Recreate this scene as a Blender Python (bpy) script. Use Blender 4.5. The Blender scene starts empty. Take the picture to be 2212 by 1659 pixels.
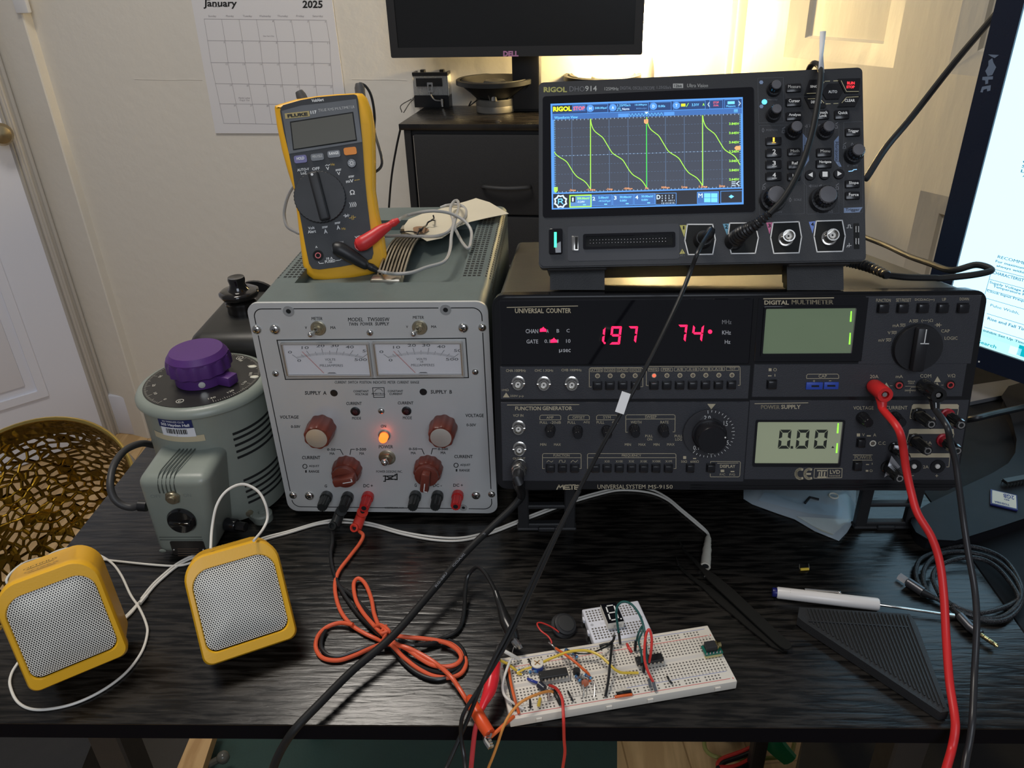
import bpy, bmesh, math, random
import numpy as np
from mathutils import Matrix, Vector
random.seed(7)
SC = bpy.context.scene
COL = SC.collection
D2R = math.pi/180

# ---------------------------------------------------------------- camera
def Rx(a): c,s=math.cos(a),math.sin(a); return np.array([[1,0,0],[0,c,-s],[0,s,c]])
def Ry(a): c,s=math.cos(a),math.sin(a); return np.array([[c,0,s],[0,1,0],[-s,0,c]])
def Rz(a): c,s=math.cos(a),math.sin(a); return np.array([[c,-s,0],[s,c,0],[0,0,1]])
FPX=1692.8
CC=np.array([0.01750854,-0.36114278,0.46832428])
CR_=Rz(0.04600)@Rx(math.pi/2-0.50159)@Rz(-0.03407)
cd=bpy.data.cameras.new('camera'); cam=bpy.data.objects.new('camera',cd); COL.objects.link(cam)
cd.sensor_fit='HORIZONTAL'; cd.sensor_width=36; cd.lens=36*FPX/2212; cd.clip_start=.01; cd.clip_end=50
cam.matrix_world=Matrix([list(CR_[i])+[CC[i]] for i in range(3)]+[[0,0,0,1]])
SC.camera=cam

# ---------------------------------------------------------------- world, lights, exposure
SC.view_settings.view_transform='Standard'; SC.view_settings.look='None'
SC.view_settings.gamma=1; SC.view_settings.use_curve_mapping=False
SC.view_settings.exposure=0.5
LAMP=250
w=bpy.data.worlds.new('world'); SC.world=w; w.use_nodes=True
w.node_tree.nodes['Background'].inputs[0].default_value=(.80,.84,.95,1)
w.node_tree.nodes['Background'].inputs[1].default_value=.11
def area(name,loc,target,size,power,col,sy=None):
    l=bpy.data.lights.new(name,'AREA'); l.energy=power; l.color=col; l.size=size
    if sy: l.shape='RECTANGLE'; l.size_y=sy
    o=bpy.data.objects.new(name,l); COL.objects.link(o); o.location=loc
    o.rotation_euler=(Vector(target)-Vector(loc)).to_track_quat('-Z','Y').to_euler(); return o
area('ceiling_light',(-.55,.45,1.62),(-.2,.35,0),.5,11,(1,.93,.84))
area('cool_fill_light',(.15,-1.5,1.15),(-.7,.8,-.1),.9,9.5,(.82,.89,1))  # added cool fill from the camera side, not an actual window

# ---------------------------------------------------------------- pixel -> place
def ray(x,y): return CR_@np.array([(x-1106)/FPX,-(y-829.5)/FPX,-1])
def Z(x,y,z=0.0): d=ray(x,y); return CC+(z-CC[2])/d[2]*d
def Yp(x,y,Y): d=ray(x,y); return CC+(Y-CC[1])/d[1]*d
def PL(x,y,P,ang):
    a=ang*D2R; n=np.array([-math.sin(a),math.cos(a),0]); d=ray(x,y); return CC+(n@(np.array(P)-CC))/(n@d)*d
def proj(X):
    q=(np.array(X)-CC)@CR_; return 1106+FPX*q[0]/-q[2], 829.5-FPX*q[1]/-q[2]
def crop(x0,y0,x1,w): s=(x1-x0)/w; return lambda u,v:(x0+u*s,y0+v*s)

# ---------------------------------------------------------------- materials
MT={}
def mat(name,col=(.5,.5,.5),rough=.5,metal=0,emit=0,ecol=None,alpha=1,trans=0,noise=.06,ns=60,bump=0,bs=200,coat=0,spec=.5,ior=1.45,vary=0):
    if name in MT: return MT[name]
    m=bpy.data.materials.new(name); m.use_nodes=True; nt=m.node_tree; b=nt.nodes['Principled BSDF']
    b.inputs['Base Color'].default_value=(*col,1); b.inputs['Metallic'].default_value=metal
    b.inputs['Roughness'].default_value=rough; b.inputs['Alpha'].default_value=alpha
    b.inputs['Transmission Weight'].default_value=trans; b.inputs['IOR'].default_value=ior
    b.inputs['Coat Weight'].default_value=coat; b.inputs['Specular IOR Level'].default_value=spec
    if emit:
        b.inputs['Emission Color'].default_value=(*(ecol or col),1); b.inputs['Emission Strength'].default_value=emit
    tc=nt.nodes.new('ShaderNodeTexCoord')
    if noise or vary:
        n=nt.nodes.new('ShaderNodeTexNoise'); n.inputs['Scale'].default_value=ns; n.inputs['Detail'].default_value=4
        nt.links.new(tc.outputs['Object'],n.inputs['Vector'])
        mr=nt.nodes.new('ShaderNodeMapRange'); mr.inputs['To Min'].default_value=max(0,rough-noise); mr.inputs['To Max'].default_value=min(1,rough+noise)
        nt.links.new(n.outputs['Fac'],mr.inputs['Value']); nt.links.new(mr.outputs[0],b.inputs['Roughness'])
        if vary:
            mx=nt.nodes.new('ShaderNodeMix'); mx.data_type='RGBA'
            mx.inputs[6].default_value=(*[c*(1-vary) for c in col],1); mx.inputs[7].default_value=(*[min(1,c*(1+vary)) for c in col],1)
            nt.links.new(n.outputs['Fac'],mx.inputs[0]); nt.links.new(mx.outputs[2],b.inputs['Base Color'])
    if bump:
        n2=nt.nodes.new('ShaderNodeTexNoise'); n2.inputs['Scale'].default_value=bs; n2.inputs['Detail'].default_value=5
        nt.links.new(tc.outputs['Object'],n2.inputs['Vector'])
        bp=nt.nodes.new('ShaderNodeBump'); bp.inputs['Strength'].default_value=bump; bp.inputs['Distance'].default_value=.001
        nt.links.new(n2.outputs['Fac'],bp.inputs['Height']); nt.links.new(bp.outputs[0],b.inputs['Normal'])
    MT[name]=m; return m
def glow(name,col,s): return mat(name,(0.01,.01,.01),.4,emit=s,ecol=col,noise=0)
def ink(name,col): return mat(name,col,.6,noise=.03)

# ---------------------------------------------------------------- mesh builder
class M:
    def __init__(s): s.v=[]; s.f=[]; s.m=[]; s.X=None; s.mi=0
    def add(s,vs,fs,X=None,mi=None):
        b=len(s.v); X=X if X is not None else s.X
        if X is not None:
            X=Matrix(X); vs=[tuple(X@Vector(p)) for p in vs]
        s.v+= [tuple(map(float,p)) for p in vs]; s.f+=[tuple(i+b for i in f) for f in fs]; s.m+=[s.mi if mi is None else mi]*len(fs); return s
    def box(s,x0,x1,y0,y1,z0,z1,mi=None,X=None):
        x0,x1=sorted((x0,x1)); y0,y1=sorted((y0,y1)); z0,z1=sorted((z0,z1))
        return s.add([(x,y,z) for x in(x0,x1) for y in(y0,y1) for z in(z0,z1)],[(0,1,3,2),(4,6,7,5),(0,4,5,1),(2,3,7,6),(0,2,6,4),(1,5,7,3)],X,mi)
    def bm(s,bm,X=None,mi=None):
        bm.verts.ensure_lookup_table(); bm.verts.index_update()
        s.add([tuple(v.co) for v in bm.verts],[tuple(v.index for v in f.verts) for f in bm.faces],X,mi); bm.free(); return s
    def rbox(s,x0,x1,y0,y1,z0,z1,r=.002,seg=2,mi=None,X=None,keep=None):
        x0,x1=sorted((x0,x1)); y0,y1=sorted((y0,y1)); z0,z1=sorted((z0,z1))
        b=bmesh.new(); bmesh.ops.create_cube(b,size=1)
        for v in b.verts: v.co=((x0+x1)/2+v.co.x*(x1-x0),(y0+y1)/2+v.co.y*(y1-y0),(z0+z1)/2+v.co.z*(z1-z0))
        es=[e for e in b.edges if keep is None or keep(e)]
        bmesh.ops.bevel(b,geom=es,offset=min(r,.49*min(x1-x0,y1-y0,z1-z0)),segments=seg,affect='EDGES',profile=.5)
        return s.bm(b,X,mi)
    def prism(s,o,y0,y1,mi=None,X=None,hole=None,taper=0):
        """outline in (x,z), extruded along y"""
        n=len(o); vs=[(p[0],y0,p[1]) for p in o]+[(p[0],y1,p[1]) for p in o]
        fs=[(i,(i+1)%n,(i+1)%n+n,i+n) for i in range(n)]
        if hole is None: fs+=[tuple(range(n))[::-1],tuple(range(n,2*n))]
        else:
            assert len(hole)==n
            vs+=[(p[0],y0,p[1]) for p in hole]+[(p[0],y1,p[1]) for p in hole]
            for i in range(n):
                j=(i+1)%n
                fs+=[(i,2*n+i,2*n+j,j),(n+i,n+j,3*n+j,3*n+i),(2*n+i,3*n+i,3*n+j,2*n+j)]
        return s.add(vs,fs,X,mi)
    def lathe(s,pr,c=(0,0,0),ax=(0,0,1),n=32,mi=None,flute=0,fn=0,X=None,cap=True):
        """profile [(r,h)] along axis ax from c"""
        q=Vector((0,0,1)).rotation_difference(Vector(ax).normalized()).to_matrix().to_4x4(); T=Matrix.Translation(Vector(c))@q
        if X is not None: T=Matrix(X)@T
        vs=[];fs=[]
        for (r,h) in pr:
            for i in range(n):
                a=2*math.pi*i/n; rr=r*(1-flute*(.5-.5*math.cos(fn*a))) if flute else r
                vs.append((rr*math.cos(a),rr*math.sin(a),h))
        for k in range(len(pr)-1):
            for i in range(n):
                j=(i+1)%n; fs.append((k*n+i,k*n+j,(k+1)*n+j,(k+1)*n+i))
        if cap:
            fs.append(tuple(range(n))[::-1]); fs.append(tuple((len(pr)-1)*n+i for i in range(n)))
        return s.add(vs,fs,T,mi)
    def cyl(s,c,ax,r,h,n=24,mi=None,r2=None,bev=0,X=None):
        r2=r if r2 is None else r2
        pr=[(r,0),(r2,h)] if not bev else [(r,0),(r2,h-bev),(r2-bev,h)]
        return s.lathe(pr,c,ax,n,mi,X=X)
    def tube(s,P,r,n=8,mi=None,sub=6,closed=False,X=None,smooth=True,r2=None,flat=1):
        P=[Vector([float(a) for a in p]) for p in P]
        if smooth and len(P)>2: P=cat(P,sub,closed)
        vs=[];fs=[];m=len(P); T=[]
        for i in range(m):
            a=P[i-1] if (i>0 or closed) else P[i]; b=P[(i+1)%m] if (i<m-1 or closed) else P[i]
            t=(b-a); T.append(t.normalized() if t.length>1e-9 else Vector((0,0,1)))
        u=T[0].orthogonal().normalized()
        for i in range(m):
            u=(u-T[i]*u.dot(T[i]));
            u=u.normalized() if u.length>1e-6 else T[i].orthogonal().normalized()
            v=T[i].cross(u); rr=r if not callable(r) else r(i/(m-1))
            for k in range(n):
                a=2*math.pi*k/n; vs.append(P[i]+u*(rr*math.cos(a))+v*(rr*math.sin(a)*flat))
        for i in range(m if closed else m-1):
            for k in range(n):
                l=(k+1)%n; j=(i+1)%m; fs.append((i*n+k,i*n+l,j*n+l,j*n+k))
        if not closed: fs+=[tuple(range(n))[::-1],tuple((m-1)*n+k for k in range(n))]
        return s.add(vs,fs,X,mi)
    def sph(s,c,r,n=16,mi=None,sc=(1,1,1),X=None):
        b=bmesh.new(); bmesh.ops.create_uvsphere(b,u_segments=n,v_segments=max(6,n//2),radius=1)
        for v in b.verts: v.co=(c[0]+v.co.x*r*sc[0],c[1]+v.co.y*r*sc[1],c[2]+v.co.z*r*sc[2])
        return s.bm(b,X,mi)
    def build(s,name,ms,parent=None,ang=35,mod=None):
        me=bpy.data.meshes.new(name); me.from_pydata(s.v,[],s.f)
        for m in (ms if isinstance(ms,(list,tuple)) else [ms]): me.materials.append(m)
        me.polygons.foreach_set('material_index',s.m); me.polygons.foreach_set('use_smooth',[True]*len(s.f))
        b=bmesh.new(); b.from_mesh(me); bmesh.ops.recalc_face_normals(b,faces=b.faces); b.to_mesh(me); b.free()
        me.set_sharp_from_angle(angle=ang*D2R); me.update()
        o=bpy.data.objects.new(name,me); COL.objects.link(o)
        if parent is not None: o.parent=parent
        return o
def build_by(m,key,name,ms,parent):
    """one part per group of faces: key(centroid) -> group"""
    g={}
    for f,i in zip(m.f,m.m):
        c=[sum(m.v[k][a] for k in f)/len(f) for a in range(3)]; g.setdefault(key(c),[]).append((f,i))
    for k in sorted(g,key=str):
        n=M(); n.v=m.v; n.f=[a for a,b in g[k]]; n.m=[b for a,b in g[k]]
        us=sorted({i for f in n.f for i in f}); mp={a:b for b,a in enumerate(us)}; n.v=[m.v[i] for i in us]; n.f=[tuple(mp[i] for i in f) for f in n.f]
        n.build(name,ms,parent)
def cat(P,sub,closed=False):
    out=[];m=len(P); rng=range(m) if closed else range(m-1)
    for i in rng:
        p1=P[i];p2=P[(i+1)%m]; p0=P[i-1] if (i>0 or closed) else p1*2-p2; p3=P[(i+2)%m] if (i<m-2 or closed) else p2*2-p1
        for k in range(sub):
            t=k/sub; out.append(.5*((2*p1)+(p2-p0)*t+(2*p0-5*p1+4*p2-p3)*t*t+(3*p1-p0-3*p2+p3)*t**3))
    if not closed: out.append(P[-1])
    return out
def rrect(x0,z0,x1,z1,r,n=5):
    x0,x1=sorted((x0,x1)); z0,z1=sorted((z0,z1)); o=[]
    for cx,cz,a0 in ((x1-r,z1-r,0),(x0+r,z1-r,90),(x0+r,z0+r,180),(x1-r,z0+r,270)):
        for i in range(n+1):
            a=(a0+90*i/n)*D2R; o.append((cx+r*math.cos(a),cz+r*math.sin(a)))
    return o
def circ(x,z,r,n=24,a0=0): return [(x+r*math.cos(2*math.pi*i/n+a0),z+r*math.sin(2*math.pi*i/n+a0)) for i in range(n)]
def tag(o,label,cat,group=None):
    o['label']=label; o['category']=cat
    if group: o['group']=group
    return o
def struct(o): o['kind']='structure'; return o
def empty(name,loc=(0,0,0),R=None):
    o=bpy.data.objects.new(name,None); COL.objects.link(o); o.empty_display_size=.02
    R=np.eye(3) if R is None else R
    o.matrix_world=Matrix([list(map(float,R[i]))+[float(loc[i])] for i in range(3)]+[[0,0,0,1]]); return o
def copy_tree(o,parent=None):
    kids=[c for c in COL.objects if c.parent==o]
    c=o.copy(); COL.objects.link(c); c.parent=parent
    for k in kids: copy_tree(k,c)
    return c

# ---------------------------------------------------------------- lettering
TXT={}
def tmesh(s,bold=0):
    k=(s,bold)
    if k in TXT: return TXT[k]
    if bold and any(c in s for c in 'MW'):   # these capitals are thickened by overprinting
        V,F=tmesh(s,0); e=bold*.55/max(1,len(s)*.62); n=len(V)
        TXT[k]=([(a*(1-2*e)+e+d,b) for d in(-e,0,e) for a,b in V],[tuple(i+j*n for i in f) for j in range(3) for f in F]); return TXT[k]
    c=bpy.data.curves.new('t','FONT'); c.body=s; c.size=1; c.resolution_u=2; c.offset=bold
    o=bpy.data.objects.new('t',c); me=bpy.data.meshes.new_from_object(o)
    vs=[tuple(v.co) for v in me.vertices]; fs=[tuple(p.vertices) for p in me.polygons]
    bpy.data.objects.remove(o); bpy.data.curves.remove(c); bpy.data.meshes.remove(me)
    x0=min(v[0] for v in vs);x1=max(v[0] for v in vs);y0=min(v[1] for v in vs);y1=max(v[1] for v in vs)
    TXT[k]=([((v[0]-x0)/(x1-x0),(v[1]-y0)/(y1-y0)) for v in vs],fs); return TXT[k]

class Dev:
    """a thing with a front face in its local x-z plane (y=0), y pointing into the thing"""
    def __init__(s,name,loc,R,k=1.0):
        s.o=np.array(loc,float); s.R=R; s.k=k; s.root=empty(name,loc,R*k); s.cr=lambda u,v:(u,v)
    def at(s,u,v,off=0.0):
        x,y=s.cr(u,v); d=s.R.T@ray(x,y); c=s.R.T@(CC-s.o)/s.k; t=(off-c[1])/d[1]; p=c+t*d; return float(p[0]),float(p[2])
    def atz(s,u,v,z):
        x,y=s.cr(u,v); d=s.R.T@ray(x,y); c=s.R.T@(CC-s.o)/s.k; t=(z-c[2])/d[2]; p=c+t*d; return tuple(map(float,p))
    def w(s,p): return s.o+s.R@(np.array(p)*s.k)
    def len(s,u,v,du): a=s.at(u,v); b=s.at(u+du,v); return math.hypot(b[0]-a[0],b[1]-a[1])
    def hsolve(s,bu,bv,fu,fv):
        """protrusion that carries the base point (bu,bv) on the face to the pixel (fu,fv)"""
        x,z=s.at(bu,bv); tx,ty=s.cr(fu,fv); best=(1e9,0)
        for k in range(1,400):
            h=k*.0001; a,b=proj(s.w((x,-h,z))); e=(a-tx)**2+(b-ty)**2
            if e<best[0]: best=(e,h)
        return best[1]
    def text(s,m,t,u0,v0,u1,v1,off=0.0,bold=0,mi=0,rot=0,italic=0):
        tl=s.at(u0,v0,off);tr=s.at(u1,v0,off);bl=s.at(u0,v1,off);br=s.at(u1,v1,off)
        V,F=tmesh(t,bold); vs=[]
        if t in('1','I','!') and not rot: V=[(.5+(a-.5)*min(1,.42*abs(v1-v0)/abs(u1-u0)),b) for a,b in V]
        for (a,b) in V:
            if rot==90: a,b=b,1-a      # reads downwards... quarter turn clockwise
            a2=a+italic*(b-.5)
            x=(bl[0]*(1-a2)+br[0]*a2)*(1-b)+(tl[0]*(1-a2)+tr[0]*a2)*b
            z=(bl[1]*(1-a2)+br[1]*a2)*(1-b)+(tl[1]*(1-a2)+tr[1]*a2)*b
            vs.append((x,off-.00015,z))
        m.add(vs,F,mi=mi)
    def textL(s,m,t,uc,vc,w,h,off=0.0,bold=0,mi=0,lift=.00015):
        x,z=s.at(uc,vc,off); k=s.len(uc,vc,1); V,F=tmesh(t,bold); w*=k; h*=k
        m.add([(x+(a-.5)*w,off-lift,z+(b-.5)*h) for a,b in V],F,mi=mi)
    def rectL(s,m,uc,vc,w,h,r=.0005,hh=0,off=0.0,mi=0,n=3):
        """rounded plate, centre in pixels, edges along the thing's own axes"""
        x,z=s.at(uc,vc,off-hh); k=s.len(uc,vc,1); w*=k/2; h*=k/2
        m.prism(rrect(x-w,z-h,x+w,z+h,r,n),off-hh,off+.0004,mi=mi); return x-w,x+w,z-h,z+h
    def quad(s,m,u0,v0,u1,v1,off=0.0,lift=.0001,mi=0):
        a=s.at(u0,v0,off);b=s.at(u1,v0,off);c=s.at(u1,v1,off);d=s.at(u0,v1,off)
        m.add([(p[0],off-lift,p[1]) for p in (a,b,c,d)],[(0,1,2,3)],mi=mi)
    def poly(s,m,pts,off=0.0,lift=.0001,mi=0):
        m.add([(p[0],off-lift,p[1]) for p in (s.at(u,v,off) for u,v in pts)],[tuple(range(len(pts)))],mi=mi)
    def line(s,m,pts,w=.0004,off=0.0,mi=0,closed=False,lift=.00012):
        P=[s.at(u,v,off) for u,v in pts]; line2(m,P,w,off-lift,mi,closed)
    def block(s,m,u0,v0,u1,v1,h,r=.0008,off=0.0,mi=0,seg=2):
        """raised rounded block whose FRONT face fills the pixel box"""
        a=s.at(u0,v0,off-h); b=s.at(u1,v1,off-h); c=s.at(u0,v1,off-h); d=s.at(u1,v0,off-h)
        x0=(a[0]+c[0])/2; x1=(b[0]+d[0])/2; z1=(a[1]+d[1])/2; z0=(b[1]+c[1])/2
        m.rbox(x0,x1,off-h,off+.0005,z0,z1,r,seg,mi); return x0,x1,z0,z1
def line2(m,P,w,y,mi=0,closed=False):
    n=len(P); rng=range(n) if closed else range(n-1)
    for i in rng:
        a=P[i];b=P[(i+1)%n]; dx,dz=b[0]-a[0],b[1]-a[1]; L=math.hypot(dx,dz) or 1e-9; ex,ez=dx/L*w/2,dz/L*w/2; nx,nz=-ez,ex
        m.add([(a[0]-ex+nx,y,a[1]-ez+nz),(b[0]+ex+nx,y,b[1]+ez+nz),(b[0]+ex-nx,y,b[1]+ez-nz),(a[0]-ex-nx,y,a[1]-ez-nz)],[(0,1,2,3)],mi=mi)
def cable(name,P,r,m,label,cat_='cable',n=10,sub=8,parent=None):
    o=M().tube(P,r,n,sub=sub).build(name,m,parent)
    if label: tag(o,label,cat_)
    return o
# ================================================================ THE ROOM
def wall_mat(name,col,b1,sc,rough=.55,vein=0):
    m=bpy.data.materials.new(name); m.use_nodes=True; nt=m.node_tree; b=nt.nodes['Principled BSDF']
    tc=nt.nodes.new('ShaderNodeTexCoord'); n=nt.nodes.new('ShaderNodeTexNoise'); n.inputs['Scale'].default_value=sc; n.inputs['Detail'].default_value=6
    mp=nt.nodes.new('ShaderNodeMapping'); nt.links.new(tc.outputs['Object'],mp.inputs[0]); nt.links.new(mp.outputs[0],n.inputs['Vector'])
    if vein: mp.inputs['Scale'].default_value=(1,1,.22)
    n2=nt.nodes.new('ShaderNodeTexNoise'); n2.inputs['Scale'].default_value=2.5; nt.links.new(tc.outputs['Object'],n2.inputs['Vector'])
    mx=nt.nodes.new('ShaderNodeMix'); mx.data_type='RGBA'; mx.inputs[6].default_value=(*[c*.96 for c in col],1); mx.inputs[7].default_value=(*col,1)
    nt.links.new(n2.outputs[0],mx.inputs[0]); nt.links.new(mx.outputs[2],b.inputs['Base Color'])
    bp=nt.nodes.new('ShaderNodeBump'); bp.inputs['Strength'].default_value=b1; bp.inputs['Distance'].default_value=.003
    nt.links.new(n.outputs[0],bp.inputs['Height']); nt.links.new(bp.outputs[0],b.inputs['Normal']); b.inputs['Roughness'].default_value=rough
    return m
def wood(name,ca,cb,scale,rough,along='X',spec=.5,bump=.4,stretch=14,rv=.12):
    m=bpy.data.materials.new(name); m.use_nodes=True; nt=m.node_tree; b=nt.nodes['Principled BSDF']
    tc=nt.nodes.new('ShaderNodeTexCoord'); mp=nt.nodes.new('ShaderNodeMapping'); nt.links.new(tc.outputs['Object'],mp.inputs[0])
    mp.inputs['Scale'].default_value={'X':(1,stretch,1),'Y':(stretch,1,1)}[along]
    n=nt.nodes.new('ShaderNodeTexNoise'); n.inputs['Scale'].default_value=scale; n.inputs['Detail'].default_value=6; n.inputs['Distortion'].default_value=.35; nt.links.new(mp.outputs[0],n.inputs['Vector'])
    cr=nt.nodes.new('ShaderNodeValToRGB'); cr.color_ramp.elements[0].position=.42; cr.color_ramp.elements[0].color=(*ca,1); cr.color_ramp.elements[1].position=.6; cr.color_ramp.elements[1].color=(*cb,1)
    nt.links.new(n.outputs[0],cr.inputs[0]); nt.links.new(cr.outputs[0],b.inputs['Base Color'])
    mr=nt.nodes.new('ShaderNodeMapRange'); mr.inputs['To Min'].default_value=rough-rv; mr.inputs['To Max'].default_value=rough+rv; nt.links.new(n.outputs[0],mr.inputs[0]); nt.links.new(mr.outputs[0],b.inputs['Roughness'])
    bp=nt.nodes.new('ShaderNodeBump'); bp.inputs['Strength'].default_value=bump; bp.inputs['Distance'].default_value=.0006; nt.links.new(n.outputs[0],bp.inputs['Height']); nt.links.new(bp.outputs[0],b.inputs['Normal'])
    b.inputs['Specular IOR Level'].default_value=spec; return m
FZ=-.74; TOP=1.66
m_wall=wall_mat('painted_plaster',(.74,.70,.62),.35,38)
m_door=wall_mat('painted_door',(.60,.56,.47),.5,30,.4,vein=1)
m_doorw=wall_mat('white_painted_door',(.76,.78,.86),.08,14,.35)
m_floor=wood('oak_floor',(.56,.36,.16),(.74,.50,.24),5,.35,'Y',stretch=10,bump=.2)
def planks(m):
    nt=m.node_tree; b=nt.nodes['Principled BSDF']; src=b.inputs['Base Color'].links[0].from_socket
    tc=nt.nodes.new('ShaderNodeTexCoord'); br=nt.nodes.new('ShaderNodeTexBrick'); mp=nt.nodes.new('ShaderNodeMapping')
    mp.inputs['Rotation'].default_value=(0,0,1.45); nt.links.new(tc.outputs['Object'],mp.inputs[0]); nt.links.new(mp.outputs[0],br.inputs['Vector'])
    br.inputs['Scale'].default_value=1; br.inputs['Brick Width'].default_value=.9; br.inputs['Row Height'].default_value=.105; br.inputs['Mortar Size'].default_value=.0015
    br.inputs['Color1'].default_value=(1,1,1,1); br.inputs['Color2'].default_value=(.8,.78,.74,1); br.inputs['Mortar'].default_value=(.55,.5,.42,1)
    mx=nt.nodes.new('ShaderNodeMix'); mx.data_type='RGBA'; mx.blend_type='MULTIPLY'; mx.inputs[0].default_value=1
    nt.links.new(src,mx.inputs[6]); nt.links.new(br.outputs[0],mx.inputs[7]); nt.links.new(mx.outputs[2],b.inputs['Base Color'])
planks(m_floor)
struct(M().box(-2.2,2.2,-1.6,2.2,FZ-.05,FZ).build('floor',m_floor))
# back wall: from the left corner towards the right, a shade nearer as it goes
WB=(-1.25,1.58); aB=-10*D2R; RB=Rz(aB)
wb=Dev('wall_back',(WB[0],WB[1],0),RB)
bpy.data.objects.remove(wb.root)
def obj_at(o,D): o.matrix_world=Matrix([list(map(float,D.R[i]))+[float(D.o[i])] for i in range(3)]+[[0,0,0,1]]); return o
mw=M()
mw.box(0,2.4,0,.08,FZ,TOP)
# hairline crack ridges of old plaster
for P in ([(290,171),(330,172),(370,173),(400,172),(437,173)],[(760,171),(800,172),(845,172),(880,174)]):
    mw.tube([(wb.at(u,v)[0],-.0005,wb.at(u,v)[1]) for u,v in P],.0004,5)
struct(obj_at(mw.build('wall_back',m_wall),wb))
struct(obj_at(M().rbox(.0,.90,-.014,.0,FZ,FZ+.13,.004).build('baseboard_back',m_doorw),wb))
# left wall with a door standing in it
WLd=81*D2R; dv=np.array([-math.cos(WLd),-math.sin(WLd)])   # from the corner towards the camera
L=2.6
wl=Dev('x',(WB[0],WB[1],0),Rz(WLd-math.pi)); bpy.data.objects.remove(wl.root)
struct(obj_at(M().box(0.0,.044,-.5,0,FZ,TOP).build('wall_left',wall_mat('grey_wall',(.50,.47,.42),.3,30)),wl))  # jamb piece, a darker grey than the back wall
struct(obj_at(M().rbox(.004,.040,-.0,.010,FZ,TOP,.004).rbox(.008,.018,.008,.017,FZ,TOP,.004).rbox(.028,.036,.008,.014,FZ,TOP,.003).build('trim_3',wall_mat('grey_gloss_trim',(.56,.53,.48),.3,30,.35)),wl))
# plaster strip that stands proud beside the corner
tr=M()
q=[wb.at(u,v) for u,v in ((48,0),(131,0),(173,160),(207,295),(253,485),(304,692),(330,800),(215,730))]
tr.add([(x,y,z) for z in(FZ,TOP) for x,y in((0,.001),(0,-.001),(.118,-.024),(.121,-.022),(.123,.001))],[(0,1,2,3,4),(5,6,7,8,9)]+[(i,(i+1)%5,(i+1)%5+5,i+5) for i in range(5)])
struct(obj_at(tr.build('trim_1',m_wall),wb))
xa_,za_=wb.at(58,27); xb_,_=wb.at(86,27); tag(obj_at(M().rbox(xa_,xb_,-.034,-.022,za_,za_+.11,.003).build('switch_plate',mat('switch_white',(.72,.72,.72),.4)),wb),'white wall plate at the top left corner of the back wall','wall plate')
# door leaf, left
eb=Z(236,945,FZ); aD=41*D2R   # open door leaf swings from its hinge towards the corner
dl=Dev('door_1',(eb[0]-math.cos(aD)*.76,eb[1]-math.sin(aD)*.76,0),Rz(aD)); struct(dl.root)
m=M(); m.box(0,.76,0,.035,FZ+.006,1.28)
xr,zr_=dl.at(105,853)
for (x0,x1,z0,z1) in ((xr-.58,xr-.33,.66,1.15),(xr-.25,xr,.66,1.15),(xr-.58,xr-.33,zr_,.56),(xr-.25,xr,zr_,.56)):
    m.prism(rrect(x0,z0,x1,z1,.002,1),-.007,.001,hole=rrect(x0+.022,z0+.022,x1-.022,z1-.022,.002,1))
    m.rbox(x0+.045,x1-.045,-.005,.001,z0+.045,z1-.045,.004)
m.build('door_leaf',m_doorw,dl.root)
kx,kz=dl.at(-6,284); kk=M(); kk.lathe([(.018,0),(.018,.004),(.008,.012),(.008,.03),(.022,.04),(.026,.052),(.02,.062),(.004,.066)],(kx,0,kz),(0,-1,0),24)
kk.build('door_knob',mat('brass_dull',(.45,.36,.22),.3,.9),dl.root)
sk=M(); x,z=dl.at(36,264); sk.box(.757,.7615,.005,.03,z-.03,z+.03); sk.build('latch_plate',mat('steel_dull',(.4,.38,.34),.4,.9),dl.root)
struct(obj_at(M().box(-.9,-.004,-.01,.08,FZ,TOP).box(-.9,.80,.0,.08,1.286,TOP).build('wall_left_end',m_wall),dl))
# right: a panelled door folded towards us
Pd=Yp(1600,165,1.235)
dr=Dev('door_2',(Pd[0],Pd[1],0),Rz(-56*D2R)); struct(dr.root)
m=M(); D=dr
def panel(m,x0,x1,z0,z1,mi=0):
    """sunk field with a sloping moulding; the door body is built around it"""
    i=.032
    o=[(x0,z0),(x1,z0),(x1,z1),(x0,z1)]; h=[(x0+i,z0+i),(x1-i,z0+i),(x1-i,z1-i),(x0+i,z1-i)]; g=[(x0+i+.004,z0+i+.004),(x1-i-.004,z0+i+.004),(x1-i-.004,z1-i-.004),(x0+i+.004,z1-i-.004)]
    vs=[(p[0],0,p[1]) for p in o]+[(p[0],.011,p[1]) for p in h]+[(p[0],.017,p[1]) for p in g]
    fs=[(k,(k+1)%4,(k+1)%4+4,k+4) for k in range(4)]+[(k+4,(k+1)%4+4,(k+1)%4+8,k+8) for k in range(4)]+[(8,9,10,11)]
    m.add(vs,fs,mi=mi)
xa=D.at(1692,123)[0]; xb=D.at(1928,154)[0]; xc=D.at(2042,170)[0]; za=D.at(1692,123)[1]; zb=D.at(1987,411)[1]
wd=xc-xb; pw=xb-xa; xd=xc+pw; W=xd+xa
print('door2',xa,xb,xc,za,zb,W)
xs=[0,xa,xb,xc,xd,W]; zs=[FZ+.005,zb-.5,zb,za,za+.62,TOP-.03]
for i in range(5):
    for k in range(5):
        if i in(1,3) and k in(1,3): panel(m,xs[i],xs[i+1],zs[k],zs[k+1])
        else: m.add([(xs[i],0,zs[k]),(xs[i+1],0,zs[k]),(xs[i+1],0,zs[k+1]),(xs[i],0,zs[k+1])],[(0,1,2,3)])
m.box(0,W,.0185,.040,zs[0],zs[-1]); m.box(-.0005,.0005,0,.038,zs[0],zs[-1]); m.box(W-.0005,W+.0005,0,.038,zs[0],zs[-1])
m.build('door_leaf',m_door,dr.root)
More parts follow.
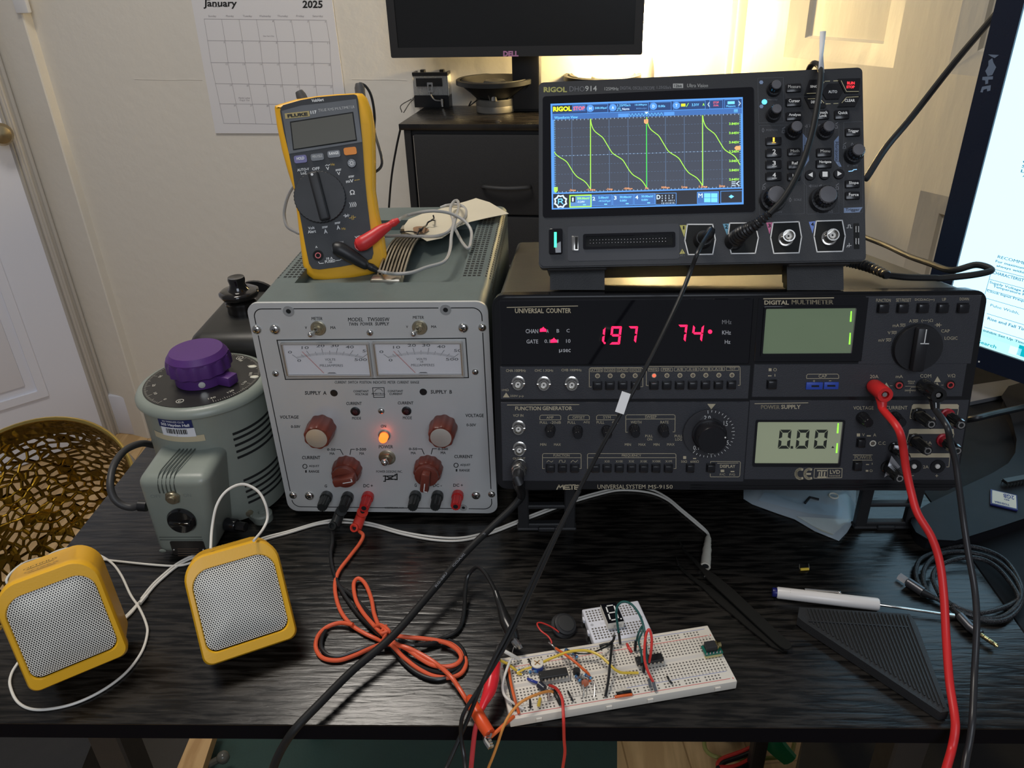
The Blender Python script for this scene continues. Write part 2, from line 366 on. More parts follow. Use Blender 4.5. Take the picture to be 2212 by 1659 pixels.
# door casing behind it on the back wall
x0=wb.at(1570,100)[0]
struct(obj_at(M().rbox(x0,x0+.07,-.022,0,FZ,TOP,.006).rbox(x0+.012,x0+.05,-.032,-.02,FZ,TOP,.006).build('trim_2',m_door),wb))

# ---------------------------------------------------------------- desk
m_desk=wood('black_ash_laminate',(.0035,.0032,.003),(.022,.019,.016),30,.24,'X',bump=.7,stretch=9,spec=.42,rv=.10)
m_blk=mat('black_plastic',(.012,.012,.013),.35,noise=.06)
m_blkm=mat('black_plastic_matte',(.018,.018,.019),.55,bump=.15,bs=900)
m_edge=mat('black_edging',(.004,.004,.006),.7,spec=.06)
dk=empty('desk',(-.02,.3,FZ)); tag(dk,'black wood-grain desk carrying the test instruments','desk')
def under(o,root): o.parent=root; o.matrix_parent_inverse=root.matrix_world.inverted(); return o
x0,x1,y1=-.4255,.3835,.60
under(M().rbox(x0,x1,0.0,y1,-.0012,0,.0008,2).build('worktop',m_desk),dk)
under(M().rbox(x0+.0006,x1-.0006,.0006,y1,-.0165,-.0012,.0004,1).build('edge_band',m_edge),dk)
for x,y in ((x0+.02,.10),(x1-.06,.10),(x0+.02,y1-.06),(x1-.06,y1-.06)):
    under(M().rbox(x,x+.03,y,y+.03,FZ,-.0165,.002,1).build('leg',m_blkm),dk)
q=Yp(1642,1625,.45); under(M().rbox(q[0]-.011,q[0]+.011,.45,.47,FZ,-.0165,.002,1).build('leg',m_blkm),dk)
under(M().rbox(x0+.05,x1-.06,y1-.05,y1-.03,-.07,-.0165,.002,1).build('crossbar',m_blkm),dk)
# ================================================================ TWIN POWER SUPPLY
pw_,ph_=.2004,.2146
ps=Dev('power_supply',(-.2273,.2305,.008),Rz(-.0274)); tag(ps.root,'grey-green twin bench power supply with brushed silver front panel and two analog meters','power supply')
ps.cr=crop(530,620,1100,1891); S_=.30143
m_alu=mat('brushed_panel',(.64,.65,.635),.42,.35,vary=.05,ns=25,bump=.05,bs=300)
m_case=mat('grey_green_enamel',(.135,.168,.16),.42,.25,vary=.18,ns=30,bump=.12,bs=420)
m_slot=mat('slot_shadow_metal',(.008,.009,.009),.8)
m_ink=ink('black_printing',(.012,.012,.012)); m_wink=ink('white_printing',(.75,.75,.72))
m_chrome=mat('nickel_plate',(.62,.60,.56),.22,1); m_brown=mat('red_brown_bakelite',(.155,.035,.022),.36,vary=.15,ns=90)
m_spun=mat('spun_aluminium',(.80,.77,.68),.42,.75,bump=.2,bs=60)
m_red=mat('red_plastic',(.62,.02,.018),.35); m_clear=mat('grey_clear_plastic',(.42,.40,.37),.18,.2)
o=rrect(0,0,pw_,ph_,.0095,6); m=M(); m.prism(o,0,.0028); m.mi=1
e=.0016; o2=[(x*(1-2*e/pw_)+e,z*(1-2*e/ph_)+e) for x,z in o]
for u,v,r in((310,173,40),(1435,163,40),(1563,1580,27)):
    x,z=ps.at(u,v); R_=ps.len(u,v,r); m.prism(circ(x,z,R_,24),-.0006,.001,mi=1,hole=circ(x,z,R_*.45,24)); m.prism(circ(x,z,R_*.46,16),-.0001,.001,mi=2)
panel_=m.build('front_panel',[m_alu,mat('grey_rubber',(.30,.30,.29),.7),m_slot],ps.root)
# case with a sunken handle well
hl=ps.cr; ps.cr=crop(560,400,1120,2212)
zt=ph_-.0016
a=ps.atz(300,835,zt); b=ps.atz(1720,825,zt); c=ps.atz(1860,295,zt); d_=ps.atz(1040,295,zt)
wx0,wx1,wy0,wy1=a[0],(b[0]+c[0])/2,(a[1]+b[1])/2,(c[1]+d_[1])/2; DEP=.282; rear=ps.atz(1300,190,zt)[1]
print('well',wx0,wx1,wy0,wy1,'rear',rear); DEP=rear
ps.cr=hl
wd_=.011; R1=.0085; x0,x1=.0016,pw_-.0016; z0=.0016
def top_out(n=6):
    return rrect(x0,z0,x1,zt,R1,n)
m=M(); m.prism(top_out(),.0028,wy0); m.prism(top_out(),wy1,DEP)
oo=[p for p in top_out()]   # starts at right edge, goes up over the right corner, then left corner, ...
k=7
notch=oo[:k]+[(wx1,zt),(wx1,zt-wd_),(wx0,zt-wd_),(wx0,zt)]+oo[k:]
m.prism(notch,wy0,wy1)
# ventilation slots pressed through both upper edges
ns_=34
for side in (0,1):
    for c_ in range(6):
        for r_ in range(ns_):
            y=.062+r_*(DEP-.075)/ns_
            if c_<4: x=(x1-.0115-c_*.0042) if side else (x0+.0115+c_*.0042); m.add([(x-.0014,y,zt+.0001),(x+.0014,y,zt+.0001),(x+.0014,y+.0032,zt+.0001),(x-.0014,y+.0032,zt+.0001)],[(0,1,2,3)],mi=1)
            else:
                z=zt-.012-(c_-4)*.0042; x=x1+.0001 if side else x0-.0001; m.add([(x,y,z),(x,y+.0032,z),(x,y+.0032,z-.0028),(x,y,z-.0028)],[(0,1,2,3)],mi=1)
        if c_<3:
            for r_ in range(ns_):   # slots round the bend
                y=.062+r_*(DEP-.075)/ns_; q=(.2+.3*c_)*math.pi/2; q2=q+.16; cx=(x1-R1) if side else (x0+R1); sg=1 if side else -1; rr=R1+.0001
                m.add([(cx+sg*rr*math.sin(q),y,zt-R1+rr*math.cos(q)),(cx+sg*rr*math.sin(q2),y,zt-R1+rr*math.cos(q2)),(cx+sg*rr*math.sin(q2),y+.0032,zt-R1+rr*math.cos(q2)),(cx+sg*rr*math.sin(q),y+.0032,zt-R1+rr*math.cos(q))],[(0,1,2,3)],mi=1)
m.build('case',[m_case,m_slot],ps.root)
for x in (.02,pw_-.02):
    for y in (.02,DEP-.02): M().cyl((x,y,-.008),(0,0,1),.009,.0098,16).build('rubber_foot',m_blkm,ps.root)
# carrying handle: ribbed sprung strap in the well
ps.cr=crop(560,400,1120,2212)
hx=ps.atz(1110,800,zt-.004)[0]; hy0=ps.atz(1100,800,zt)[1]; hy1=ps.atz(1230,370,zt)[1]
m=M(); hw=.0115
for i in range(8):
    x=hx-hw+i*2*hw/7
    P=[(x,hy0+.004+(hy1-hy0-.008)*t,zt-.006+.011*math.sin(math.pi*t)) for t in [j/14 for j in range(15)]]
    m.tube(P,.0013,6,sub=1,smooth=False)
m.add([(sx,hy0+.004+(hy1-hy0-.008)*t,zt-.0075+.011*math.sin(math.pi*t)) for t in [j/14 for j in range(15)] for sx in (hx-hw,hx+hw)],[(2*j,2*j+1,2*j+3,2*j+2) for j in range(14)],mi=1)
for y in (hy0,hy1): m.rbox(hx-hw-.002,hx+hw+.002,y-.007,y+.007,zt-wd_,zt+.0022,.002,2)
m.build('carrying_handle',[mat('worn_handle_metal',(.50,.45,.36),.3,.95),m_slot],ps.root)
ps.cr=hl
# printed border
m=M(); ins=.0052; R2=.0075; pts=[]
P0=rrect(ins,ins,pw_-ins,ph_-ins,R2,8); dense=[]
for i in range(len(P0)):
    a,b=P0[i],P0[(i+1)%len(P0)]; n=max(1,int(math.hypot(b[0]-a[0],b[1]-a[1])/.001))
    dense+=[(a[0]+(b[0]-a[0])*t/n,a[1]+(b[1]-a[1])*t/n) for t in range(n)]
gaps=[(ps.at(u,v),ps.len(u,v,r)) for u,v,r in((82,305,46),(310,173,48),(1435,163,48),(1698,290,48),(343,1492,44),(1765,1484,44),(1563,1580,36))]
for i in range(len(dense)):
    a,b=dense[i],dense[(i+1)%len(dense)]
    if all(math.hypot(a[0]-g[0],a[1]-g[1])>r for g,r in gaps): line2(m,[a,b],.0008,-.00012)
# lettering
T=lambda t,*b,**k: ps.text(m,t,*b,bold=.02,**k)
for t,b in [('METER',(475,215,553,237)),('METER',(1201,207,1280,228)),('V',(427,282,442,300)),('V',(1152,276,1166,293)),('MA',(610,281,648,300)),('MA',(1332,275,1370,293)),
 ('MODEL',(736,219,845,246)),('TW5005W',(875,218,1033,245)),('TWIN',(741,254,806,277)),('POWER',(825,253,913,276)),('SUPPLY',(931,252,1031,275)),
 ('CURRENT  SWITCH  POSITION  INDICATES  METER  CURRENT  RANGE',(641,673,1246,692)),('SUPPLY  A',(427,745,582,772)),('SUPPLY  B',(1328,738,1481,764)),
 ('CONSTANT',(774,739,884,754)),('VOLTAGE',(786,760,880,775)),('CONSTANT',(1020,738,1131,753)),('CURRENT',(1032,758,1126,773)),('AMBITROL',(902,758,1005,770)),
 ('CURRENT',(723,823,834,845)),('CURRENT',(1092,820,1204,841)),('MODE',(765,930,830,950)),('MODE',(1129,926,1193,948)),('VOLTAGE',(247,920,382,943)),('VOLTAGE',(1577,908,1708,932)),
 ('0-50V',(327,990,394,1010)),('0-50V',(1585,978,1653,998)),('ON',(971,987,1009,1007)),('POWER',(957,1132,1058,1156)),('0-50',(586,1155,646,1173)),('MA',(605,1184,640,1202)),
 ('0-500',(792,1153,866,1172)),('MA',(818,1183,852,1202)),('0-50',(1172,1151,1232,1169)),('MA',(1187,1180,1222,1198)),('0-500',(1380,1152,1452,1169)),('MA',(1400,1178,1436,1197)),
 ('CURRENT',(406,1210,537,1234)),('CURRENT',(1497,1203,1629,1226)),('ADJUST',(456,1275,530,1293)),('ADJUST',(1539,1267,1613,1286)),('RANGE',(456,1312,529,1330)),('RANGE',(1534,1304,1608,1322)),
 ('POWER DESIGNS INC.',(938,1314,1126,1330)),('G',(568,1415,585,1436)),('DC +',(846,1412,914,1435)),('G',(1212,1408,1228,1432)),('DC -',(1345,1410,1408,1432)),('DC +',(1490,1409,1559,1431)),('WESTBURY, N.Y.',(998,1576,1138,1590))]: T(t,*b)
for u,v in((427,1285),(1510,1277)): ps.line(m,[(u+15*math.cos(k/16*6.2832),v+15*math.sin(k/16*6.2832)) for k in range(16)],.0007,closed=True)
for u,v in((429,1312),(1508,1304)): ps.quad(m,u,v,u+11,v+18)
for L_ in ([(655,1164),(680,1164),(700,1200)],[(782,1163),(757,1163),(750,1200)],[(1240,1160),(1265,1160),(1281,1197)],[(1370,1158),(1342,1158),(1332,1196)]): ps.line(m,L_,.0007)
ps.line(m,[(227,381),(1579,367),(1599,649),(288,662)],.0009,closed=True)
# meter trade mark and maker's mark
ps.line(m,[(912,722),(994,721),(998,790),(920,791)],.0006,closed=True); ps.line(m,[(925,750),(938,733),(955,728),(972,733),(985,748)],.0004); ps.line(m,[(918,776),(996,775)],.0004)
for L_ in ([(990,1355),(1004,1353),(1003,1392),(993,1392)],[(1073,1345),(1087,1340),(1087,1380),(1074,1380)],[(1003,1355),(1075,1352)],[(1003,1380),(1075,1377)],[(1018,1360),(1055,1376)],[(1018,1378),(1058,1358)]): ps.line(m,L_,.0011)
m.build('printed_lettering',m_ink,ps.root)
# analog meters
m_dialf=mat('meter_dial',(.72,.70,.70),.5,noise=.03); m_glassy=mat('meter_window',(.9,.9,.92),.06,alpha=.10,noise=0)
m_need=mat('needle_red',(.55,.06,.04),.5)
def meter(dx,dy,corn,face):
    m=M(); A=[ps.at(*p) for p in corn]; 
    xs0,xs1=(A[0][0]+A[3][0])/2,(A[1][0]+A[2][0])/2; zs0,zs1=(A[2][1]+A[3][1])/2,(A[0][1]+A[1][1])/2
    i=.0011
    m.prism(rrect(xs0,zs0,xs1,zs1,.0008,1),-.0035,.0005,hole=rrect(xs0+i,zs0+i,xs1-i,zs1-i,.0005,1))
    m.prism(rrect(xs0+i,zs0+i,xs1-i,zs1-i,.0005,1),-.0028,.0005,hole=rrect(xs0+i+.0012,zs0+i+.0007,xs1-i-.0012,zs1-i-.0002,.0003,1),mi=1)
    mt=m.build('meter',[m_clear,m_chrome],ps.root)
    f=M().box(xs0+.002,xs1-.002,-.0006,.0004,zs0+.002,zs1-.002).build('dial',m_dialf,mt)
    t=M(); off=-.0006
    for k in range(51):
        x=375+9.2*k+dx; y=478+dy+(x-dx-610)**2*28/235**2; vx,vy=(x-dx-610),(y-dy-672); l=math.hypot(vx,vy); L_=46 if k%10==0 else (26 if k%5==0 else 17)
        ps.line(t,[(x,y+6),(x+vx/l*L_,y+6+vy/l*L_)],.00028 if k%5 else .0004,off=off)
    for s,b in (('0',(305,457,335,476)),('10',(403,424,455,444)),('20',(508,411,568,431)),('30',(612,410,670,430)),('40',(718,419,778,440)),('50',(840,448,893,468)),('0',(372,517,400,536)),('500',(782,510,872,530)),('VOLTS',(570,511,645,527)),('OR',(598,533,622,545)),('MILLIAMPERES',(534,553,700,571))):
        ps.text(t,s,b[0]+dx,b[1]+dy,b[2]+dx,b[3]+dy,off=off,bold=.015)
    ps.poly(t,[(585+dx,620+dy),(600+dx,612+dy),(640+dx,612+dy),(655+dx,620+dy)],off=off)
    t.build('scale',m_ink,mt)
    n=M(); ps.line(n,[(562+dx,616+dy),(408+dx,464+dy)],.0005,off=-.0020); n.build('needle',m_need,mt)
    g=M().box(xs0+.002,xs1-.002,-.0031,-.0029,zs0+.002,zs1-.002).build('window',m_glassy,mt)
meter(0,0,[(248,396),(888,390),(918,632),(305,648)],None)
meter(655,-3,[(905,390),(1552,384),(1578,628),(948,642)],None)
# screws
def screw(D,u,v,r,parent,mm,name='screw'):
    x,z=D.at(u,v); r=D.len(u,v,r); m=M(); m.lathe([(r,0),(r*.96,r*.25),(r*.75,r*.48),(r*.35,r*.6),(.0001,r*.62)],(x,0,z),(0,-1,0),20)
    for a in (.5,.5+math.pi/2):
        X=Matrix.Translation((x,-r*.6,z))@Matrix.Rotation(a,4,'Y'); m.box(-r*.42,r*.42,-.00025,.0,-r*.09,r*.09,mi=1,X=X)
    return m.build(name,[mm,m_slot],parent)
for u,v,r in((82,305,34),(213,303,38),(893,327,25),(1562,292,37),(1698,290,30),(217,620,25),(1648,608,24),(974,887,24),(343,1492,28),(460,1495,34),(1653,1492,33),(1765,1484,27)): screw(ps,u,v,r,ps.root,m_chrome)
m_bras=mat('aged_switch_metal',(.42,.38,.28),.35,.9)
def toggle(D,u,v,r,tu,tv,h,parent,name='toggle_switch',ball=1.0):
    x,z=D.at(u,v); r=D.len(u,v,r); tx,tz=D.at(tu,tv,-h); m=M()
    m.lathe([(r,0),(r,.001),(r*.92,.0014)],(x,0,z),(0,-1,0),28); m.prism(circ(x,z,r*.72,6),-.0035,-.0012); m.lathe([(r*.5,.002),(r*.5,.0048),(r*.38,.0048),(r*.3,.002)],(x,0,z),(0,-1,0),24,cap=False)
    m.cyl((x,-.003,z),(0,-1,0),r*.4,.0004,16,mi=1)
    s_=m.build(name,[m_bras,m_slot],parent); l=M(); l.tube([(x,-.003,z),((x+tx)/2,-h*.5,(z+tz)/2),(tx,-h,tz)],lambda t:.0011+.0011*t*ball,10); l.sph((tx,-h,tz),.0023*ball,12)
    l.build('lever',m_chrome,s_); return s_
toggle(ps,524,294,55,466,342,.010,ps.root); toggle(ps,1250,289,55,1205,337,.010,ps.root); toggle(ps,1017,1220,60,999,1256,.010,ps.root,ball=1.5)
m_lens=mat('dark_red_lens',(.045,.008,.01),.15,coat=.5)
for u,v,r,mm,nm in((635,760,27,m_slot,'screw_hole'),(1275,752,27,m_slot,'screw_hole')):
    x,z=ps.at(u,v); M().lathe([(ps.len(u,v,r),0),(ps.len(u,v,r)*.9,.0006)],(x,0,z),(0,-1,0),24).build('indicator_cap',m_blk,ps.root)
for u,v in((789,890),(1156,886)):
    x,z=ps.at(u,v); r=ps.len(u,v,34); m=M(); m.lathe([(r,0),(r,.001),(r*.85,.0014)],(x,0,z),(0,-1,0),24); m.lathe([(r*.62,.0012),(r*.5,.003),(.0002,.0036)],(x,0,z),(0,-1,0),20,mi=1); m.build('mode_light',[m_blk,m_lens],ps.root)
x,z=ps.at(997,1062); r=ps.len(997,1062,42); h=ps.hsolve(997,1062,988,1100)
q=M().lathe([(r,0),(r,.0012),(r*.8,.0016)],(x,0,z),(0,-1,0),24).build('pilot_light',m_bras,ps.root)
M().lathe([(r*.76,.001),(r*.72,h*.8),(r*.6,h),(.0002,h*1.03)],(x,0,z),(0,-1,0),20).build('lens',mat('lit_neon_lens',(.9,.12,.02),.3,emit=2.6,ecol=(1,.10,.012),noise=0),q)
# knobs
def fluted(u,v,r,fu,fv,fr):
    x,z=ps.at(u,v); R_=ps.len(u,v,r); h=ps.hsolve(u,v,fu,fv); return x,z,R_,h
for (u,v,fu,fv) in((553,1000,505,1083),(1422,998,1403,1081)):
    x,z,R_,h=fluted(u,v,100,fu,fv,80); r2=ps.len(u,v,100)*.80
    k=M().lathe([(R_,0),(R_*1.02,h*.25),(R_*.98,h*.55),(R_*.93,h*.95),(R_*.88,h)],(x,0,z),(0,-1,0),72,flute=.075,fn=9,cap=True).build('voltage_knob',m_brown,ps.root)
    M().lathe([(r2*.93,h-.0002),(r2*.93,h+.0004),(r2*.88,h+.0005),(.0002,h+.0004)],(x,0,z),(0,-1,0),40).build('knob_cap',m_spun,k)
for (u,v,fu,fv,ang,lu,lv) in((735,1295,702,1368,-12,0,0),(1315,1290,1298,1362,100,0,0)):
    x,z,R_,h=fluted(u,v,104,fu,fv,80)
    k=M().lathe([(R_,0),(R_,h*.3),(R_*.97,h*.6),(R_*.9,h*.72)],(x,0,z),(0,-1,0),72,flute=.06,fn=12).lathe([(R_*.82,h*.7),(R_*.8,h*.98),(R_*.76,h)],(x,0,z),(0,-1,0),40).build('current_knob',m_brown,ps.root)
    X=Matrix.Translation((x,0,z))@Matrix.Rotation(ang*D2R,4,'Y'); H=h+.0085
    b=M(); b.rbox(-R_*.62,R_*.92,-H,-h*.9,-R_*.30,R_*.30,.0022,2,X=X); b.mi=1
    b.box(R_*.1,R_*.8,-H-.0001,-H,-.0004,.0004,X=X); b.box(R_*.72,R_*.8,-H-.0001,-H,-.0004,.003,X=X)
    b.build('pointer',[m_brown,m_wink],k)
# binding posts
m_bk2=mat('black_binding_post',(.018,.02,.019),.4,vary=.2); m_rd2=mat('red_binding_post',(.50,.022,.02),.38,vary=.15)
POST=[]
for (u,v,fu,fv,mm) in((586,1492,548,1582,m_bk2),(737,1496,698,1586,m_bk2),(882,1494,845,1584,m_rd2),(1222,1488,1196,1580,m_bk2),(1380,1487,1356,1578,m_bk2),(1524,1484,1506,1574,m_rd2)):
    x,z=ps.at(u,v); h=ps.hsolve(u,v,fu,fv); r=ps.len(u,v,42); POST.append((x,z,h,r))
    m=M(); m.lathe([(r*.95,0),(r*1.0,.002),(r*1.0,h*.3)],(x,0,z),(0,-1,0),32); m.lathe([(r*.92,h*.3),(r*.86,h*.9),(r*.8,h)],(x,0,z),(0,-1,0),48,flute=.12,fn=12)
    m.lathe([(r*.42,h-.0005),(r*.42,h+.0002)],(x,0,z),(0,-1,0),16,mi=1); m.build('binding_post',[mm,m_slot],ps.root)
print('post h',[round(p[2],4) for p in POST],'knob h')
# ================================================================ UNIVERSAL TEST SYSTEM (wide black instrument)
W_,H_,DP=.4081,.1796,.385
mx_=Dev('universal_test_system',(-.0223,.1668,.0793),Rz(-.0177)@Rx(-.2008),.907); tag(mx_.root,'wide black multi-function bench instrument with red digits, two green LCDs and many knobs','test instrument')
cA=crop(1050,600,1640,2083); cB=crop(1600,600,2140,1906); D=mx_
m_plate=mat('dark_slate_panel',(.035,.036,.042),.5,bump=.25,bs=1500,noise=.04)
m_gloss=mat('smoked_window',(.006,.006,.008),.07,noise=.01,coat=.3)
m_gold=ink('gold_printing',(.50,.43,.29)); m_topm=mat('dark_sheet_metal',(.095,.09,.075),.33,.5,vary=.1,ns=18,bump=.1,bs=500)
m_btn=mat('black_button',(.012,.012,.014),.22)
m_bez=mat('black_gloss_bezel',(.010,.010,.011),.16,noise=.04)
m=M()
o=rrect(0,0,W_,H_,.010,6)
m.prism(o,.0,.004)
m.prism([(x*(1-.004/W_)+.002,z*(1-.004/H_)+.002) for x,z in o],-.003,.001)
m.prism(rrect(.003,.003,W_-.003,H_-.003,.008,5),.004,.0065)
m.prism(rrect(.0005,.0005,W_-.0005,H_-.0005,.010,6),.0065,.016)
m.build('front_bezel',m_bez,D.root,ang=60)
m=M(); m.prism(rrect(.004,.004,W_-.004,H_-.0035,.006,5),.0155,DP); m.build('case',m_topm,D.root)
F=-.003   # face of the bezel; the modules stand on it
m=M(); D.cr=cA
def plate(m,u0,v0,u1,v1,h=.0006,mi=0,off=F):
    a=D.at(u0,v0,off);b=D.at(u1,v1,off);c=D.at(u1,v0,off);d=D.at(u0,v1,off)
    m.rbox((a[0]+d[0])/2,(b[0]+c[0])/2,off-h,off+.0004,(b[1]+d[1])/2,(a[1]+c[1])/2,.0006,1,mi)
plate(m,108,672,2008,925); plate(m,118,945,1985,1552)
D.cr=cB; plate(m,92,655,1705,908)
a=D.at(952,140,F); m.rbox(a[0],W_-.0062,F-.0006,F+.0004,D.at(900,660,F)[1],a[1],.0006,1); plate(m,45,932,1692,1540)
m.build('module_panel',m_plate,D.root)
D.cr=cA; m=M(); plate(m,106,165,2022,660,.0009); D.cr=cB; plate(m,118,150,948,640,.0009); m.build('display_window',m_gloss,D.root)
G=F-.0006; GW=F-.0009
# ridges under the modules
D.cr=cA; m=M()
for v,v2 in((1583,1572),(1604,1592)):
    a=D.at(1560,v,F); D.cr=cB; b=D.at(1640,v2,F); D.cr=cA; m.tube([(a[0],F,a[1]),(b[0],F,b[1])],.0008,6,smooth=False)
m.build('bezel_ridge',m_bez,D.root)
# ---- lettering
m=M(); T=lambda t,*b,**k: D.text(m,t,*b,off=k.pop('off',G),**k)
for t,b in [('CHA 100MHz',(152,697,303,718)),('CHC 1.3GHz',(371,697,512,716)),('CHB 100MHz',(574,694,728,713)),('1MΩ',(122,847,172,864)),('250V p-p',(184,893,287,913)),
 ('VCF IN',(206,1040,284,1060)),('OUTPUT',(205,1370,300,1386)),('AMP',(461,1055,515,1075)),('PULL',(410,1094,468,1113)),('-20dB',(489,1093,571,1113)),('OFFSET',(659,1055,753,1075)),('PULL',(622,1094,682,1113)),('ADJ',(742,1093,788,1114)),
 ('SYM',(893,1054,950,1074)),('PULL',(843,1092,902,1113)),('ADJ',(960,1092,1005,1113)),('SWEEP',(1212,1050,1300,1071)),('WIDTH',(1103,1091,1184,1112)),('RATE',(1330,1091,1392,1111)),('PULL',(1214,1197,1272,1216)),('ON',(1228,1222,1265,1241)),
 ('PULL',(1438,1197,1497,1216)),('LOG',(1443,1222,1493,1242)),('MIN',(413,1262,458,1281)),('MAX',(518,1262,570,1281)),('MIN',(1058,1262,1105,1281)),('MAX',(1163,1262,1217,1281)),('MIN',(1277,1262,1322,1281)),('MAX',(1380,1261,1437,1280)),
 ('FUNCTION',(514,1345,636,1364)),('FREQUENCY',(1035,1346,1183,1367)),('X1',(812,1390,835,1408)),('X10',(902,1391,941,1409)),('X100',(988,1391,1041,1409)),('X1K',(1088,1391,1130,1409)),('X10K',(1175,1391,1229,1409)),('X100K',(1267,1391,1333,1408)),('X1M',(1367,1391,1416,1408)),
 ('50Ω',(1487,1392,1532,1410)),('600Ω',(1558,1392,1622,1410)),('F/C',(1783,1492,1823,1508)),('F/G',(1857,1492,1898,1508)),
 ('ATTEN',(802,696,882,712)),('CHAN',(906,696,978,712)),('GATE',(1004,696,1074,712)),('HOLD',(1104,696,1175,712)),('FREQ',(1242,692,1307,708)),('PERI',(1348,691,1406,708)),('A/B',(1454,690,1501,707)),('A→B',(1545,689,1609,706)),('A−B',(1645,688,1710,705)),('A+B',(1743,687,1807,704)),('TOT',(1855,686,1902,703))]: T(t,*b)
for t,b in [('UNIVERSAL',(220,233,440,270)),('COUNTER',(458,232,648,269))]: T(t,*b,off=GW,bold=.02)
for t,b in [('FUNCTION',(222,981,418,1011)),('GENERATOR',(430,980,657,1010)),('DISPLAY',(1784,1425,1901,1449))]: T(t,*b,bold=.02)
def serif(b,off=G,n=9):     # little slab feet that make the titles read as serif capitals
    u0,v0,u1,v1=b
    D.quad(m,u0,v1-2,u0+(u1-u0)*.03,v1,off=off)
for b,t in (((850,1577,1060,1610),'UNIVERSAL'),((1068,1577,1215,1609),'SYSTEM'),((1238,1579,1423,1608),'MS-9150')): T(t,*b,off=F)
ln=lambda P,w=.00045,off=G,**k: D.line(m,P,w,off=off,**k)
ln([(160,226),(698,215)],.0006,GW); ln([(163,970),(708,967)],.0006); ln([(1765,1414),(1922,1412)],.0005)
for x0_,x1_,y in((410,570,1047),(626,788,1047),(842,1003,1047)): ln([(x0_,y+36),(x0_,y+10),(x0_+12,y),(x1_-12,y),(x1_,y+10),(x1_,y+36)],closed=True)
ln([(1078,1178),(1065,1178),(1065,1053),(1075,1045),(1432,1044),(1442,1052),(1440,1175),(1425,1175)]); ln([(1065,1078),(1442,1077)])
for x0_,x1_ in((430,725),(773,1448)): ln([(x0_+15,1455),(x0_,1455),(x0_,1348),(x0_+10,1340),(x1_-10,1340),(x1_,1348),(x1_,1455),(x1_-15,1455)]); ln([(x0_,1372),(x1_,1372)])
for x0_,x1_,y in((787,1195,690),(1222,1937,680)):
    ln([(x0_+15,y+142),(x0_,y+142),(x0_,y+8),(x0_+10,y-4),(x1_-10,y-6),(x1_,y+6),(x1_,y+140),(x1_-15,y+140)])
for bx in((797,887,691,717),(900,985,691,717),(998,1083,691,717),(1096,1180,691,717),(1237,1316,687,712),(1335,1422,687,712),(1435,1520,686,711),(1531,1621,685,710),(1632,1722,684,709),(1730,1819,683,708),(1832,1926,682,707)):
    ln([(bx[0],bx[2]),(bx[1],bx[2]),(bx[1],bx[3]),(bx[0],bx[3])],.0003,closed=True)
ln([(463,1405),(475,1393),(487,1399),(499,1406),(510,1396)],.0004); ln([(555,1407),(560,1407),(560,1391),(580,1391),(580,1407),(602,1407),(602,1391)],.0004); ln([(647,1407),(662,1391),(682,1407),(697,1392)],.0004)
for b in((1503,1360,1526,1382),(1578,1374,1602,1382),(1789,1463,1816,1482),(1865,1473,1893,1482)): D.quad(m,*b,off=G)
ln([(1748,1400),(1712,1400),(1712,1430)]); ln([(1748,1400),(1930,1400),(1940,1408),(1934,1510),(1925,1518),(1710,1518),(1710,1495)])
D.poly(m,[(1687,962),(1717,1003),(1751,962)],off=G); D.poly(m,[(128,912),(153,875),(180,912)],off=G)
# maker's mark: angular letters
for P in ([(540,1612),(556,1582),(565,1600),(585,1582),(592,1612)],[(640,1582),(598,1582),(598,1612),(640,1612)],[(600,1597),(632,1597)],[(632,1580),(680,1580)],[(655,1580),(655,1612)],[(722,1584),(676,1584),(676,1612),(718,1612)],[(678,1598),(708,1598)],[(700,1582),(728,1598),(700,1614)]): ln(P,.0010,F)
D.cr=cB
for t,b in [('FUNCTION',(1033,160,1143,184)),('SET/RESET',(1184,158,1299,182)),('DCΩ/AC(•••)',(1328,157,1477,180)),('UP',(1536,154,1565,177)),('DOWN',(1670,151,1739,173)),('A',(1283,317,1306,341)),('mA',(1158,351,1208,375)),('V',(1120,407,1142,431)),
 ('mV',(1050,464,1097,487)),('(•••)Ω',(1378,314,1466,342)),('CAP',(1528,393,1593,417)),('LOGIC',(1554,448,1653,472)),('20A',(985,740,1050,766)),('mA',(1182,741,1236,764)),('COM',(1368,735,1452,761)),('V/Ω',(1575,733,1635,759)),
 ('400mA',(1272,783,1330,795)),('MAX',(1280,799,1322,810)),('500V MAX',(1250,852,1335,866)),('CAP',(593,738,657,761)),('+',(550,778,568,796)),('−',(672,783,690,787)),('O',(248,688,275,713)),('I',(258,733,263,753)),
 ('VOLTAGE',(859,979,1013,1005)),('CURRENT',(1103,977,1271,1004)),('V',(925,1186,945,1208)),('A',(1010,1186,1033,1210)),('C.C',(1048,1249,1104,1273)),('I',(1000,1410,1004,1425)),('O',(982,1461,1005,1481)),
 ('2A',(1445,1060,1487,1083)),('1A',(1415,1247,1457,1270)),('2A',(1390,1430,1432,1453)),('−',(1295,1506,1320,1510)),('+',(1483,1498,1505,1520)),('tested',(675,1500,755,1515))]: T(t,*b)
for t,b in [('POWER',(155,970,297,1001)),('SUPPLY',(308,968,457,1000)),('POWER',(868,1354,1000,1382)),('LVD',(680,1465,758,1495))]: T(t,*b,bold=.02)
for t,b in [('DIGITAL',(180,172,367,205)),('MULTIMETER',(388,168,706,202))]: T(t,*b,off=GW,bold=.03)
ln([(176,160),(707,153)],.0009,GW); ln([(108,960),(512,953)],.0006); ln([(858,1350),(1003,1350)]); ln([(856,1390),(1002,1390)])
for b in((213,690,235,712),(208,744,235,751),(885,1187,910,1210),(960,1200,992,1210),(955,1420,978,1427),(953,1465,973,1478)): D.quad(m,*b,off=G)
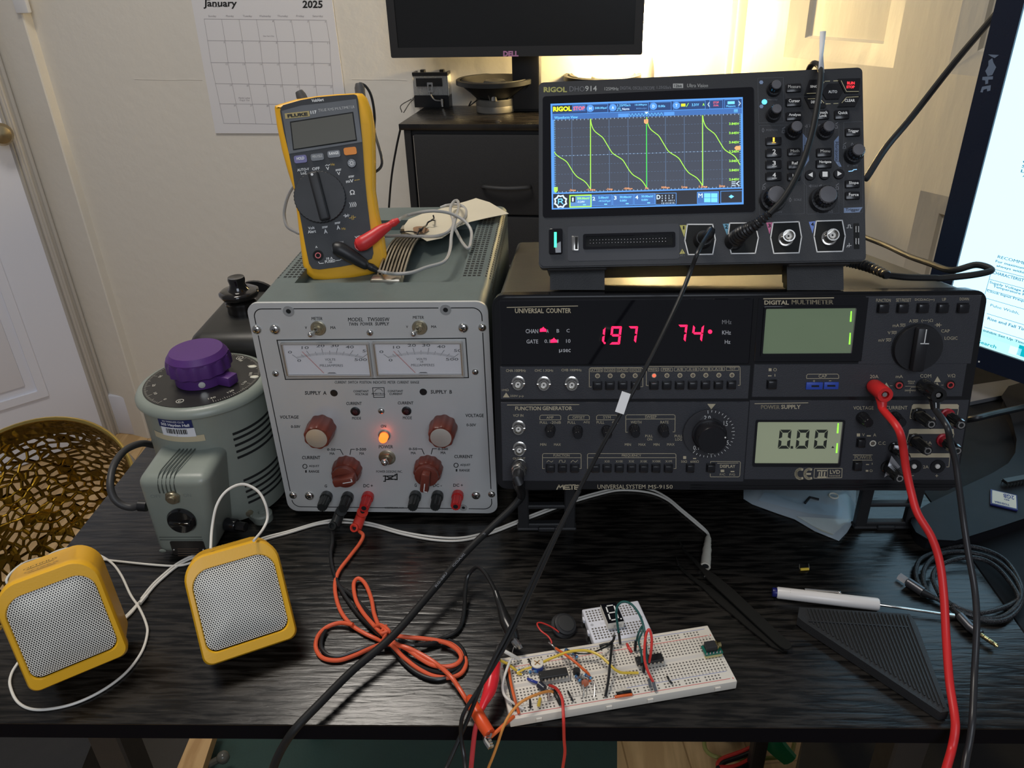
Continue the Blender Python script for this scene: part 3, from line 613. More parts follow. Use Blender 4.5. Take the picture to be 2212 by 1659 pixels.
for u,v in((1312,320),(1217,352),(1150,408),(1108,464)):
    ln([(u,v),(u+38,v)],.0004); ln([(u,v+8),(u+38,v+8)],.0003); ln([(u+2,v+20),(u+12,v+13),(u+24,v+20),(u+36,v+14)],.0004)
ln([(1480,360),(1530,360)],.0004); ln([(1495,348),(1495,372),(1513,360)],.0004,closed=True); ln([(1515,346),(1515,374)],.0004)
ln([(502,768),(502,745),(512,735),(737,734),(747,744),(747,767)],closed=True)
for u,v in((1110,822),(1500,775),(1497,822)): D.poly(m,[(u-26,v+20),(u,v-24),(u+26,v+20)],off=G)
ln([(1138,823),(1156,823)],.0003); ln([(1255,827),(1350,827)],.0003); ln([(1290,878),(1290,850),(1300,835),(1350,835)],.0003); ln([(1545,818),(1530,818)],.0003)
D.poly(m,[(1306,975),(1318,963),(1652,963),(1664,974),(1660,1000),(1302,1000)],off=G); D.poly(m,[(1283,1160),(1298,1152),(1622,1152),(1626,1190),(1280,1190)],off=G); D.quad(m,1270,1338,1590,1370,off=G)
ln([(1302,1000),(1290,1072),(1320,1072)]); ln([(1660,1000),(1650,1060)]); ln([(1280,1190),(1262,1258),(1290,1258)]); ln([(1626,1190),(1615,1230)]); ln([(1595,1340),(1587,1442),(1570,1442)])
for k in range(2):   # CE mark
    cu=455+k*68; pts=[(cu+34*math.cos(a),1495+36*math.sin(a)) for a in [math.radians(70+j*22) for j in range(11)]]; ln(pts,.0022)
ln([(495,1495),(528,1495)],.0018)
ln([(562,1455),(773,1453),(770,1524),(558,1528)],.0005,closed=True); ln([(662,1455),(660,1526)],.0004)
ln([(587,1470),(652,1470)],.0012); ln([(600,1485),(597,1515)],.001); ln([(618,1475),(616,1515)],.0012); ln([(640,1485),(637,1512)],.0012); ln([(590,1520),(648,1519)],.0012)
build_by(m,lambda c:(c[0]>W_*.53,c[2]>.092,c[2]<.016 and c[0]<W_*.5,c[0]>.285),'printed_lettering',m_gold,D.root)
m=M(); D.cr=cA
for t,b in [('CHAN',(302,391,397,423)),('A',(460,393,478,420)),('B',(538,391,558,418)),('C',(613,390,637,416)),('GATE',(308,471,397,501)),('0.1',(445,470,488,497)),('1',(542,470,552,496)),('10',(610,468,644,496)),('μ',(557,545,580,572)),('sec',(588,543,645,567)),('MHz',(1800,321,1871,353)),('KHz',(1800,402,1867,433)),('Hz',(1820,474,1863,503))]:
    D.text(m,t,*b,off=GW,bold=.01)
build_by(m,lambda c:c[0]>.2,'counter_lettering',ink('grey_printing',(.55,.55,.56)),D.root)
# ---- seven segment figures
SEG={'0':'abcdef','1':'bc','4':'bcfg','7':'abc','9':'abcdfg','8':'abcdefg'}
def seg7(D,m,ch,u0,v0,u1,v1,sl,t,off,mi=0,segs=None):
    w=u1-u0;h=v1-v0;g=t*.18
    Vl=lambda a,b:[(u0,a+g),(u0+t,a+(t if a==v0 else t/2)+g),(u0+t,b-(t if b==v1 else t/2)-g),(u0,b-g)]
    Vr=lambda a,b:[(u1,a+g),(u1-t,a+(t if a==v0 else t/2)+g),(u1-t,b-(t if b==v1 else t/2)-g),(u1,b-g)]
    ym=(v0+v1)/2; g=t*.14; q={'a':[(u0+g,v0),(u1-g,v0),(u1-t-g,v0+t),(u0+t+g,v0+t)],'d':[(u0+g,v1),(u1-g,v1),(u1-t-g,v1-t),(u0+t+g,v1-t)],'g':[(u0+t*.4+g,ym),(u0+t+g,ym-t/2),(u1-t-g,ym-t/2),(u1-t*.4-g,ym),(u1-t-g,ym+t/2),(u0+t+g,ym+t/2)],'f':Vl(v0,ym),'b':Vr(v0,ym),'e':Vl(ym,v1),'c':Vr(ym,v1)}
    for s in (segs or SEG[ch]): D.poly(m,[(x+sl*(v1-y)/h,y) for x,y in q[s]],off=off,lift=.0002,mi=mi)
m=M()
seg7(D,m,'1',815,378,898,500,13,16,GW); seg7(D,m,'9',940,370,1020,508,16,17,GW); seg7(D,m,'7',1070,370,1142,497,17,16,GW)
seg7(D,m,'7',1448,358,1520,488,17,16,GW); seg7(D,m,'4',1562,360,1645,487,18,16,GW)
for u,v,r in((904,497,8),(1708,411,16)): D.poly(m,[(u+r*math.cos(a/12*6.2832),v+r*math.sin(a/12*6.2832)) for a in range(12)],off=GW,lift=.0002)
for u,v in((435,398),(516,481)): D.poly(m,[(u-25,v+14),(u-24,v-8),(u-8,v-14),(u+2,v-24),(u+10,v-13),(u+24,v-6),(u+25,v+12)],off=GW,lift=.0002)
build_by(m,lambda c:(int((c[0]-.012)/.0205),c[2]>.143),'lit_digit',glow('red_led_glow',(1,.006,.05),2.8),D.root)
# ---- liquid crystal displays
m_lcd=mat('backlit_lcd_green',(.16,.20,.13),.3,emit=.10,ecol=(.26,.38,.20)); m_lcd2=mat('backlit_lcd_grey',(.26,.28,.20),.3,emit=.13,ecol=(.55,.62,.38))
m_lcdk=ink('lcd_segment',(.02,.025,.018)); m_gr=glow('green_led_spot',(.25,1,.05),1.3)
D.cr=cB; m_lbez=mat('pale_lcd_rim',(.22,.20,.19),.15,.3)
for bx,mm,nm in(((178,232,862,575),m_lcd,'lcd'),((116,1096,762,1412),m_lcd2,'lcd')):
    off=(GW if nm and bx[0]==178 else G)
    a=D.at(bx[0],bx[1],off);b=D.at(bx[2],bx[1],off);c=D.at(bx[2],bx[3],off);d=D.at(bx[0],bx[3],off)
    xs0,xs1,zs0,zs1=(a[0]+d[0])/2,(b[0]+c[0])/2,(c[1]+d[1])/2,(a[1]+b[1])/2; i=.0016
    fr_=M().prism(rrect(xs0-i,zs0-i*2,xs1+i,zs1+i,.0015,3),off-.0014,off,hole=rrect(xs0,zs0,xs1,zs1,.001,3)).build('display_frame',m_gloss,D.root)
    M().box(xs0-.0003,xs1+.0003,off-.0003,off,zs0-.0003,zs1+.0003).build(nm,mm,fr_)
    g=M(); g.rbox(xs0,xs1,off-.0012,off-.0002,zs0-.0018,zs0-.0003,.0004,1); g.box(xs1-.0006,xs1,off-.0009,off-.0003,zs0,zs1)
    g.build('pale_rim',m_lbez,fr_)  # pale strips along the lower and right edges of the display
    g=M()
    for v0,v1 in (((255,335),(420,508)) if bx[0]==178 else ((1110,1185),(1262,1335))):
        u=bx[2]-22-(v0-bx[1])*.05; D.poly(g,[(u,v0),(u+9,v0),(u+5,v1),(u-7,v1)],off=off-.0004)
    g.build('backlight_spot',m_gr,fr_)
    if bx[0]==116:
        g=M()
        for u0,u1 in((287,372),(422,510),(560,650)): seg7(D,g,'0',u0-5,1158,u1,1303,16,23,off-.0003)
        D.quad(g,380,1283,400,1303,off=off-.0003); D.poly(g,[(690,1298),(702,1282),(714,1298)],off=off-.0003); g.build('lcd_figures',m_lcdk,fr_)
# ---- buttons
def button(u0,v0,u1,v1,h=.0042,name='push_button',off=G,rec=True):
    m=M(); 
    x0,x1,z0,z1=D.block(m,u0,v0,u1,v1,h,.0006,off)
    if rec: m.prism(rrect(x0-.0008,z0-.0008,x1+.0008,z1+.0008,.0004,1),off-.0005,off+.0003,hole=rrect(x0-.0001,z0-.0001,x1+.0001,z1+.0001,.0003,1))
    return m.build(name,m_btn,D.root)
D.cr=cA
for k,u in enumerate((848,943,1041,1140,1281,1379,1478,1577,1676,1775,1875)): button(u-27,806-(k*.6),u+33,858-k*.6)
for u in(488,580,674,832,922,1016,1110,1203,1297,1392): button(u-27,1440,u+31,1490)
button(1535,1436,1588,1490); button(1690,1434,1748,1488)
m=M();m2=M()
for k,u in enumerate((850,946,1043,1137,1281,1379,1478,1577,1676,1775,1875)):
    x,z=D.at(u,748-k*.6,G); (m2 if k==4 else m).lathe([(.0015,0),(.0013,.0005),(.0003,.0006)],(x,G,z),(0,-1,0),14)
    m.prism(circ(x,z,.0021,18),G-.0003,G,mi=1,hole=circ(x,z,.0013,18))
m.build('indicator_lamp',[mat('dull_led',(.16,.13,.10),.4),m_gold],D.root); m2.build('lit_indicator',glow('red_led_small',(1,.06,.03),2.2),D.root)
D.cr=cB
for u in(1100,1250,1404,1556,1712): button(u-42,206,u+34,270)
button(212,792,278,852); button(900,1240,955,1298); button(872,1414,928,1476)
m=M(); x,z=D.at(1007,1262,G); m.prism(circ(x,z,.0028,20),G-.0004,G,hole=circ(x,z,.0018,20)); m.lathe([(.0016,0),(.0012,.0006),(.0003,.0007)],(x,G,z),(0,-1,0),12,mi=1); m.build('current_lamp',[ink('cream_printing',(.7,.66,.55)),mat('dull_led',(0,0,0))],D.root)
# capacitor sockets
m_blue=mat('blue_plastic',(.03,.075,.42),.4)
for b,s in(((500,799,627,853),(540,819,598,833)),((636,798,747,851),(660,817,722,831))):
    m=M(); D.block(m,*b,.0014,.0003,G); D.quad(m,*s,off=G-.0014,mi=1); m.build('component_socket',[m_blue,m_slot],D.root)
# ---- BNC sockets
m_pin=mat('white_dielectric',(.75,.72,.66),.5)
def bnc(D,u,v,r,h,off=G,parent=None,big=True,name='bnc_socket'):
    x,z=D.at(u,v,off-h); m=M(); N=24
    m.lathe([(r*1.22,0),(r*1.22,.0018),(r*1.0,.0022)],(x,off,z),(0,-1,0),N); m.lathe([(r*.98,.002),(r*.98,h),(r*.80,h),(r*.78,h*.4),(.0002,h*.4)],(x,off,z),(0,-1,0),N,cap=False)
    m.mi=1; m.lathe([(r*.5,h*.4),(r*.5,h*.85),(r*.16,h*.85),(r*.14,h*.5)],(x,off,z),(0,-1,0),16,cap=False)
    m.mi=2; m.cyl((x,off-h*.5,z),(0,-1,0),r*.15,h*.3,8)
    m.mi=0
    for s in(-1,1): m.cyl((x+s*r*.9,off-h*.6,z),(s,0,0),r*.16,r*.32,8)
    return m.build(name,[m_chrome,m_pin,m_slot],parent or D.root),(x,off,z)
D.cr=cA
for u,v in((243,818),(440,822),(655,822),(246,1160),(253,1322)): bnc(D,u,v,.0048,.0095)
_,BNC_OUT=bnc(D,254,1450,.0048,.008)
# ---- small knobs
def sknob(D,u,v,r,h,off=G,parent=None,name='control_knob',fn=14,mm=None,fl=.09):
    x,z=D.at(u,v,off); m=M(); m.lathe([(r,0),(r,h*.25),(r*.96,h*.3)],(x,off,z),(0,-1,0),36); m.lathe([(r*.92,h*.3),(r*.80,h*.95),(r*.7,h)],(x,off,z),(0,-1,0),56,flute=fl,fn=fn)
    return m.build(name,mm or m_btn,parent or D.root),(x,off,z)
for u,v in((490,1152),(698,1160),(920,1160),(1130,1150),(1350,1150)): sknob(D,u,v,.0047,.014)
D.cr=cB
for u,v in((925,1063),(1172,1062)): sknob(D,u,v,.0052,.0155)
# ---- frequency dial
D.cr=cA; x,z=D.at(1700,1190,G-.004); rd=D.len(1700,1190,194)
dial=M().lathe([(rd,.0035),(rd,.0045),(rd*.99,.0047),(.0002,.0047)],(x,G,z),(0,-1,0),64).build('frequency_dial',mat('clear_dial_disc',(.06,.06,.065),.08,noise=.01,alpha=.55),D.root)
t=M(); P_=lambda a,r:(x+rd*r*math.sin(a),z+rd*r*math.cos(a))
for k in range(26):
    a=math.radians(-6+k*8.9); line2(t,[P_(a,.985),P_(a,.87 if k%5==0 else .92)],.0004,G-.0049)
off=G-.0049
for s_,b in(('2.0',(1663,1052,1713,1080)),('1.5',(1812,1092,1842,1130)),('.5',(1826,1240,1850,1272)),('0.5',(1690,1328,1736,1344)),('0.1',(1580,1280,1622,1312))): D.text(t,s_,*b,off=off,rot=0)
t.build('dial_scale',m_wink,dial)
k_=M().lathe([(.0148,.0047),(.0148,.007),(.0138,.0078)],(x,G,z),(0,-1,0),48).lathe([(.0128,.0078),(.0126,.019),(.0118,.0205),(.0002,.0207)],(x,G,z),(0,-1,0),48).sph((x+.0105,G-.0204,z+.0028),.0008,8,mi=1).build('dial_knob',[m_btn,m_wink],dial)
# ---- range selector of the meter
D.cr=cB; x,z=D.at(1338,528,G); r=D.len(1338,528,183)
m=M(); m.lathe([(r*1.03,0),(r*1.03,.001),(r,.001),(r,.0045),(r*.985,.0052),(.0002,.0052)],(x,G,z),(0,-1,0),64)
sel=m.build('range_selector',mat('soft_black_knob',(.014,.014,.016),.42),D.root)
g=M(); X=Matrix.Translation((x,G,z))@Matrix.Rotation(.02,4,'Y'); g.rbox(-r*.30,r*.20,-.0125,-.005,-r*.94,r*.96,.0018,2,X=X); g.mi=1
g.box(-r*.01,r*.03,-.01262,-.0125,r*.30,r*.92,X=X); g.box(-r*.15,r*.20,-.01262,-.0125,r*.29,r*.33,X=X); g.build('grip',[mat('soft_black_knob'),m_wink],sel)
# ---- 4 mm jacks of the meter
m_rj=mat('red_socket',(.55,.06,.06),.35)
for u,v,full in((1010,822,0),(1204,818,1),(1392,818,0),(1594,815,1)):
    x,z=D.at(u,v,G); m=M(); m.prism(circ(x,z,.0046,28),G-.0006,G+.0002,hole=circ(x,z,.0041,28)); m.prism(circ(x,z,.0041,24),G-.0002,G,mi=1)
    if full: m.mi=2; m.lathe([(.0028,0),(.0028,.0018),(.0018,.0018),(.0018,0)],(x,G,z),(0,-1,0),24,cap=False); m.mi=1; m.prism(circ(x,z,.0018,16),G-.0005,G)
    m.build('banana_socket',[m_plate,m_slot,m_rj],D.root)
# ---- output posts
m_shiny=mat('shiny_black',(.010,.010,.010),.12,noise=.03,coat=.3); m_redb=mat('red_collar',(.42,.015,.03),.3)
def post(u,v,fu,fv,red=False,r=.0052):
    x,z=D.at(u,v,G); h=D.hsolve(u,v,fu,fv) ; h=min(.025,max(.016,h)); m=M()
    m.lathe([(r*1.15,0),(r*1.15,.002),(r*.9,.0024),(r*.9,h*.35)],(x,G,z),(0,-1,0),32,mi=1 if red else 0)
    m.lathe([(r*1.0,h*.35),(r*.92,h*.9),(r*.84,h)],(x,G,z),(0,-1,0),40,flute=.1,fn=8,mi=0); m.lathe([(r*.56,h),(r*.56,h+.0008),(r*.36,h+.0008),(r*.34,h-.002)],(x,G,z),(0,-1,0),20,mi=2,cap=False)
    m.prism(circ(x,z,r*.36,12),G-h-.0001,G-h+.0003,mi=3)
    m.build('output_post',[m_shiny,m_redb,m_chrome,m_slot],D.root); return x,z,h
post(1350,1040,1465,1150); post(1325,1235,1440,1345); post(1570,1045,1660,1150,True); post(1543,1235,1645,1335,True)
pa=post(1172,1292,1258,1385,r=.0045); pb=post(1120,1440,1200,1552)
m=M(); m.rbox(pa[0]-.005,pa[0]+.007,G-.0105,G-.0098,pa[1]+.002,pa[1]+.006,.0003,1)
q1=D.at(1148,1355,G-.008); q2=D.at(1092,1520,G-.008); q3=D.at(1215,1440,G-.008); m.add([(q[0],G-.008-e,q[1]) for e in(0,.0006) for q in(q1,q2,q3)],[(0,1,2),(5,4,3),(0,1,4,3),(1,2,5,4),(2,0,3,5)]); m.build('shorting_strap',mat('bright_strap',(.7,.7,.72),.25,1),D.root)
for u,v in((1322,1437),(1500,1437)):
    x,z=D.at(u,v,G); m=M(); m.prism(circ(x,z,.0062,28),G-.0010,G,hole=circ(x,z,.0030,28)); m.prism(circ(x,z,.0031,16),G-.0003,G,mi=1); m.mi=2; m.lathe([(.0022,.0002),(.0020,.0016),(.0005,.002)],(x-.0003,G,z+.0002),(0,-1,0),14); m.build('low_voltage_socket',[m_bez,m_slot,m_pin],D.root)
# ---- folding legs
for xa,xb in((-.0074,.0450),(.2990,.3530)):
    m=M(); y0=.2095; zt_=.0700
    for x in(xa,xb-.010): m.rbox(x,x+.010,y0,y0+.008,0,zt_,.001,1)
    for z_,h_ in((.0,.007),(.024,.004),(.045,.005)): m.rbox(xa+.002,xb-.002,y0+.0005,y0+.0075,z_,z_+h_,.001,1)
    m.rbox(xa-.0012,xb+.0012,y0-.001,y0+.009,0,.003,.001,1); m.rbox((xa+xb)/2-.008,(xa+xb)/2+.008,y0-.0025,y0+.003,.0,.0045,.001,1)
    under(m.build('folding_leg',m_blkm),D.root)
for x in(.03,.34):
    q=D.w((x/.907,DP-.03,.0)); under(M().cyl((q[0],q[1],0),(0,0,1),.008,q[2]+.0015,16).build('rear_foot',m_blkm),D.root)
# ================================================================ OSCILLOSCOPE
OW,OH=.26535,.160
os_=Dev('oscilloscope',(.0148,.2081,.2571),Rz(-.0679)@Ry(-.0281)@Rx(-.5458),.906); tag(os_.root,'black digital oscilloscope with glowing blue screen showing green sawtooth waves','oscilloscope')
D=os_; cA=crop(1150,150,1650,1885); cB=crop(1620,60,1900,860)
m_osh=mat('charcoal_shell',(.022,.023,.026),.48,bump=.15,bs=1500); m_osp=mat('charcoal_panel',(.030,.031,.036),.42,noise=.04); m_line=ink('faint_grey_line',(.075,.08,.09)); m_gw=ink('dim_grey_printing',(.16,.165,.18))
m_tab=ink('pale_blue_tab',(.20,.27,.42)); m_wh=ink('white_key_printing',(.80,.80,.78))
m=M(); m.prism(rrect(0,0,OW,OH,.004,4),.0015,.012); m.prism(rrect(.001,.001,OW-.001,OH-.001,.004,4),0,.002)
m.prism(rrect(.003,.004,OW-.003,OH-.003,.006,4),.012,.0765); m.build('body',m_osh,D.root)
D.cr=cA; m=M()
def fplate(m,u0,v0,u1,v1,h,r,mi=0):
    a=D.at(u0,v0);b=D.at(u1,v1);c=D.at(u1,v0);d=D.at(u0,v1); x0,x1,z0,z1=(a[0]+d[0])/2,(b[0]+c[0])/2,(b[1]+d[1])/2,(a[1]+c[1])/2
    m.prism(rrect(x0,z0,x1,z1,r,3),-h,.0003,mi=mi); return x0,x1,z0,z1
a=D.at(62,232);b=D.at(1815,1190); sx0,sx1,sz0,sz1=.0035,b[0],.0425,D.at(900,185)[1]
m.prism(rrect(sx0,sz0,sx1,sz1,.0025,3),-.0006,.0003); m.build('screen_glass_frame',m_gloss,D.root)
# lit screen: base plus everything it shows
C_=lambda n,c,s=1.0:glow('screen_'+n,c,s)
scr=[C_('blue',(.07,.24,.62),1.15),C_('slate',(.040,.048,.070),1.0),C_('navy',(.015,.045,.15),1.0),C_('lime',(.36,.95,.06),1.15),C_('green',(.04,.62,.04),1.1),C_('grid',(.10,.17,.30),1.0),C_('axis',(.45,.68,.95),1.0),C_('white',(.62,.80,1),1.0),C_('cyan',(.15,.55,1),1.15),C_('pink',(.95,.16,.22),.9),C_('orange',(1,.42,.16),.9),C_('black',(.012,.014,.022),1.0),C_('yellow',(.72,.85,.02),1.0),C_('midblue',(.04,.13,.38),1.0),C_('dimblue',(.10,.25,.55),.9)]
BL,SL,NV,LI,GR,GD,AX,WH,CY,PK,OR,BK,YE,MB,DB=range(15)
off=-.0006
m=M(); D.poly(m,[(148,280),(1713,226),(1720,1098),(158,1141)],off=off,lift=.0001,mi=BL)
tl=lambda u:280-.0348*(u-148)
def S(x,y): u=150+x/1024*1567; return u+ (y/600)*(8-4*x/1024), tl(u)+y/600*(862+11*x/1024)
def sq(x0,y0,x1,y1,mi,l=.0002): D.poly(m,[S(x0,y0),S(x1,y0),S(x1,y1),S(x0,y1)],off=off,lift=l,mi=mi)
def sfr(x0,y0,x1,y1,mi,w=.0004,l=.0003): D.line(m,[S(x0,y0),S(x1,y0),S(x1,y1),S(x0,y1)],w,off=off,mi=mi,closed=True,lift=l)
def st(t,x0,y0,x1,y1,mi,bold=.015,l=.0004):
    V,F=tmesh(t,bold); vs=[]
    for a,b in V: u,v=S(x0+(x1-x0)*a,y1+(y0-y1)*b); p=D.at(u,v,off); vs.append((p[0],off-l,p[1]))
    m.add(vs,F,mi=mi)
sq(8,10,1016,60,NV); sq(8,62,1016,92,MB); sq(16,92,1010,505,SL,.0003); sq(8,512,1016,592,BK)
sq(9,14,112,48,BK,.0003); st('RIGOL',12,18,111,46,YE,.05); sq(114,14,184,48,MB,.0003); st('STOP',119,21,181,43,PK,.03)
def ball(x,t):
    D.poly(m,[S(x+20*math.cos(a/20*6.2832),35+20*math.sin(a/20*6.2832)) for a in range(20)],off=off,lift=.00045,mi=BL)
    V=st(t,x-6,27,x+6,43,WH,.02,.0006)
for x0,x1 in((196,303),(318,520),(532,640),(654,822),(845,915),(925,998)): sfr(x0,13,x1,60,BL,.0003)
for x,t in((210,'H'),(330,'A'),(546,'D'),(668,'T')): ball(x,t)
st('500.00μs/',235,28,300,42,CY); st('1.25MSa/s',354,17,424,30,CY); st('10.00kpts',448,19,511,31,CY); st('Norm',380,38,417,51,WH); st('800ns/pt',454,40,510,51,DB); st('0.00s',572,29,608,42,CY)
D.line(m,[S(350,52),S(357,52),S(357,38),S(368,38),S(368,52),S(376,52)],.0004,off=off,mi=CY,lift=.0004)
sq(693,26,716,42,YE,.0004); st('3.31V',750,27,788,42,CY); st('A',807,27,818,42,LI); D.line(m,[S(722,43),S(732,25)],.0004,off=off,mi=LI,lift=.0004)
st('STOP',864,20,894,32,PK); st('DUAL',866,37,893,47,PK); st('Measure',934,43,982,54,CY); sq(940,22,978,38,CY,.0004)
for P in(((842,25),(836,35),(842,46)),((1001,25),(1008,35),(1001,46))): D.line(m,[S(*p) for p in P],.0005,off=off,mi=WH,lift=.0004)
st('Waveform View',18,73,143,88,CY,.02); sq(358,70,414,90,BL,.0004); sq(602,70,657,90,BL,.0004)
D.line(m,[S(416+k*8.6,88 if k%2 else 72) for k in range(22)],.00025,off=off,mi=CY,lift=.0004); D.poly(m,[S(498,66),S(520,66),S(509,78)],off=off,lift=.0006,mi=WH)
for k in range(3): D.line(m,[S(975,70+k*6),S(993,70+k*6)],.0004,off=off,mi=CY,lift=.0004)
for x in(111,210,309,410,510,609,709,809,909): D.line(m,[S(x,93),S(x,505)],.0003,off=off,mi=GD,lift=.0004)
for y in(143,195,247,350,402,454): 
    for k in range(60): D.line(m,[S(20+k*16.5,y),S(27+k*16.5,y)],.00018,off=off,mi=GD,lift=.0004)
D.line(m,[S(16,298),S(912,298)],.00025,off=off,mi=GD,lift=.0004)
for k in range(45): a,b=S(20+k*20,298); D.poly(m,[(a-2.4,b-2.4),(a+2.4,b-2.4),(a+2.4,b+2.4),(a-2.4,b+2.4)],off=off,lift=.00045,mi=AX)
for k in range(50):
    D.line(m,[S(18+k*20,93),S(18+k*20,98)],.0003,off=off,mi=AX,lift=.0004); D.line(m,[S(18+k*20,504),S(18+k*20,500)],.0003,off=off,mi=AX,lift=.0004)
for k in range(40): D.line(m,[S(18,96+k*10.2),S(22,96+k*10.2)],.0003,off=off,mi=CY,lift=.0004); D.line(m,[S(1004,96+k*10.2),S(1008,96+k*10.2)],.0003,off=off,mi=CY,lift=.0004)
wave=[(475,408),(479,440),(490,475),(502,497),(520,516),(548,537),(575,560),(600,600),(625,642),(650,680),(680,703),(712,722),(740,745),(765,785),(790,825),(820,860),(852,880),(880,898),(905,925),(927,960)]
w2=[Vector((a,b,0)) for a,b in wave]; w2=[(p.x,p.y) for p in cat(w2,4)]
for k in(-1,0,1,2):
    P=[(a+456*k,b-14.5*k) for a,b in w2]; P=[p for p in P if 178<=p[0]<=1692]
    D.line(m,P,.00058,off=off,mi=LI,lift=.0006)
for k,t0,b0 in((0,408,966),(1,448,962),(2,380,945)): D.line(m,[(473+456*k,t0),(474+456*k,b0)],.00065,off=off,mi=LI if k!=1 else GR,lift=.0006)
for j,v in enumerate((433,508,584,659,736,811,886)): D.text(m,('3.845V','3.645V','3.445V','3.245V','3.045V','2.845V','2.645V')[j],1602,v,1684,v+19,off=off-.0004,mi=LI,bold=.02)
for t,b in(('-2ms',(298,975,353,991)),('-1.5ms',(440,970,512,988)),('-1ms',(600,966,653,983)),('-500μs',(742,962,815,980)),('0s',(918,958,945,974)),('500μs',(1050,953,1117,971)),('1ms',(1216,949,1262,966)),('1.5ms',(1357,945,1424,963)),('2ms',(1520,941,1569,957))): D.text(m,t,*b,off=off-.0005,mi=OR,bold=.02)
D.poly(m,[(909,410),(943,408),(943,435),(926,448),(909,437)],off=off,lift=.0008,mi=OR); D.text(m,'T',920,414,932,432,off=off-.0009,mi=NV)
D.poly(m,[(1643,643),(1657,627),(1694,625),(1694,657),(1657,660)],off=off,lift=.0008,mi=OR); D.poly(m,[(176,962),(206,960),(207,990),(190,1006),(177,992)],off=off,lift=.0008,mi=LI)
for k in range(3): D.line(m,[(1624,918+k*15),(1652,917+k*15)],.0005,off=off,mi=WH,lift=.0006)
D.line(m,[(1682,914),(1662,931),(1682,948)],.0006,off=off,mi=WH,lift=.0006)
# bottom bar
g=[(230+(50 if k%2 else 42)*math.cos(math.radians(k*22.5)),1076+(50 if k%2 else 42)*math.sin(math.radians(k*22.5))) for k in range(16)]
D.line(m,g,.0012,off=off,mi=WH,closed=True,lift=.0005); D.line(m,[(212,1095),(212,1058),(238,1056),(246,1068),(232,1078),(212,1079)],.0008,off=off,mi=CY,lift=.0005); D.line(m,[(232,1078),(248,1095)],.0008,off=off,mi=CY,lift=.0005)
def chb(u0,v0,u1,v1,bg,bd,w=.0004): D.poly(m,[(u0,v0),(u1,v0-5),(u1,v1-5),(u0,v1)],off=off,lift=.0004,mi=bg); D.line(m,[(u0,v0),(u1,v0-5),(u1,v1-5),(u0,v1)],w,off=off,mi=bd,closed=True,lift=.0005)
chb(306,1029,478,1122,DB,LI,.0009); chb(482,1025,648,1115,MB,BL); chb(654,1021,822,1110,MB,BL); chb(829,1016,997,1105,MB,BL); chb(1003,1012,1170,1102,BK,BL); chb(1343,1001,1515,1094,MB,BL); chb(1533,993,1708,1090,BK,BL)
D.quad(m,312,1034,350,1084,off=off,lift=.0006,mi=BK)
for t,b,c in(('1',(322,1044,337,1076),WH),('2',(489,1038,512,1068),WH),('3',(664,1030,686,1062),WH),('4',(838,1026,862,1057),WH),('D',(1012,1022,1043,1058),WH),('M',(1352,1010,1386,1045),WH),('200.00mV/',(363,1041,466,1059),LI),('-3.24V',(365,1070,427,1086),WH),('5.00mV/',(538,1035,622,1053),CY),('-413.57μV',(538,1064,638,1082),CY),
 ('50.00mV/',(712,1030,807,1049),CY),('0.00V',(712,1060,770,1077),CY),('50.00mV/',(888,1025,985,1043),CY),('0.00V',(888,1054,943,1071),CY)): D.text(m,t,*b,off=off-.0006,mi=c,bold=.02)
for r_ in range(4):
    for c_ in range(4): D.text(m,str(r_*4+c_),1052+c_*28,1024+r_*20-c_,1052+c_*28+(10 if r_*4+c_<10 else 20),1036+r_*20-c_,off=off-.0006,mi=WH)
for r_ in range(2):
    for c_ in range(2): D.quad(m,1398+c_*56,1010+r_*38,1450+c_*56,1045+r_*38,off=off,lift=.0006,mi=CY)
for k in range(4): D.quad(m,(412,585,760,935)[k],(1099,1095,1090,1084)[k],(436,609,784,959)[k],(1107,1103,1098,1092)[k],off=off,lift=.0006,mi=CY)
D.poly(m,[(1598,1038),(1618,1022),(1642,1036),(1618,1052)],off=off,lift=.0006,mi=CY)
sc_=m.build('screen',scr,D.root)
# lettering on the frame
m=M()
D.text(m,'DHO',303,138,425,180,bold=-.01); D.text(m,'914',430,134,525,178,mi=1,bold=.01); D.text(m,'RIGOL',92,143,282,187,mi=2,bold=.04)
D.text(m,'125MHz',588,145,702,171,mi=1); D.text(m,'DIGITAL OSCILLOSCOPE',715,139,995,165); D.text(m,'1.25GSa/s',1013,135,1130,158); D.quad(m,1145,116,1228,152,mi=1); D.text(m,'12bit',1155,122,1218,145,off=-.0002,mi=3,bold=.02); D.text(m,'Ultra Vision',1260,117,1430,146,italic=.02,mi=1)
D.text(m,'LA',700,1484,760,1515); D.poly(m,[(783,1514),(806,1480),(830,1512)]); D.text(m,'300V RMS CAT I',1100,1508,1238,1524)
D.line(m,[(300,1516),(385,1514)],.0005); D.line(m,[(325,1515),(345,1500),(368,1500)],.0004); D.line(m,[(335,1515),(352,1530),(370,1530)],.0004)
m.mi=0
D.poly(m,[(1198,1502),(1220,1462),(1244,1500)],mi=4); D.text(m,'!',1217,1474,1222,1495,off=-.0002,mi=3)
build_by(m,lambda c:(c[2]>.1,c[2]<.1 and c[0]>.12),'printed_lettering',[m_gw,ink('silver_printing',(.38,.39,.38)),ink('olive_printing',(.35,.34,.10)),m_osh,ink('yellow_printing',(.55,.50,.16))],D.root)
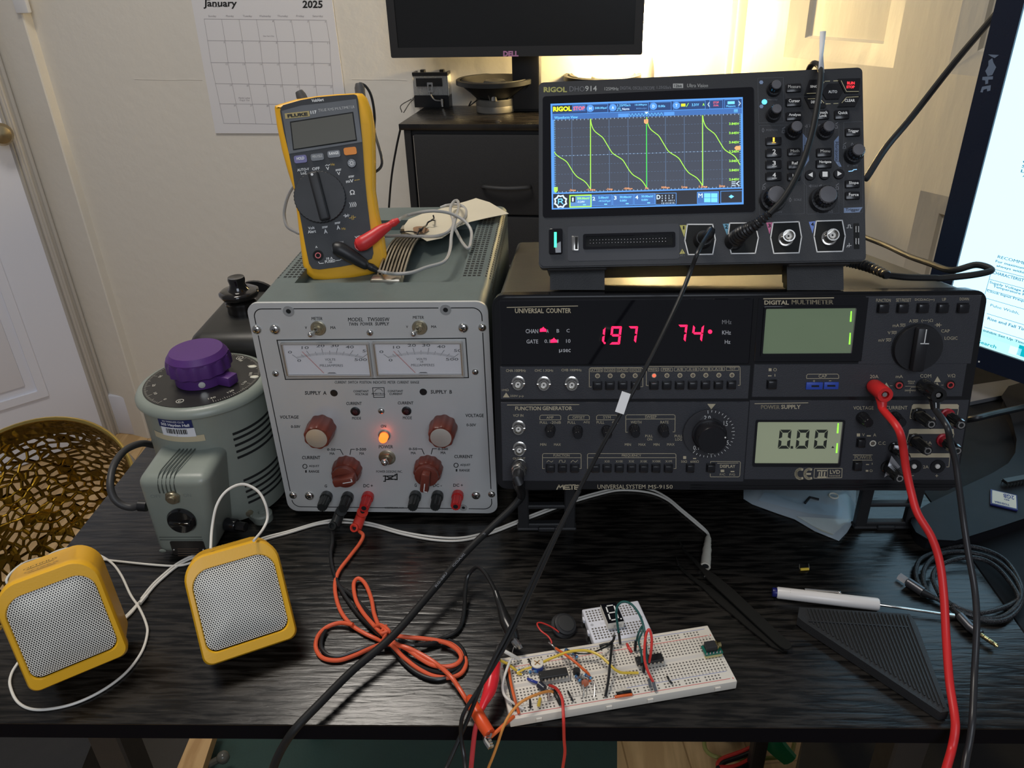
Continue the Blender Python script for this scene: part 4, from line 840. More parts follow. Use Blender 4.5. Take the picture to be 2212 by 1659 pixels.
# power key, usb, logic port
m=M(); x0,x1,z0,z1=D.block(m,134,1292,245,1502,.003,.0015); k_=m.build('power_key',m_gloss,D.root); m=M(); D.quad(m,177,1325,198,1450,off=-.003,lift=.0003); m.build('power_light',glow('green_power_glow',(.05,.95,.42),1.6),k_)
m=M(); fplate(m,288,1268,1196,1552,.0003,.002); 
m.build('lower_panel',m_osp,D.root)
m=M(); D.block(m,320,1356,376,1474,.0012,.0004); D.quad(m,347,1365,370,1466,off=-.0012,mi=1); m.build('usb_port',[m_chrome,m_slot],D.root)
m=M(); a=D.at(412,1350);b=D.at(1165,1318); c=D.at(1162,1450); d=D.at(415,1470); X0,X1,Z0,Z1=(a[0]+d[0])/2,(b[0]+c[0])/2,(c[1]+d[1])/2,(a[1]+b[1])/2
m.prism(rrect(X0,Z0,X1,Z1,.0015,2),-.0015,0,hole=rrect(X0+.002,Z0+.002,X1-.002,Z1-.002,.0008,2)); m.box(X0+.001,X1-.001,-.0003,.0002,Z0+.001,Z1-.001,mi=1)
for i in range(25):
    for j in range(2): x=X0+.006+i*(X1-X0-.014)/24; z=(Z0+Z1)/2-.0013+j*.0026; m.box(x-.0002,x+.0002,-.0012,0,z-.0002,z+.0002,mi=2)
m.build('logic_port',[m_gloss,m_slot,m_chrome],D.root)
# channel inputs
HEX=[(cA,[(1262,1262),(1468,1262),(1490,1385),(1468,1505),(1270,1508),(1242,1395)],[(1200,1269),(1255,1268),(1237,1366)],(.50,.47,.13),'1',(1224,1275,1240,1303)),
 (cA,[(1607,1252),(1812,1250),(1840,1372),(1815,1497),(1620,1500),(1590,1385)],[(1550,1258),(1604,1256),(1585,1350)],(.14,.36,.50),'2',(1568,1263,1592,1296)),
 (cB,[(153,1293),(325,1287),(342,1388),(325,1493),(158,1497),(137,1393)],[(107,1293),(150,1290),(130,1370)],(.55,.16,.30),'3',(120,1300,138,1325)),
 (cB,[(440,1283),(612,1278),(632,1382),(615,1483),(445,1487),(425,1385)],[(390,1288),(435,1283),(415,1365)],(.16,.25,.62),'4',(405,1291,424,1316))]
for k,(cr,hx_,tri,col,t,tb) in enumerate(HEX):
    D.cr=cr; m=M(); D.line(m,hx_,.0009,closed=True,lift=.0002); D.poly(m,hx_,lift=.00005,mi=1); D.poly(m,tri,lift=.0001,mi=2); D.text(m,t,*tb,off=-.0001,mi=1,bold=.02)
    m.build('channel_marking',[m_wh,m_slot,ink('channel_colour_'+t,col)],D.root)
D.cr=cA; BN={}
for n,(cr,u,v) in enumerate(((cA,1385,1392),(cA,1640,1400),(cB,260,1378),(cB,553,1372))):
    D.cr=cr
    if n<2: x,z=D.at(u,v); m=M(); m.lathe([(.0075,0),(.0072,.003),(.006,.010)],(x,0,z),(0,-1,0),28); m.build('input_socket',m_blk,D.root); BN[n]=(x,0,z)
    else: _,BN[n]=bnc(D,u,v,.0050,.013,off=0,name='input_socket')
D.cr=cB
m=M(); D.block(m,690,1296,726,1466,.0006,.0004)
for u in(701,718):
    for v in(1318,1398): D.quad(m,u-3,v,u+3,v+40,off=-.0006,lift=.001,mi=1)
m.build('probe_test_terminal',[m_slot,m_chrome],D.root)
m=M()
for P in([(642,1328),(652,1328),(652,1308),(666,1308),(666,1328),(676,1328)],[(645,1445),(672,1445)],[(658,1430),(658,1445)],[(648,1445),(643,1455)],[(660,1445),(656,1455)]): D.line(m,P,.0004)
m.build('terminal_marking',m_wh,D.root)
# ---- control panel
m=M()
for P in([(52,335),(222,330),(222,625),(58,632)],[(60,650),(350,645),(350,690),(395,745),(395,880),(360,935),(360,1235),(64,1240)],[(372,642),(590,640),(590,1230),(378,1238),(375,1050),(345,1010)],[(622,628),(745,622),(748,1225),(622,1230)]): D.line(m,P,.0003,closed=True)
for t,b in(('POSITION',(108,673,182,686)),('SCALE',(292,1134,342,1148)),('V',(108,1216,122,1230)),('mV',(178,1214,215,1230)),('S',(444,1212,458,1228)),('nS',(522,1210,550,1228)),('V',(643,910,657,924)),('mV',(685,906,717,922)),('SCALE',(412,1043,450,1056)),('Intensity',(112,470,182,486)),('LEVEL',(698,772,730,784)),('POS',(395,648,440,660))): D.text(m,t,*b,mi=1)
for u,v in((75,362),(76,522)): D.poly(m,[(u+14*math.cos(k*1.0472),v+14*math.sin(k*1.0472)) for k in range(6)],mi=2)
for u,v in((87,680),(267,1142),(678,777)): D.line(m,[(u-7,v),(u,v-14),(u+7,v),(u,v+14)],.0004,mi=1,closed=True)
for u,v in((397,1050),(465,1049),(372,654),(460,650)): D.line(m,[(u+8,v-8),(u-6,v),(u+8,v+8)],.0004,mi=1,closed=True)
for u,v in((92,1050),(222,675),(572,645),(578,1050),(626,780)): D.line(m,[(u-10,v+22),(u+10,v+22),(u+6,v+4),(u-6,v+4)],.0005,mi=1,closed=True); D.line(m,[(u-6,v-4),(u+10,v-16)],.0006,mi=1)
build_by(m,lambda c:(c[0]>.24,c[0]>.2085,c[2]>.1),'panel_marking',[m_line,m_gw,m_tab],D.root)
m=M(); D.poly(m,[(350,700),(388,745),(391,880),(360,925),(345,922),(352,880)]); m2=M(); D.poly(m2,[(590,715),(558,752),(560,880),(590,922),(608,922),(590,884)]); m3=M(); D.poly(m3,[(622,1196),(747,1190),(726,1224),(622,1229)])
D.text(m,'Vertical',358,772,380,880,off=-.0001,rot=90,mi=1,bold=.01); D.text(m2,'Horizontal',565,757,588,888,off=-.0001,rot=90,mi=1,bold=.01); D.text(m3,'Trigger',634,1197,727,1221,off=-.0001,mi=1,bold=.01)
for q in(m,m2,m3): q.build('section_tab',[m_tab,m_osh],D.root)
KEY=[]
def key(b,t,tb,col=None,h=.0022,ul=False,nm='soft_key'):
    m=M(); D.block(m,*b,h,.0010); o=m.build(nm,m_btn,D.root); m=M()
    for tt,bb in zip(t if isinstance(t,list) else [t],tb if isinstance(tb,list) else [tb]): D.text(m,tt,*bb,off=-h,bold=.02)
    if ul: bb=tb; D.line(m,[(bb[0]-2,bb[3]+7),(bb[2]+4,bb[3]+6)],.0004,off=-h)
    m.build('legend',col or m_wh,o)
key((240,367,343,425),'Measure',(254,380,336,400)); key((240,462,343,520),'Cursor',(257,474,331,495)); key((240,555,343,613),'Analyse',(257,568,337,590))
key((430,545,528,606),['Touch','Lock'],[(447,552,514,571),(462,573,510,592)]); key((562,542,662,604),'Quick',(584,554,649,576)); key((634,662,735,718),'Trigger',(650,675,722,699))
key((105,722,212,778),'1',(149,728,166,757),glow('amber_key_light',(1,.55,.05),1.2),ul=True)
for t,v in(('2',806),('3',883),('4',962)): key((105,v-8,212,v+52),t,(150,v,172,v+30),ul=True)
key((250,795,340,848),'Math',(270,807,327,826)); key((250,878,340,935),'Ref',(278,888,318,908)); key((250,959,338,1013),'LA',(283,970,318,990)); key((442,795,545,855),'Menu',(468,808,532,827)); key((440,872,545,930),'Navigate',(460,881,540,902))
key((634,1007,732,1060),'Slope',(656,1019,721,1042)); key((634,1084,732,1138),'Force',(656,1096,721,1117))
for (u,v,ic) in((402,976,0),(498,972,1),(593,968,2)):
    x,z=D.at(u,v,-.002); r=D.len(u,v,36); o=M().lathe([(r,0),(r,.0015),(r*.92,.002),(.0002,.002)],(x,0,z),(0,-1,0),28).build('round_key',m_btn,D.root); m=M()
    D.poly(m,[[(u-16,v),(u+14,v-18),(u+14,v+16)],[(u-17,v-17),(u+17,v-17),(u+17,v+17),(u-17,v+17)],[(u+17,v),(u-13,v-18),(u-13,v+17)]][ic],off=-.002,lift=.0002); m.build('legend',m_wh,o)
def pkey(pts,t,tb,col=None,lines=()):
    P=[D.at(u,v,-.002) for u,v in pts]; o=M().prism(P,-.002,.0003).build('run_control_key',m_btn,D.root); m=M()
    for tt,bb in zip(t,tb): D.text(m,tt,*bb,off=-.002,bold=.02)
    m.build('legend',col or m_wh,o); m=M()
    for L_ in lines: D.line(m,L_,.0004,off=-.002,lift=.0002)
    if lines: m.build('accent_line',ink('cream_accent',(.55,.50,.30)),o)
pkey([(395,345),(490,342),(445,440),(362,444)],['SINGLE'],[(400,382,470,398)],lines=[[(378,437),(443,434)],[(455,420),(492,360)]])
pkey([(520,370),(590,368),(618,425),(592,470),(505,473),(480,428)],['AUTO'],[(520,415,578,434)])
pkey([(585,338),(735,334),(722,428),(632,430)],['RUN','STOP'],[(645,358,694,377),(640,384,694,402)],glow('red_key_light',(1,.02,.03),2.2),lines=[[(605,352),(640,424),(720,423)]])
pkey([(362,458),(470,455),(508,520),(500,530),(400,533)],['DEFAULT'],[(405,484,478,502)],lines=[[(385,472),(465,470),(490,500)]])
pkey([(640,450),(735,448),(700,520),(583,524)],['CLEAR'],[(628,473,696,492)],lines=[[(610,498),(640,462),(718,458)]])
m=M()
for a,b in((500,355),(556,353),(505,505),(556,503)): D.line(m,[(a,b),(a+28,b-1)],.0006)
m.build('accent_line',ink('cream_accent',(0,0,0)),D.root)
m=M(); D.line(m,[(656,953),(680,950),(688,942),(707,940)],.0006); m.build('slope_marking',glow('pale_blue_indicator',(.3,.6,1),.9),D.root)
x,z=D.at(96,492); M().lathe([(.0022,0),(.0018,.0008),(.0003,.001)],(x,0,z),(0,-1,0),16).build('blue_indicator',glow('blue_led_glow',(.10,.55,1),1.5),D.root)
for u,v,fu,fv,r in((157,415,180,378,.0058),(152,585,184,540,.0058),(285,695,325,662,.0066),(493,695,530,656,.0066),(683,850,726,812,.0072),(148,1145,192,1106,.0105),(480,1145,538,1105,.0105)):
    x,z=D.at(u,v); h=min(.017,max(.010,D.hsolve(u,v,fu,fv))); m=M(); m.lathe([(r,0),(r,h*.25),(r*.96,h*.4)],(x,0,z),(0,-1,0),40); m.lathe([(r*.80,h*.35),(r*.78,h*.9),(r*.70,h),(.0002,h*1.02)],(x,0,z),(0,-1,0),56,flute=.07,fn=18); m.mi=1; m.lathe([(r*.66,h*1.0),(r*.60,h*1.06),(.0002,h*1.07)],(x,0,z),(0,-1,0),32)
    m.build('control_knob',[m_btn,mat('knob_top_highlight_grey',(.10,.10,.11),.32)],D.root)  # cap tops lightened: their silvery highlight is put into the grey
# stand legs folded out on top of the wide instrument
nM=mx_.R@np.array([0,0,1]); pM=mx_.w((0,0,H_))
def ztop(x,y):
    a=D.w((x,y,0)); b=D.R@np.array([0,0,1])*D.k; return float(((pM-a)@nM)/(b@nM))
for px0,px1 in((1185,1306),(1712,1838)):
    D.cr=lambda u,v:(u,v); xa=D.at(px0,560)[0]; xb=D.at(px1,560)[0]; m=M()
    for i,(ya,yb) in enumerate(((.020,.034),(.030,.056))):
        e=.004*i; P=[(xa+e,ya),(xb-e,ya),(xb-e,yb),(xa+e,yb)]
        m.add([(x,y,.0045) for x,y in P]+[(x,y,max(ztop(x,y)+.0004,-.03) if i or 1 else 0) for x,y in P],[(0,1,2,3),(4,5,6,7),(0,1,5,4),(1,2,6,5),(2,3,7,6),(3,0,4,7)])
    m.rbox(xa-.002,xb+.002,.007,.010,-.0015,.0055,.001,1); m.build('stand_leg',m_blkm,D.root)
m=M(); xa=D.at(1365,570)[0]; xb=D.at(1700,560)[0]
for k in range(40): x=xa+(xb-xa)*k/40; m.add([(x,.004+.0,.0022),(x+.0016,.004,.0022),(x+.0032,.016,.0035),(x+.0016,.016,.0035)],[(0,1,2,3)])
m.build('underside_vent',m_slot,D.root)
# ================================================================ YELLOW HAND-HELD MULTIMETER
D=Dev('handheld_multimeter',(-.2031,.3102,.2127),Rz(.1908)@Ry(-.0455)@Rx(-.3593),.9365); tag(D.root,'yellow and charcoal hand-held multimeter leaning back on top of the twin power supply','multimeter'); FL=D
D.cr=crop(570,180,880,1169)
m_yel=mat('amber_rubber',(.78,.40,.018),.42,vary=.06,ns=40,bump=.05,bs=900); m_char=mat('charcoal_face',(.030,.031,.033),.45,noise=.05,bump=.08,bs=1200,spec=.3)
out=[(78,195),(82,172),(110,162),(260,118),(430,92),(600,76),(760,68),(800,72),(838,110),(878,210),(900,340),(905,600),(905,860),(935,1050),(975,1230),(1000,1400),(996,1470),(955,1525),(860,1560),(700,1598),(520,1614),(400,1600),(340,1555),(312,1480),(290,1300),(268,1100),(240,870),(190,720),(140,540),(98,340)]
P=[D.at(u,v) for u,v in out]; cx_=sum(p[0] for p in P)/len(P); cz_=sum(p[1] for p in P)/len(P)
zmin=min(p[1] for p in P)
def inset(P,e): 
    n=len(P);o=[]
    for i in range(n):
        a,b=P[i-1],P[(i+1)%n]; dx,dz=b[0]-a[0],b[1]-a[1]; L=math.hypot(dx,dz); nx,nz=dz/L,-dx/L
        if (cx_-P[i][0])*nx+(cz_-P[i][1])*nz<0: nx,nz=-nx,-nz
        o.append((P[i][0]+nx*e,P[i][1]+nz*e))
    return o
m=M(); n=len(P); lay=[(inset(P,.0045),0.0),(inset(P,.0012),.0018),(P,.006),(P,.022),(inset(P,.003),.034),(inset(P,.008),.038)]
vs=[];fs=[]
for L_,y in lay: vs+=[(p[0],y,max(p[1],zmin)) for p in L_]
for k in range(len(lay)-1): fs+=[(k*n+i,k*n+(i+1)%n,(k+1)*n+(i+1)%n,(k+1)*n+i) for i in range(n)]
fs+=[tuple(range(n))[::-1],tuple((len(lay)-1)*n+i for i in range(n))]
m.add(vs,fs); m.build('holster',m_yel,D.root,ang=50)
fin=[(134,232),(140,200),(160,180),(300,140),(430,116),(600,101),(735,93),(757,100),(766,130),(785,300),(803,480),(822,760),(840,950),(868,1180),(893,1385),(880,1428),(800,1462),(620,1495),(450,1517),(395,1508),(370,1470),(345,1350),(305,1130),(262,900),(235,720),(205,570),(165,400)]
m=M(); m.prism([D.at(u,v) for u,v in fin],-.0015,.002); m.build('face',m_char,D.root)
F=-.0015; m=M()
D.poly(m,[(146,225),(300,182),(500,160),(752,128),(800,478),(205,575)],off=F,lift=.0004,mi=0); m.build('display_surround',mat('grey_bezel',(.055,.057,.06),.35),D.root)
m=M(); D.poly(m,[(212,312),(728,232),(760,468),(238,546)],off=F-.0004,lift=.0002,mi=0); D.poly(m,[(222,322),(720,244),(750,458),(246,536)],off=F-.0004,lift=.0005,mi=1)
m.build('lcd',[m_slot,mat('unlit_lcd',(.10,.096,.078),.3,noise=.02,spec=.15)],D.root)
m=M(); D.rectL(m,272,257,202,44,.0002,.0003,F-.0004); m.mi=1; D.textL(m,'FLUKE',274,258,166,27,off=F-.0007,bold=.06,mi=1); m.build('brand_plate',[ink('dull_gold_plate',(.42,.33,.13)),m_ink],D.root)
m=M(); TL=lambda t,*b,**k: D.textL(m,t,*b,off=F-k.pop('e',0),**k)
TL('VoltAlert',438,137,100,25,bold=.02); TL('117',405,236,50,26,bold=.04,e=.0004); TL('TRUE RMS MULTIMETER',592,206,298,22,e=.0004,bold=.01)
for t,b in (('AUTO-V',(320,702,98,22)),('LoZ',(325,731,48,21)),('OFF',(424,695,62,24)),('V',(520,694,27,27)),('V',(610,735,27,27)),('mV',(700,796,62,27)),('Ω',(720,888,40,38)),('))))',(725,988,58,40)),('A',(606,1174,29,34)),('A',(503,1206,29,34)),('Volt',(387,1178,52,23)),('Alert',(391,1207,66,25)),('10 A',(535,1425,52,19)),('FUSED',(540,1449,85,23)),('COM',(622,1296,52,18)),('VΩ',(765,1252,50,20)),('A',(428,1333,18,18))): TL(t,*b,bold=.02)
def lnL(P,w=.0006,mi=0): D.line(m,P,w,off=F,mi=mi)
for u,v in((520,668),): lnL([(u-18,v+4),(u-8,v-4),(u+4,v+2),(u+16,v-6)])
for u,v in((607,706),(712,760),(600,1138),(497,1172)): lnL([(u-20,v-2),(u+20,v-8)],.0006); lnL([(u-20,v+7),(u-8,v+5)],.0006); lnL([(u,v+4),(u+18,v+1)],.0006)
lnL([(650,1079),(695,1073)]); lnL([(662,1068),(664,1090),(682,1076)],.0008); lnL([(684,1066),(687,1086)]); lnL([(445,1455),(455,1468),(485,1465)]); lnL([(590,1444),(620,1440),(632,1430),(652,1436)])
m.mi=1; TL('Hz',561,660,32,19,mi=1,bold=.02); TL('Hz',650,1183,32,19,mi=1,bold=.02); lnL([(740,790),(752,788)],mi=1); lnL([(760,787),(778,784)],mi=1)
lnL([(696,1098),(716,1095)],mi=1); lnL([(716,1080),(719,1110)],mi=1); lnL([(728,1078),(731,1108)],mi=1); lnL([(730,1093),(747,1090)],mi=1)
build_by(m,lambda c:(c[2]>.12,c[2]<.045),'printed_lettering',[m_wh,ink('gold_legend',(.55,.36,.06))],D.root)
m_org=mat('orange_key',(.75,.24,.02),.5); m_pur=mat('lavender_key',(.16,.15,.32),.5)
for (u,v,w,h,mm,t,tw) in((298,617,104,62,m_pur,'HOLD',62),(435,600,106,56,m_btn,'MIN MAX',82),(570,575,104,56,m_btn,'RANGE',80),(703,551,104,60,m_org,None,0)):
    m=M(); D.rectL(m,u,v,w,h,.0018,.0016,F); o=m.build('push_button',mm,D.root)
    if t: m=M(); D.textL(m,t,u,v-6,tw,24,off=F-.0016,bold=.03); m.build('legend',m_wh,o)
x,z=D.at(716,652,F); r=D.len(716,652,38); o=M().lathe([(r,0),(r,.0012),(r*.9,.0018),(.0002,.0018)],(x,F,z),(0,-1,0),28).build('backlight_button',m_btn,D.root)
m=M(); m.prism(circ(x,z,r*.34,20),F-.0020,F-.0018,hole=circ(x,z,r*.24,20))
for k in range(8): a=k*math.pi/4; line2(m,[(x+r*.42*math.cos(a),z+r*.42*math.sin(a)),(x+r*.6*math.cos(a),z+r*.6*math.sin(a))],.0004,F-.0020)
m.build('sun_symbol',m_wh,o)
# big dial
x,z=D.at(455,925,F-.004); r=D.len(455,925,211); m_dial=mat('dial_rubber',(.020,.020,.021),.5,noise=.04)
o=M().lathe([(r*.98,0),(r,.001),(r,.0040),(r*.975,.0046),(.0002,.0046)],(x,F,z),(0,-1,0),160,flute=.022,fn=44).build('rotary_dial',m_dial,D.root)
g=M(); X=Matrix.Translation((x,F,z))@Matrix.Rotation(-.10,4,'Y'); g.rbox(-r*.20,r*.20,-.0115,-.0040,-r*.93,r*.95,.0022,3,X=X); g.mi=1; g.lathe([(.0012,.0115),(.0012,.01175)],(0,0,0),(0,-1,0),14,X=X@Matrix.Translation((-.001,0,r*.84)))
g.build('dial_grip',[m_dial,m_wh],o)
x,z=D.at(442,1402,F); m=M(); m.prism(circ(x,z,D.len(442,1402,44),28),F-.0006,F,hole=circ(x,z,D.len(442,1402,36),28)); m.prism(circ(x,z,D.len(442,1402,37),20),F-.0002,F,mi=0); m.mi=1; m.lathe([(.0029,0),(.0029,.001),(.0020,.001),(.0020,0)],(x,F,z),(0,-1,0),24,cap=False); m.build('banana_socket',[m_slot,m_rj],D.root)
# tilt stand behind
m=M(); hz=.118; b_=M()
def wall_down(lx,lz,ly):   # foot of the tilt stand on the floor of the handle well
    return D.w((lx,ly,lz))
S0=D.w((.024,.036,.120)); S1=D.w((.060,.036,.120))
g0=(S0[0]+.012,S0[1]+.047,.2128); g1=(S1[0]+.012,S1[1]+.047,.2128)
under(m.tube([S0,g0,g1,S1],.0024,8,smooth=False).build('tilt_stand',m_char),D.root)
# ---- test leads
m_grey=mat('grey_silicone_lead',(.36,.35,.33),.4); m_plr=mat('red_plug',(.60,.03,.03),.38); m_plk=mat('black_plug',(.016,.016,.017),.42); m_prb=mat('grey_probe',(.07,.07,.07),.4)
c5=crop(560,400,1120,2212); zp=.2262
def zz(u,v,z=zp): return Z(*c5(u,v),z)
def plug(root,pts,col,off0=-.010,scale=1):
    """right-angle banana plug: bulb over the socket, tapering strain relief"""
    W=[D.w((*[D.at(u,v,off0-e)[0]],off0-e,D.at(u,v,off0-e)[1])) for u,v,r,e in pts]
    R=[p[2] for p in pts]; Pt=cat([Vector(w) for w in W],6); n=len(Pt)
    def rad(t):
        f=t*(len(R)-1); i=min(int(f),len(R)-2); return R[i]+(R[i+1]-R[i])*(f-i)
    return under(M().tube(Pt,rad,14,smooth=False).build('plug',col),root),W[-1]
lr=empty('test_lead',D.w((.07,-.01,.03))); tag(lr,'grey test lead with a red right-angle plug in the hand-held multimeter','test lead')
b_,e_=plug(lr,[(745,1325,.0030,0),(765,1318,.0060,0),(810,1300,.0070,.001),(880,1255,.0064,.001),(960,1195,.0052,0),(1005,1170,.0040,0),(1030,1150,.0030,0),(1060,1135,.0036,0),(1100,1112,.0022,0)],m_plr)
x,z=D.at(790,1318,-.008); m=M(); m.lathe([(.0052,0),(.0058,.011)],(x,F,z),(0,-1,0),20); m_=m.build('collar',m_plr); m_.matrix_world=D.root.matrix_world; under(m_,lr)
P=[e_,zz(1250,262,.246),zz(1400,228,.250),zz(1520,222,.250),zz(1640,245,.246),zz(1750,305,.240),zz(1808,390,.233),zz(1806,480,.228),zz(1785,538),zz(1740,500),zz(1690,410),zz(1672,360,.230),zz(1715,318),zz(1758,270),zz(1766,220),zz(1735,180,.228),zz(1680,165,.230),zz(1600,172,.228),zz(1545,192)]
under(M().tube(P,.00155,8,sub=8).build('wire',m_grey),lr)
lb=empty('test_lead',D.w((.06,-.01,.02))); tag(lb,'grey test lead with a black right-angle plug, crossing the steel handle strap','test lead')
b_,e_=plug(lb,[(560,1345,.0030,0),(575,1345,.0058,0),(620,1355,.0070,.001),(700,1400,.0064,.001),(790,1455,.0052,0),(830,1480,.0044,0),(850,1488,.0030,0),(880,1500,.0036,0),(935,1530,.0022,0)],m_plk,-.009)
x,z=D.at(605,1350,-.008); m_=M().lathe([(.0052,0),(.0058,.010)],(x,F,z),(0,-1,0),20).build('collar',m_plk); m_.matrix_world=D.root.matrix_world; under(m_,lb)
P=[e_,zz(1060,742,.231),zz(1160,757),zz(1300,745),zz(1430,700),zz(1560,662),zz(1610,610),zz(1632,530,.228),zz(1640,430,.234),zz(1665,320,.240),zz(1695,230,.242),zz(1703,170,.240),zz(1690,132,.238),zz(1660,140,.236),zz(1635,180,.234),zz(1632,230,.232),zz(1655,300,.229),zz(1650,350,.228),zz(1600,405,.227),zz(1500,436),zz(1350,436),zz(1200,430),zz(1080,434)]
q=[Z(640,497,.235),Z(618,480,.262),Z(612,455,.285),Z(618,425,.31)]
q=[Yp(660,505,.372),Yp(636,499,.372),Yp(620,488,.372),Yp(614,465,.375),Yp(617,440,.375),Yp(626,415,.374),Yp(640,395,.372)]
under(M().tube(P+[Yp(760,505,.375)]+q,.00155,8,sub=8).build('wire',m_grey),lb)
# probes clipped behind the holster
for (u0,v0,u1,v1,lab) in((330,160,285,66,'left of the two'),(790,160,776,2,'right of the two')):
    a=D.w((D.at(u0,v0,.030)[0],.042,D.at(u0,v0,.030)[1])); b=D.w((D.at(u1,v1,.042)[0],.042,D.at(u1,v1,.042)[1])); v_=b-a
    a2=b-v_/np.linalg.norm(v_)*.085
    pr=M().tube([a2,b-v_/np.linalg.norm(v_)*.004,b],lambda t:.0048 if t<.9 else .0036,12,smooth=False)
    tag(pr.build('test_probe',m_prb),'grey test probe behind the yellow multimeter, '+lab,'probe')
    if u0>500:
        x_,y_=D.cr(u1,v1); Yy=b[1]
        Q=[b]+[Yp(*D.cr(u,v),Yy+.004*i) for i,(u,v) in enumerate(((800,6),(835,30),(870,90),(892,180),(902,280),(903,400)))]+[a2+np.array([.012,.006,.01]),a2]
        cable('probe_wire',Q,.0013,m_char,'thin dark wire curving down beside the yellow multimeter','wire')
# ---- paper tag tied with a twist of wire
tg=empty('paper_tag',zz(1550,300)); tag(tg,'cream paper tag tied with black wire, lying on the grey-green power supply','tag')
pts=[(1235,345),(1275,290),(1400,240),(1600,190),(1850,110),(1965,145),(2030,185),(2130,242),(1960,275),(1800,312),(1700,352),(1640,395),(1560,450),(1430,477),(1395,455),(1330,428),(1240,400)]
W=[zz(u,v,.2232+(.004 if 1800<u<2000 else 0)+.002*abs(math.sin(u/180))) for u,v in pts]; m=M(); n=len(W)
m.add([tuple(w) for w in W]+[(w[0],w[1],w[2]-.0003) for w in W],[tuple(range(n)),tuple(range(2*n-1,n-1,-1))]+[(i,(i+1)%n,(i+1)%n+n,i+n) for i in range(n)])
under(m.build('card',mat('cream_card',(.62,.56,.42),.7,vary=.08,ns=20)),tg)
W=[zz(1375+75*math.cos(a/16*6.2832)*(1-.2*math.sin(a)),382+32*math.sin(a/16*6.2832),.2262) for a in range(16)]; m=M(); m.add([tuple(w) for w in W],[tuple(range(16))]); under(m.build('reinforcing_patch',ink('tan_patch',(.30,.17,.09))),tg)
P=[(1350,425),(1362,395),(1385,375),(1365,372),(1380,390),(1400,360),(1425,345),(1440,318),(1470,300),(1490,285),(1485,258)]; m=M(); m.tube([zz(u,v,.2275+.002*(i%3)) for i,(u,v) in enumerate(P)],.0009,6); m.tube([zz(1345,405,.228),zz(1290,395,.229),zz(1200,400,.230)],.0006,5); m.tube([zz(1465,300,.229),zz(1495,300,.231)],.0007,5); under(m.build('wire_twist',m_blk),tg)
# ================================================================ VARIABLE TRANSFORMER (grey-green drum with purple knob)
vc=crop(230,580,640,1046); VX,VY,VR=-.299,.2712,.0600
va=empty('variable_transformer',(VX,VY,0)); tag(va,'grey-green round variable transformer with chunky purple knob and black dial plate','transformer')
m_var=mat('worn_grey_green_paint',(.225,.25,.215),.36,vary=.12,ns=35,bump=.08,bs=260); m_pur2=mat('purple_print_plastic',(.085,.026,.155),.42,vary=.1,ns=70,bump=.1,bs=700)
def chip(m,name):   # paint chips: worn patches with their own shape
    m=m.copy(); m.name=name; nt=m.node_tree; b=nt.nodes['Principled BSDF']; src=b.inputs['Base Color'].links[0].from_socket
    tc=nt.nodes.new('ShaderNodeTexCoord'); n=nt.nodes.new('ShaderNodeTexNoise'); n.inputs['Scale'].default_value=130; n.inputs['Detail'].default_value=3; nt.links.new(tc.outputs['Object'],n.inputs['Vector'])
    cr=nt.nodes.new('ShaderNodeValToRGB'); cr.color_ramp.elements[0].position=.70; cr.color_ramp.elements[1].position=.715; nt.links.new(n.outputs[0],cr.inputs[0])
    mx=nt.nodes.new('ShaderNodeMix'); mx.data_type='RGBA'; mx.inputs[7].default_value=(.06,.045,.035,1); nt.links.new(cr.outputs[0],mx.inputs[0]); nt.links.new(src,mx.inputs[6]); nt.links.new(mx.outputs[2],b.inputs['Base Color']); return m
m_varc=chip(m_var,'chipped_grey_green_paint')
def put(m,name,ms,root=None,**k): return under(m.build(name,ms,**k),root or va)
m=M(); m.lathe([(VR-.0035,.004),(VR-.0035,.1225)],(VX,VY,0),(0,0,1),72); drum=put(m,'drum',m_var)
m=M(); m.lathe([(VR-.001,.1215),(VR+.0005,.1225),(VR+.0005,.1245),(VR-.0015,.1280),(VR-.004,.1297),(VR-.007,.1302),(.0002,.1302)],(VX,VY,0),(0,0,1),72); put(m,'lid',m_varc)
m=M(); rd=.0525; m.lathe([(rd,.1300),(rd,.1308),(.0002,.1308)],(VX,VY,0),(0,0,1),72); plt=put(m,'dial_plate',mat('black_dial_plate',(.022,.021,.019),.33,vary=.3,ns=20))
def pang(u,v,z=.1308): q=Z(*vc(u,v),z); return math.atan2(q[1]-VY,q[0]-VX)
A0=pang(322,722); A1=pang(580,712); span=(A0-A1)%(2*math.pi); 
m=M()
def flat(m,t,x,y,z,ang,w,h,mi=0):
    V,F=tmesh(t,.02); c,s_=math.cos(ang),math.sin(ang); m.add([(x+(a-.5)*w*c-(b-.5)*h*s_,y+(a-.5)*w*s_+(b-.5)*h*c,z) for a,b in V],F,mi=mi)
for k in range(131):
    a=A0-span*k/130; r0=rd-.0012; r1=rd-(.0065 if k%10==0 else (.0045 if k%5==0 else .003)); c,s_=math.cos(a),math.sin(a); e=.00018
    m.add([(VX+r*c+q*s_,VY+r*s_-q*c,.1310) for r,q in((r0,e),(r0,-e),(r1,-e),(r1,e))],[(0,1,2,3)])
    if k%10==0: flat(m,str(k),VX+(rd-.0095)*c,VY+(rd-.0095)*s_,.1310,a+math.pi/2,.0022*len(str(k)),.0028)
for u,v in((405,732),(735,495)):
    q=Z(*vc(u,v),.1308); m.prism(circ(0,0,.0035,20),-.0004,0,hole=circ(0,0,.0028,20),X=Matrix.Translation((q[0],q[1],.1308))@Matrix.Rotation(-math.pi/2,4,'X')); flat(m,'K',q[0],q[1],.1310,.6,.003,.003)
under(m.build('dial_scale',ink('pale_scale_ink',(.42,.40,.34))),plt)
m=M()
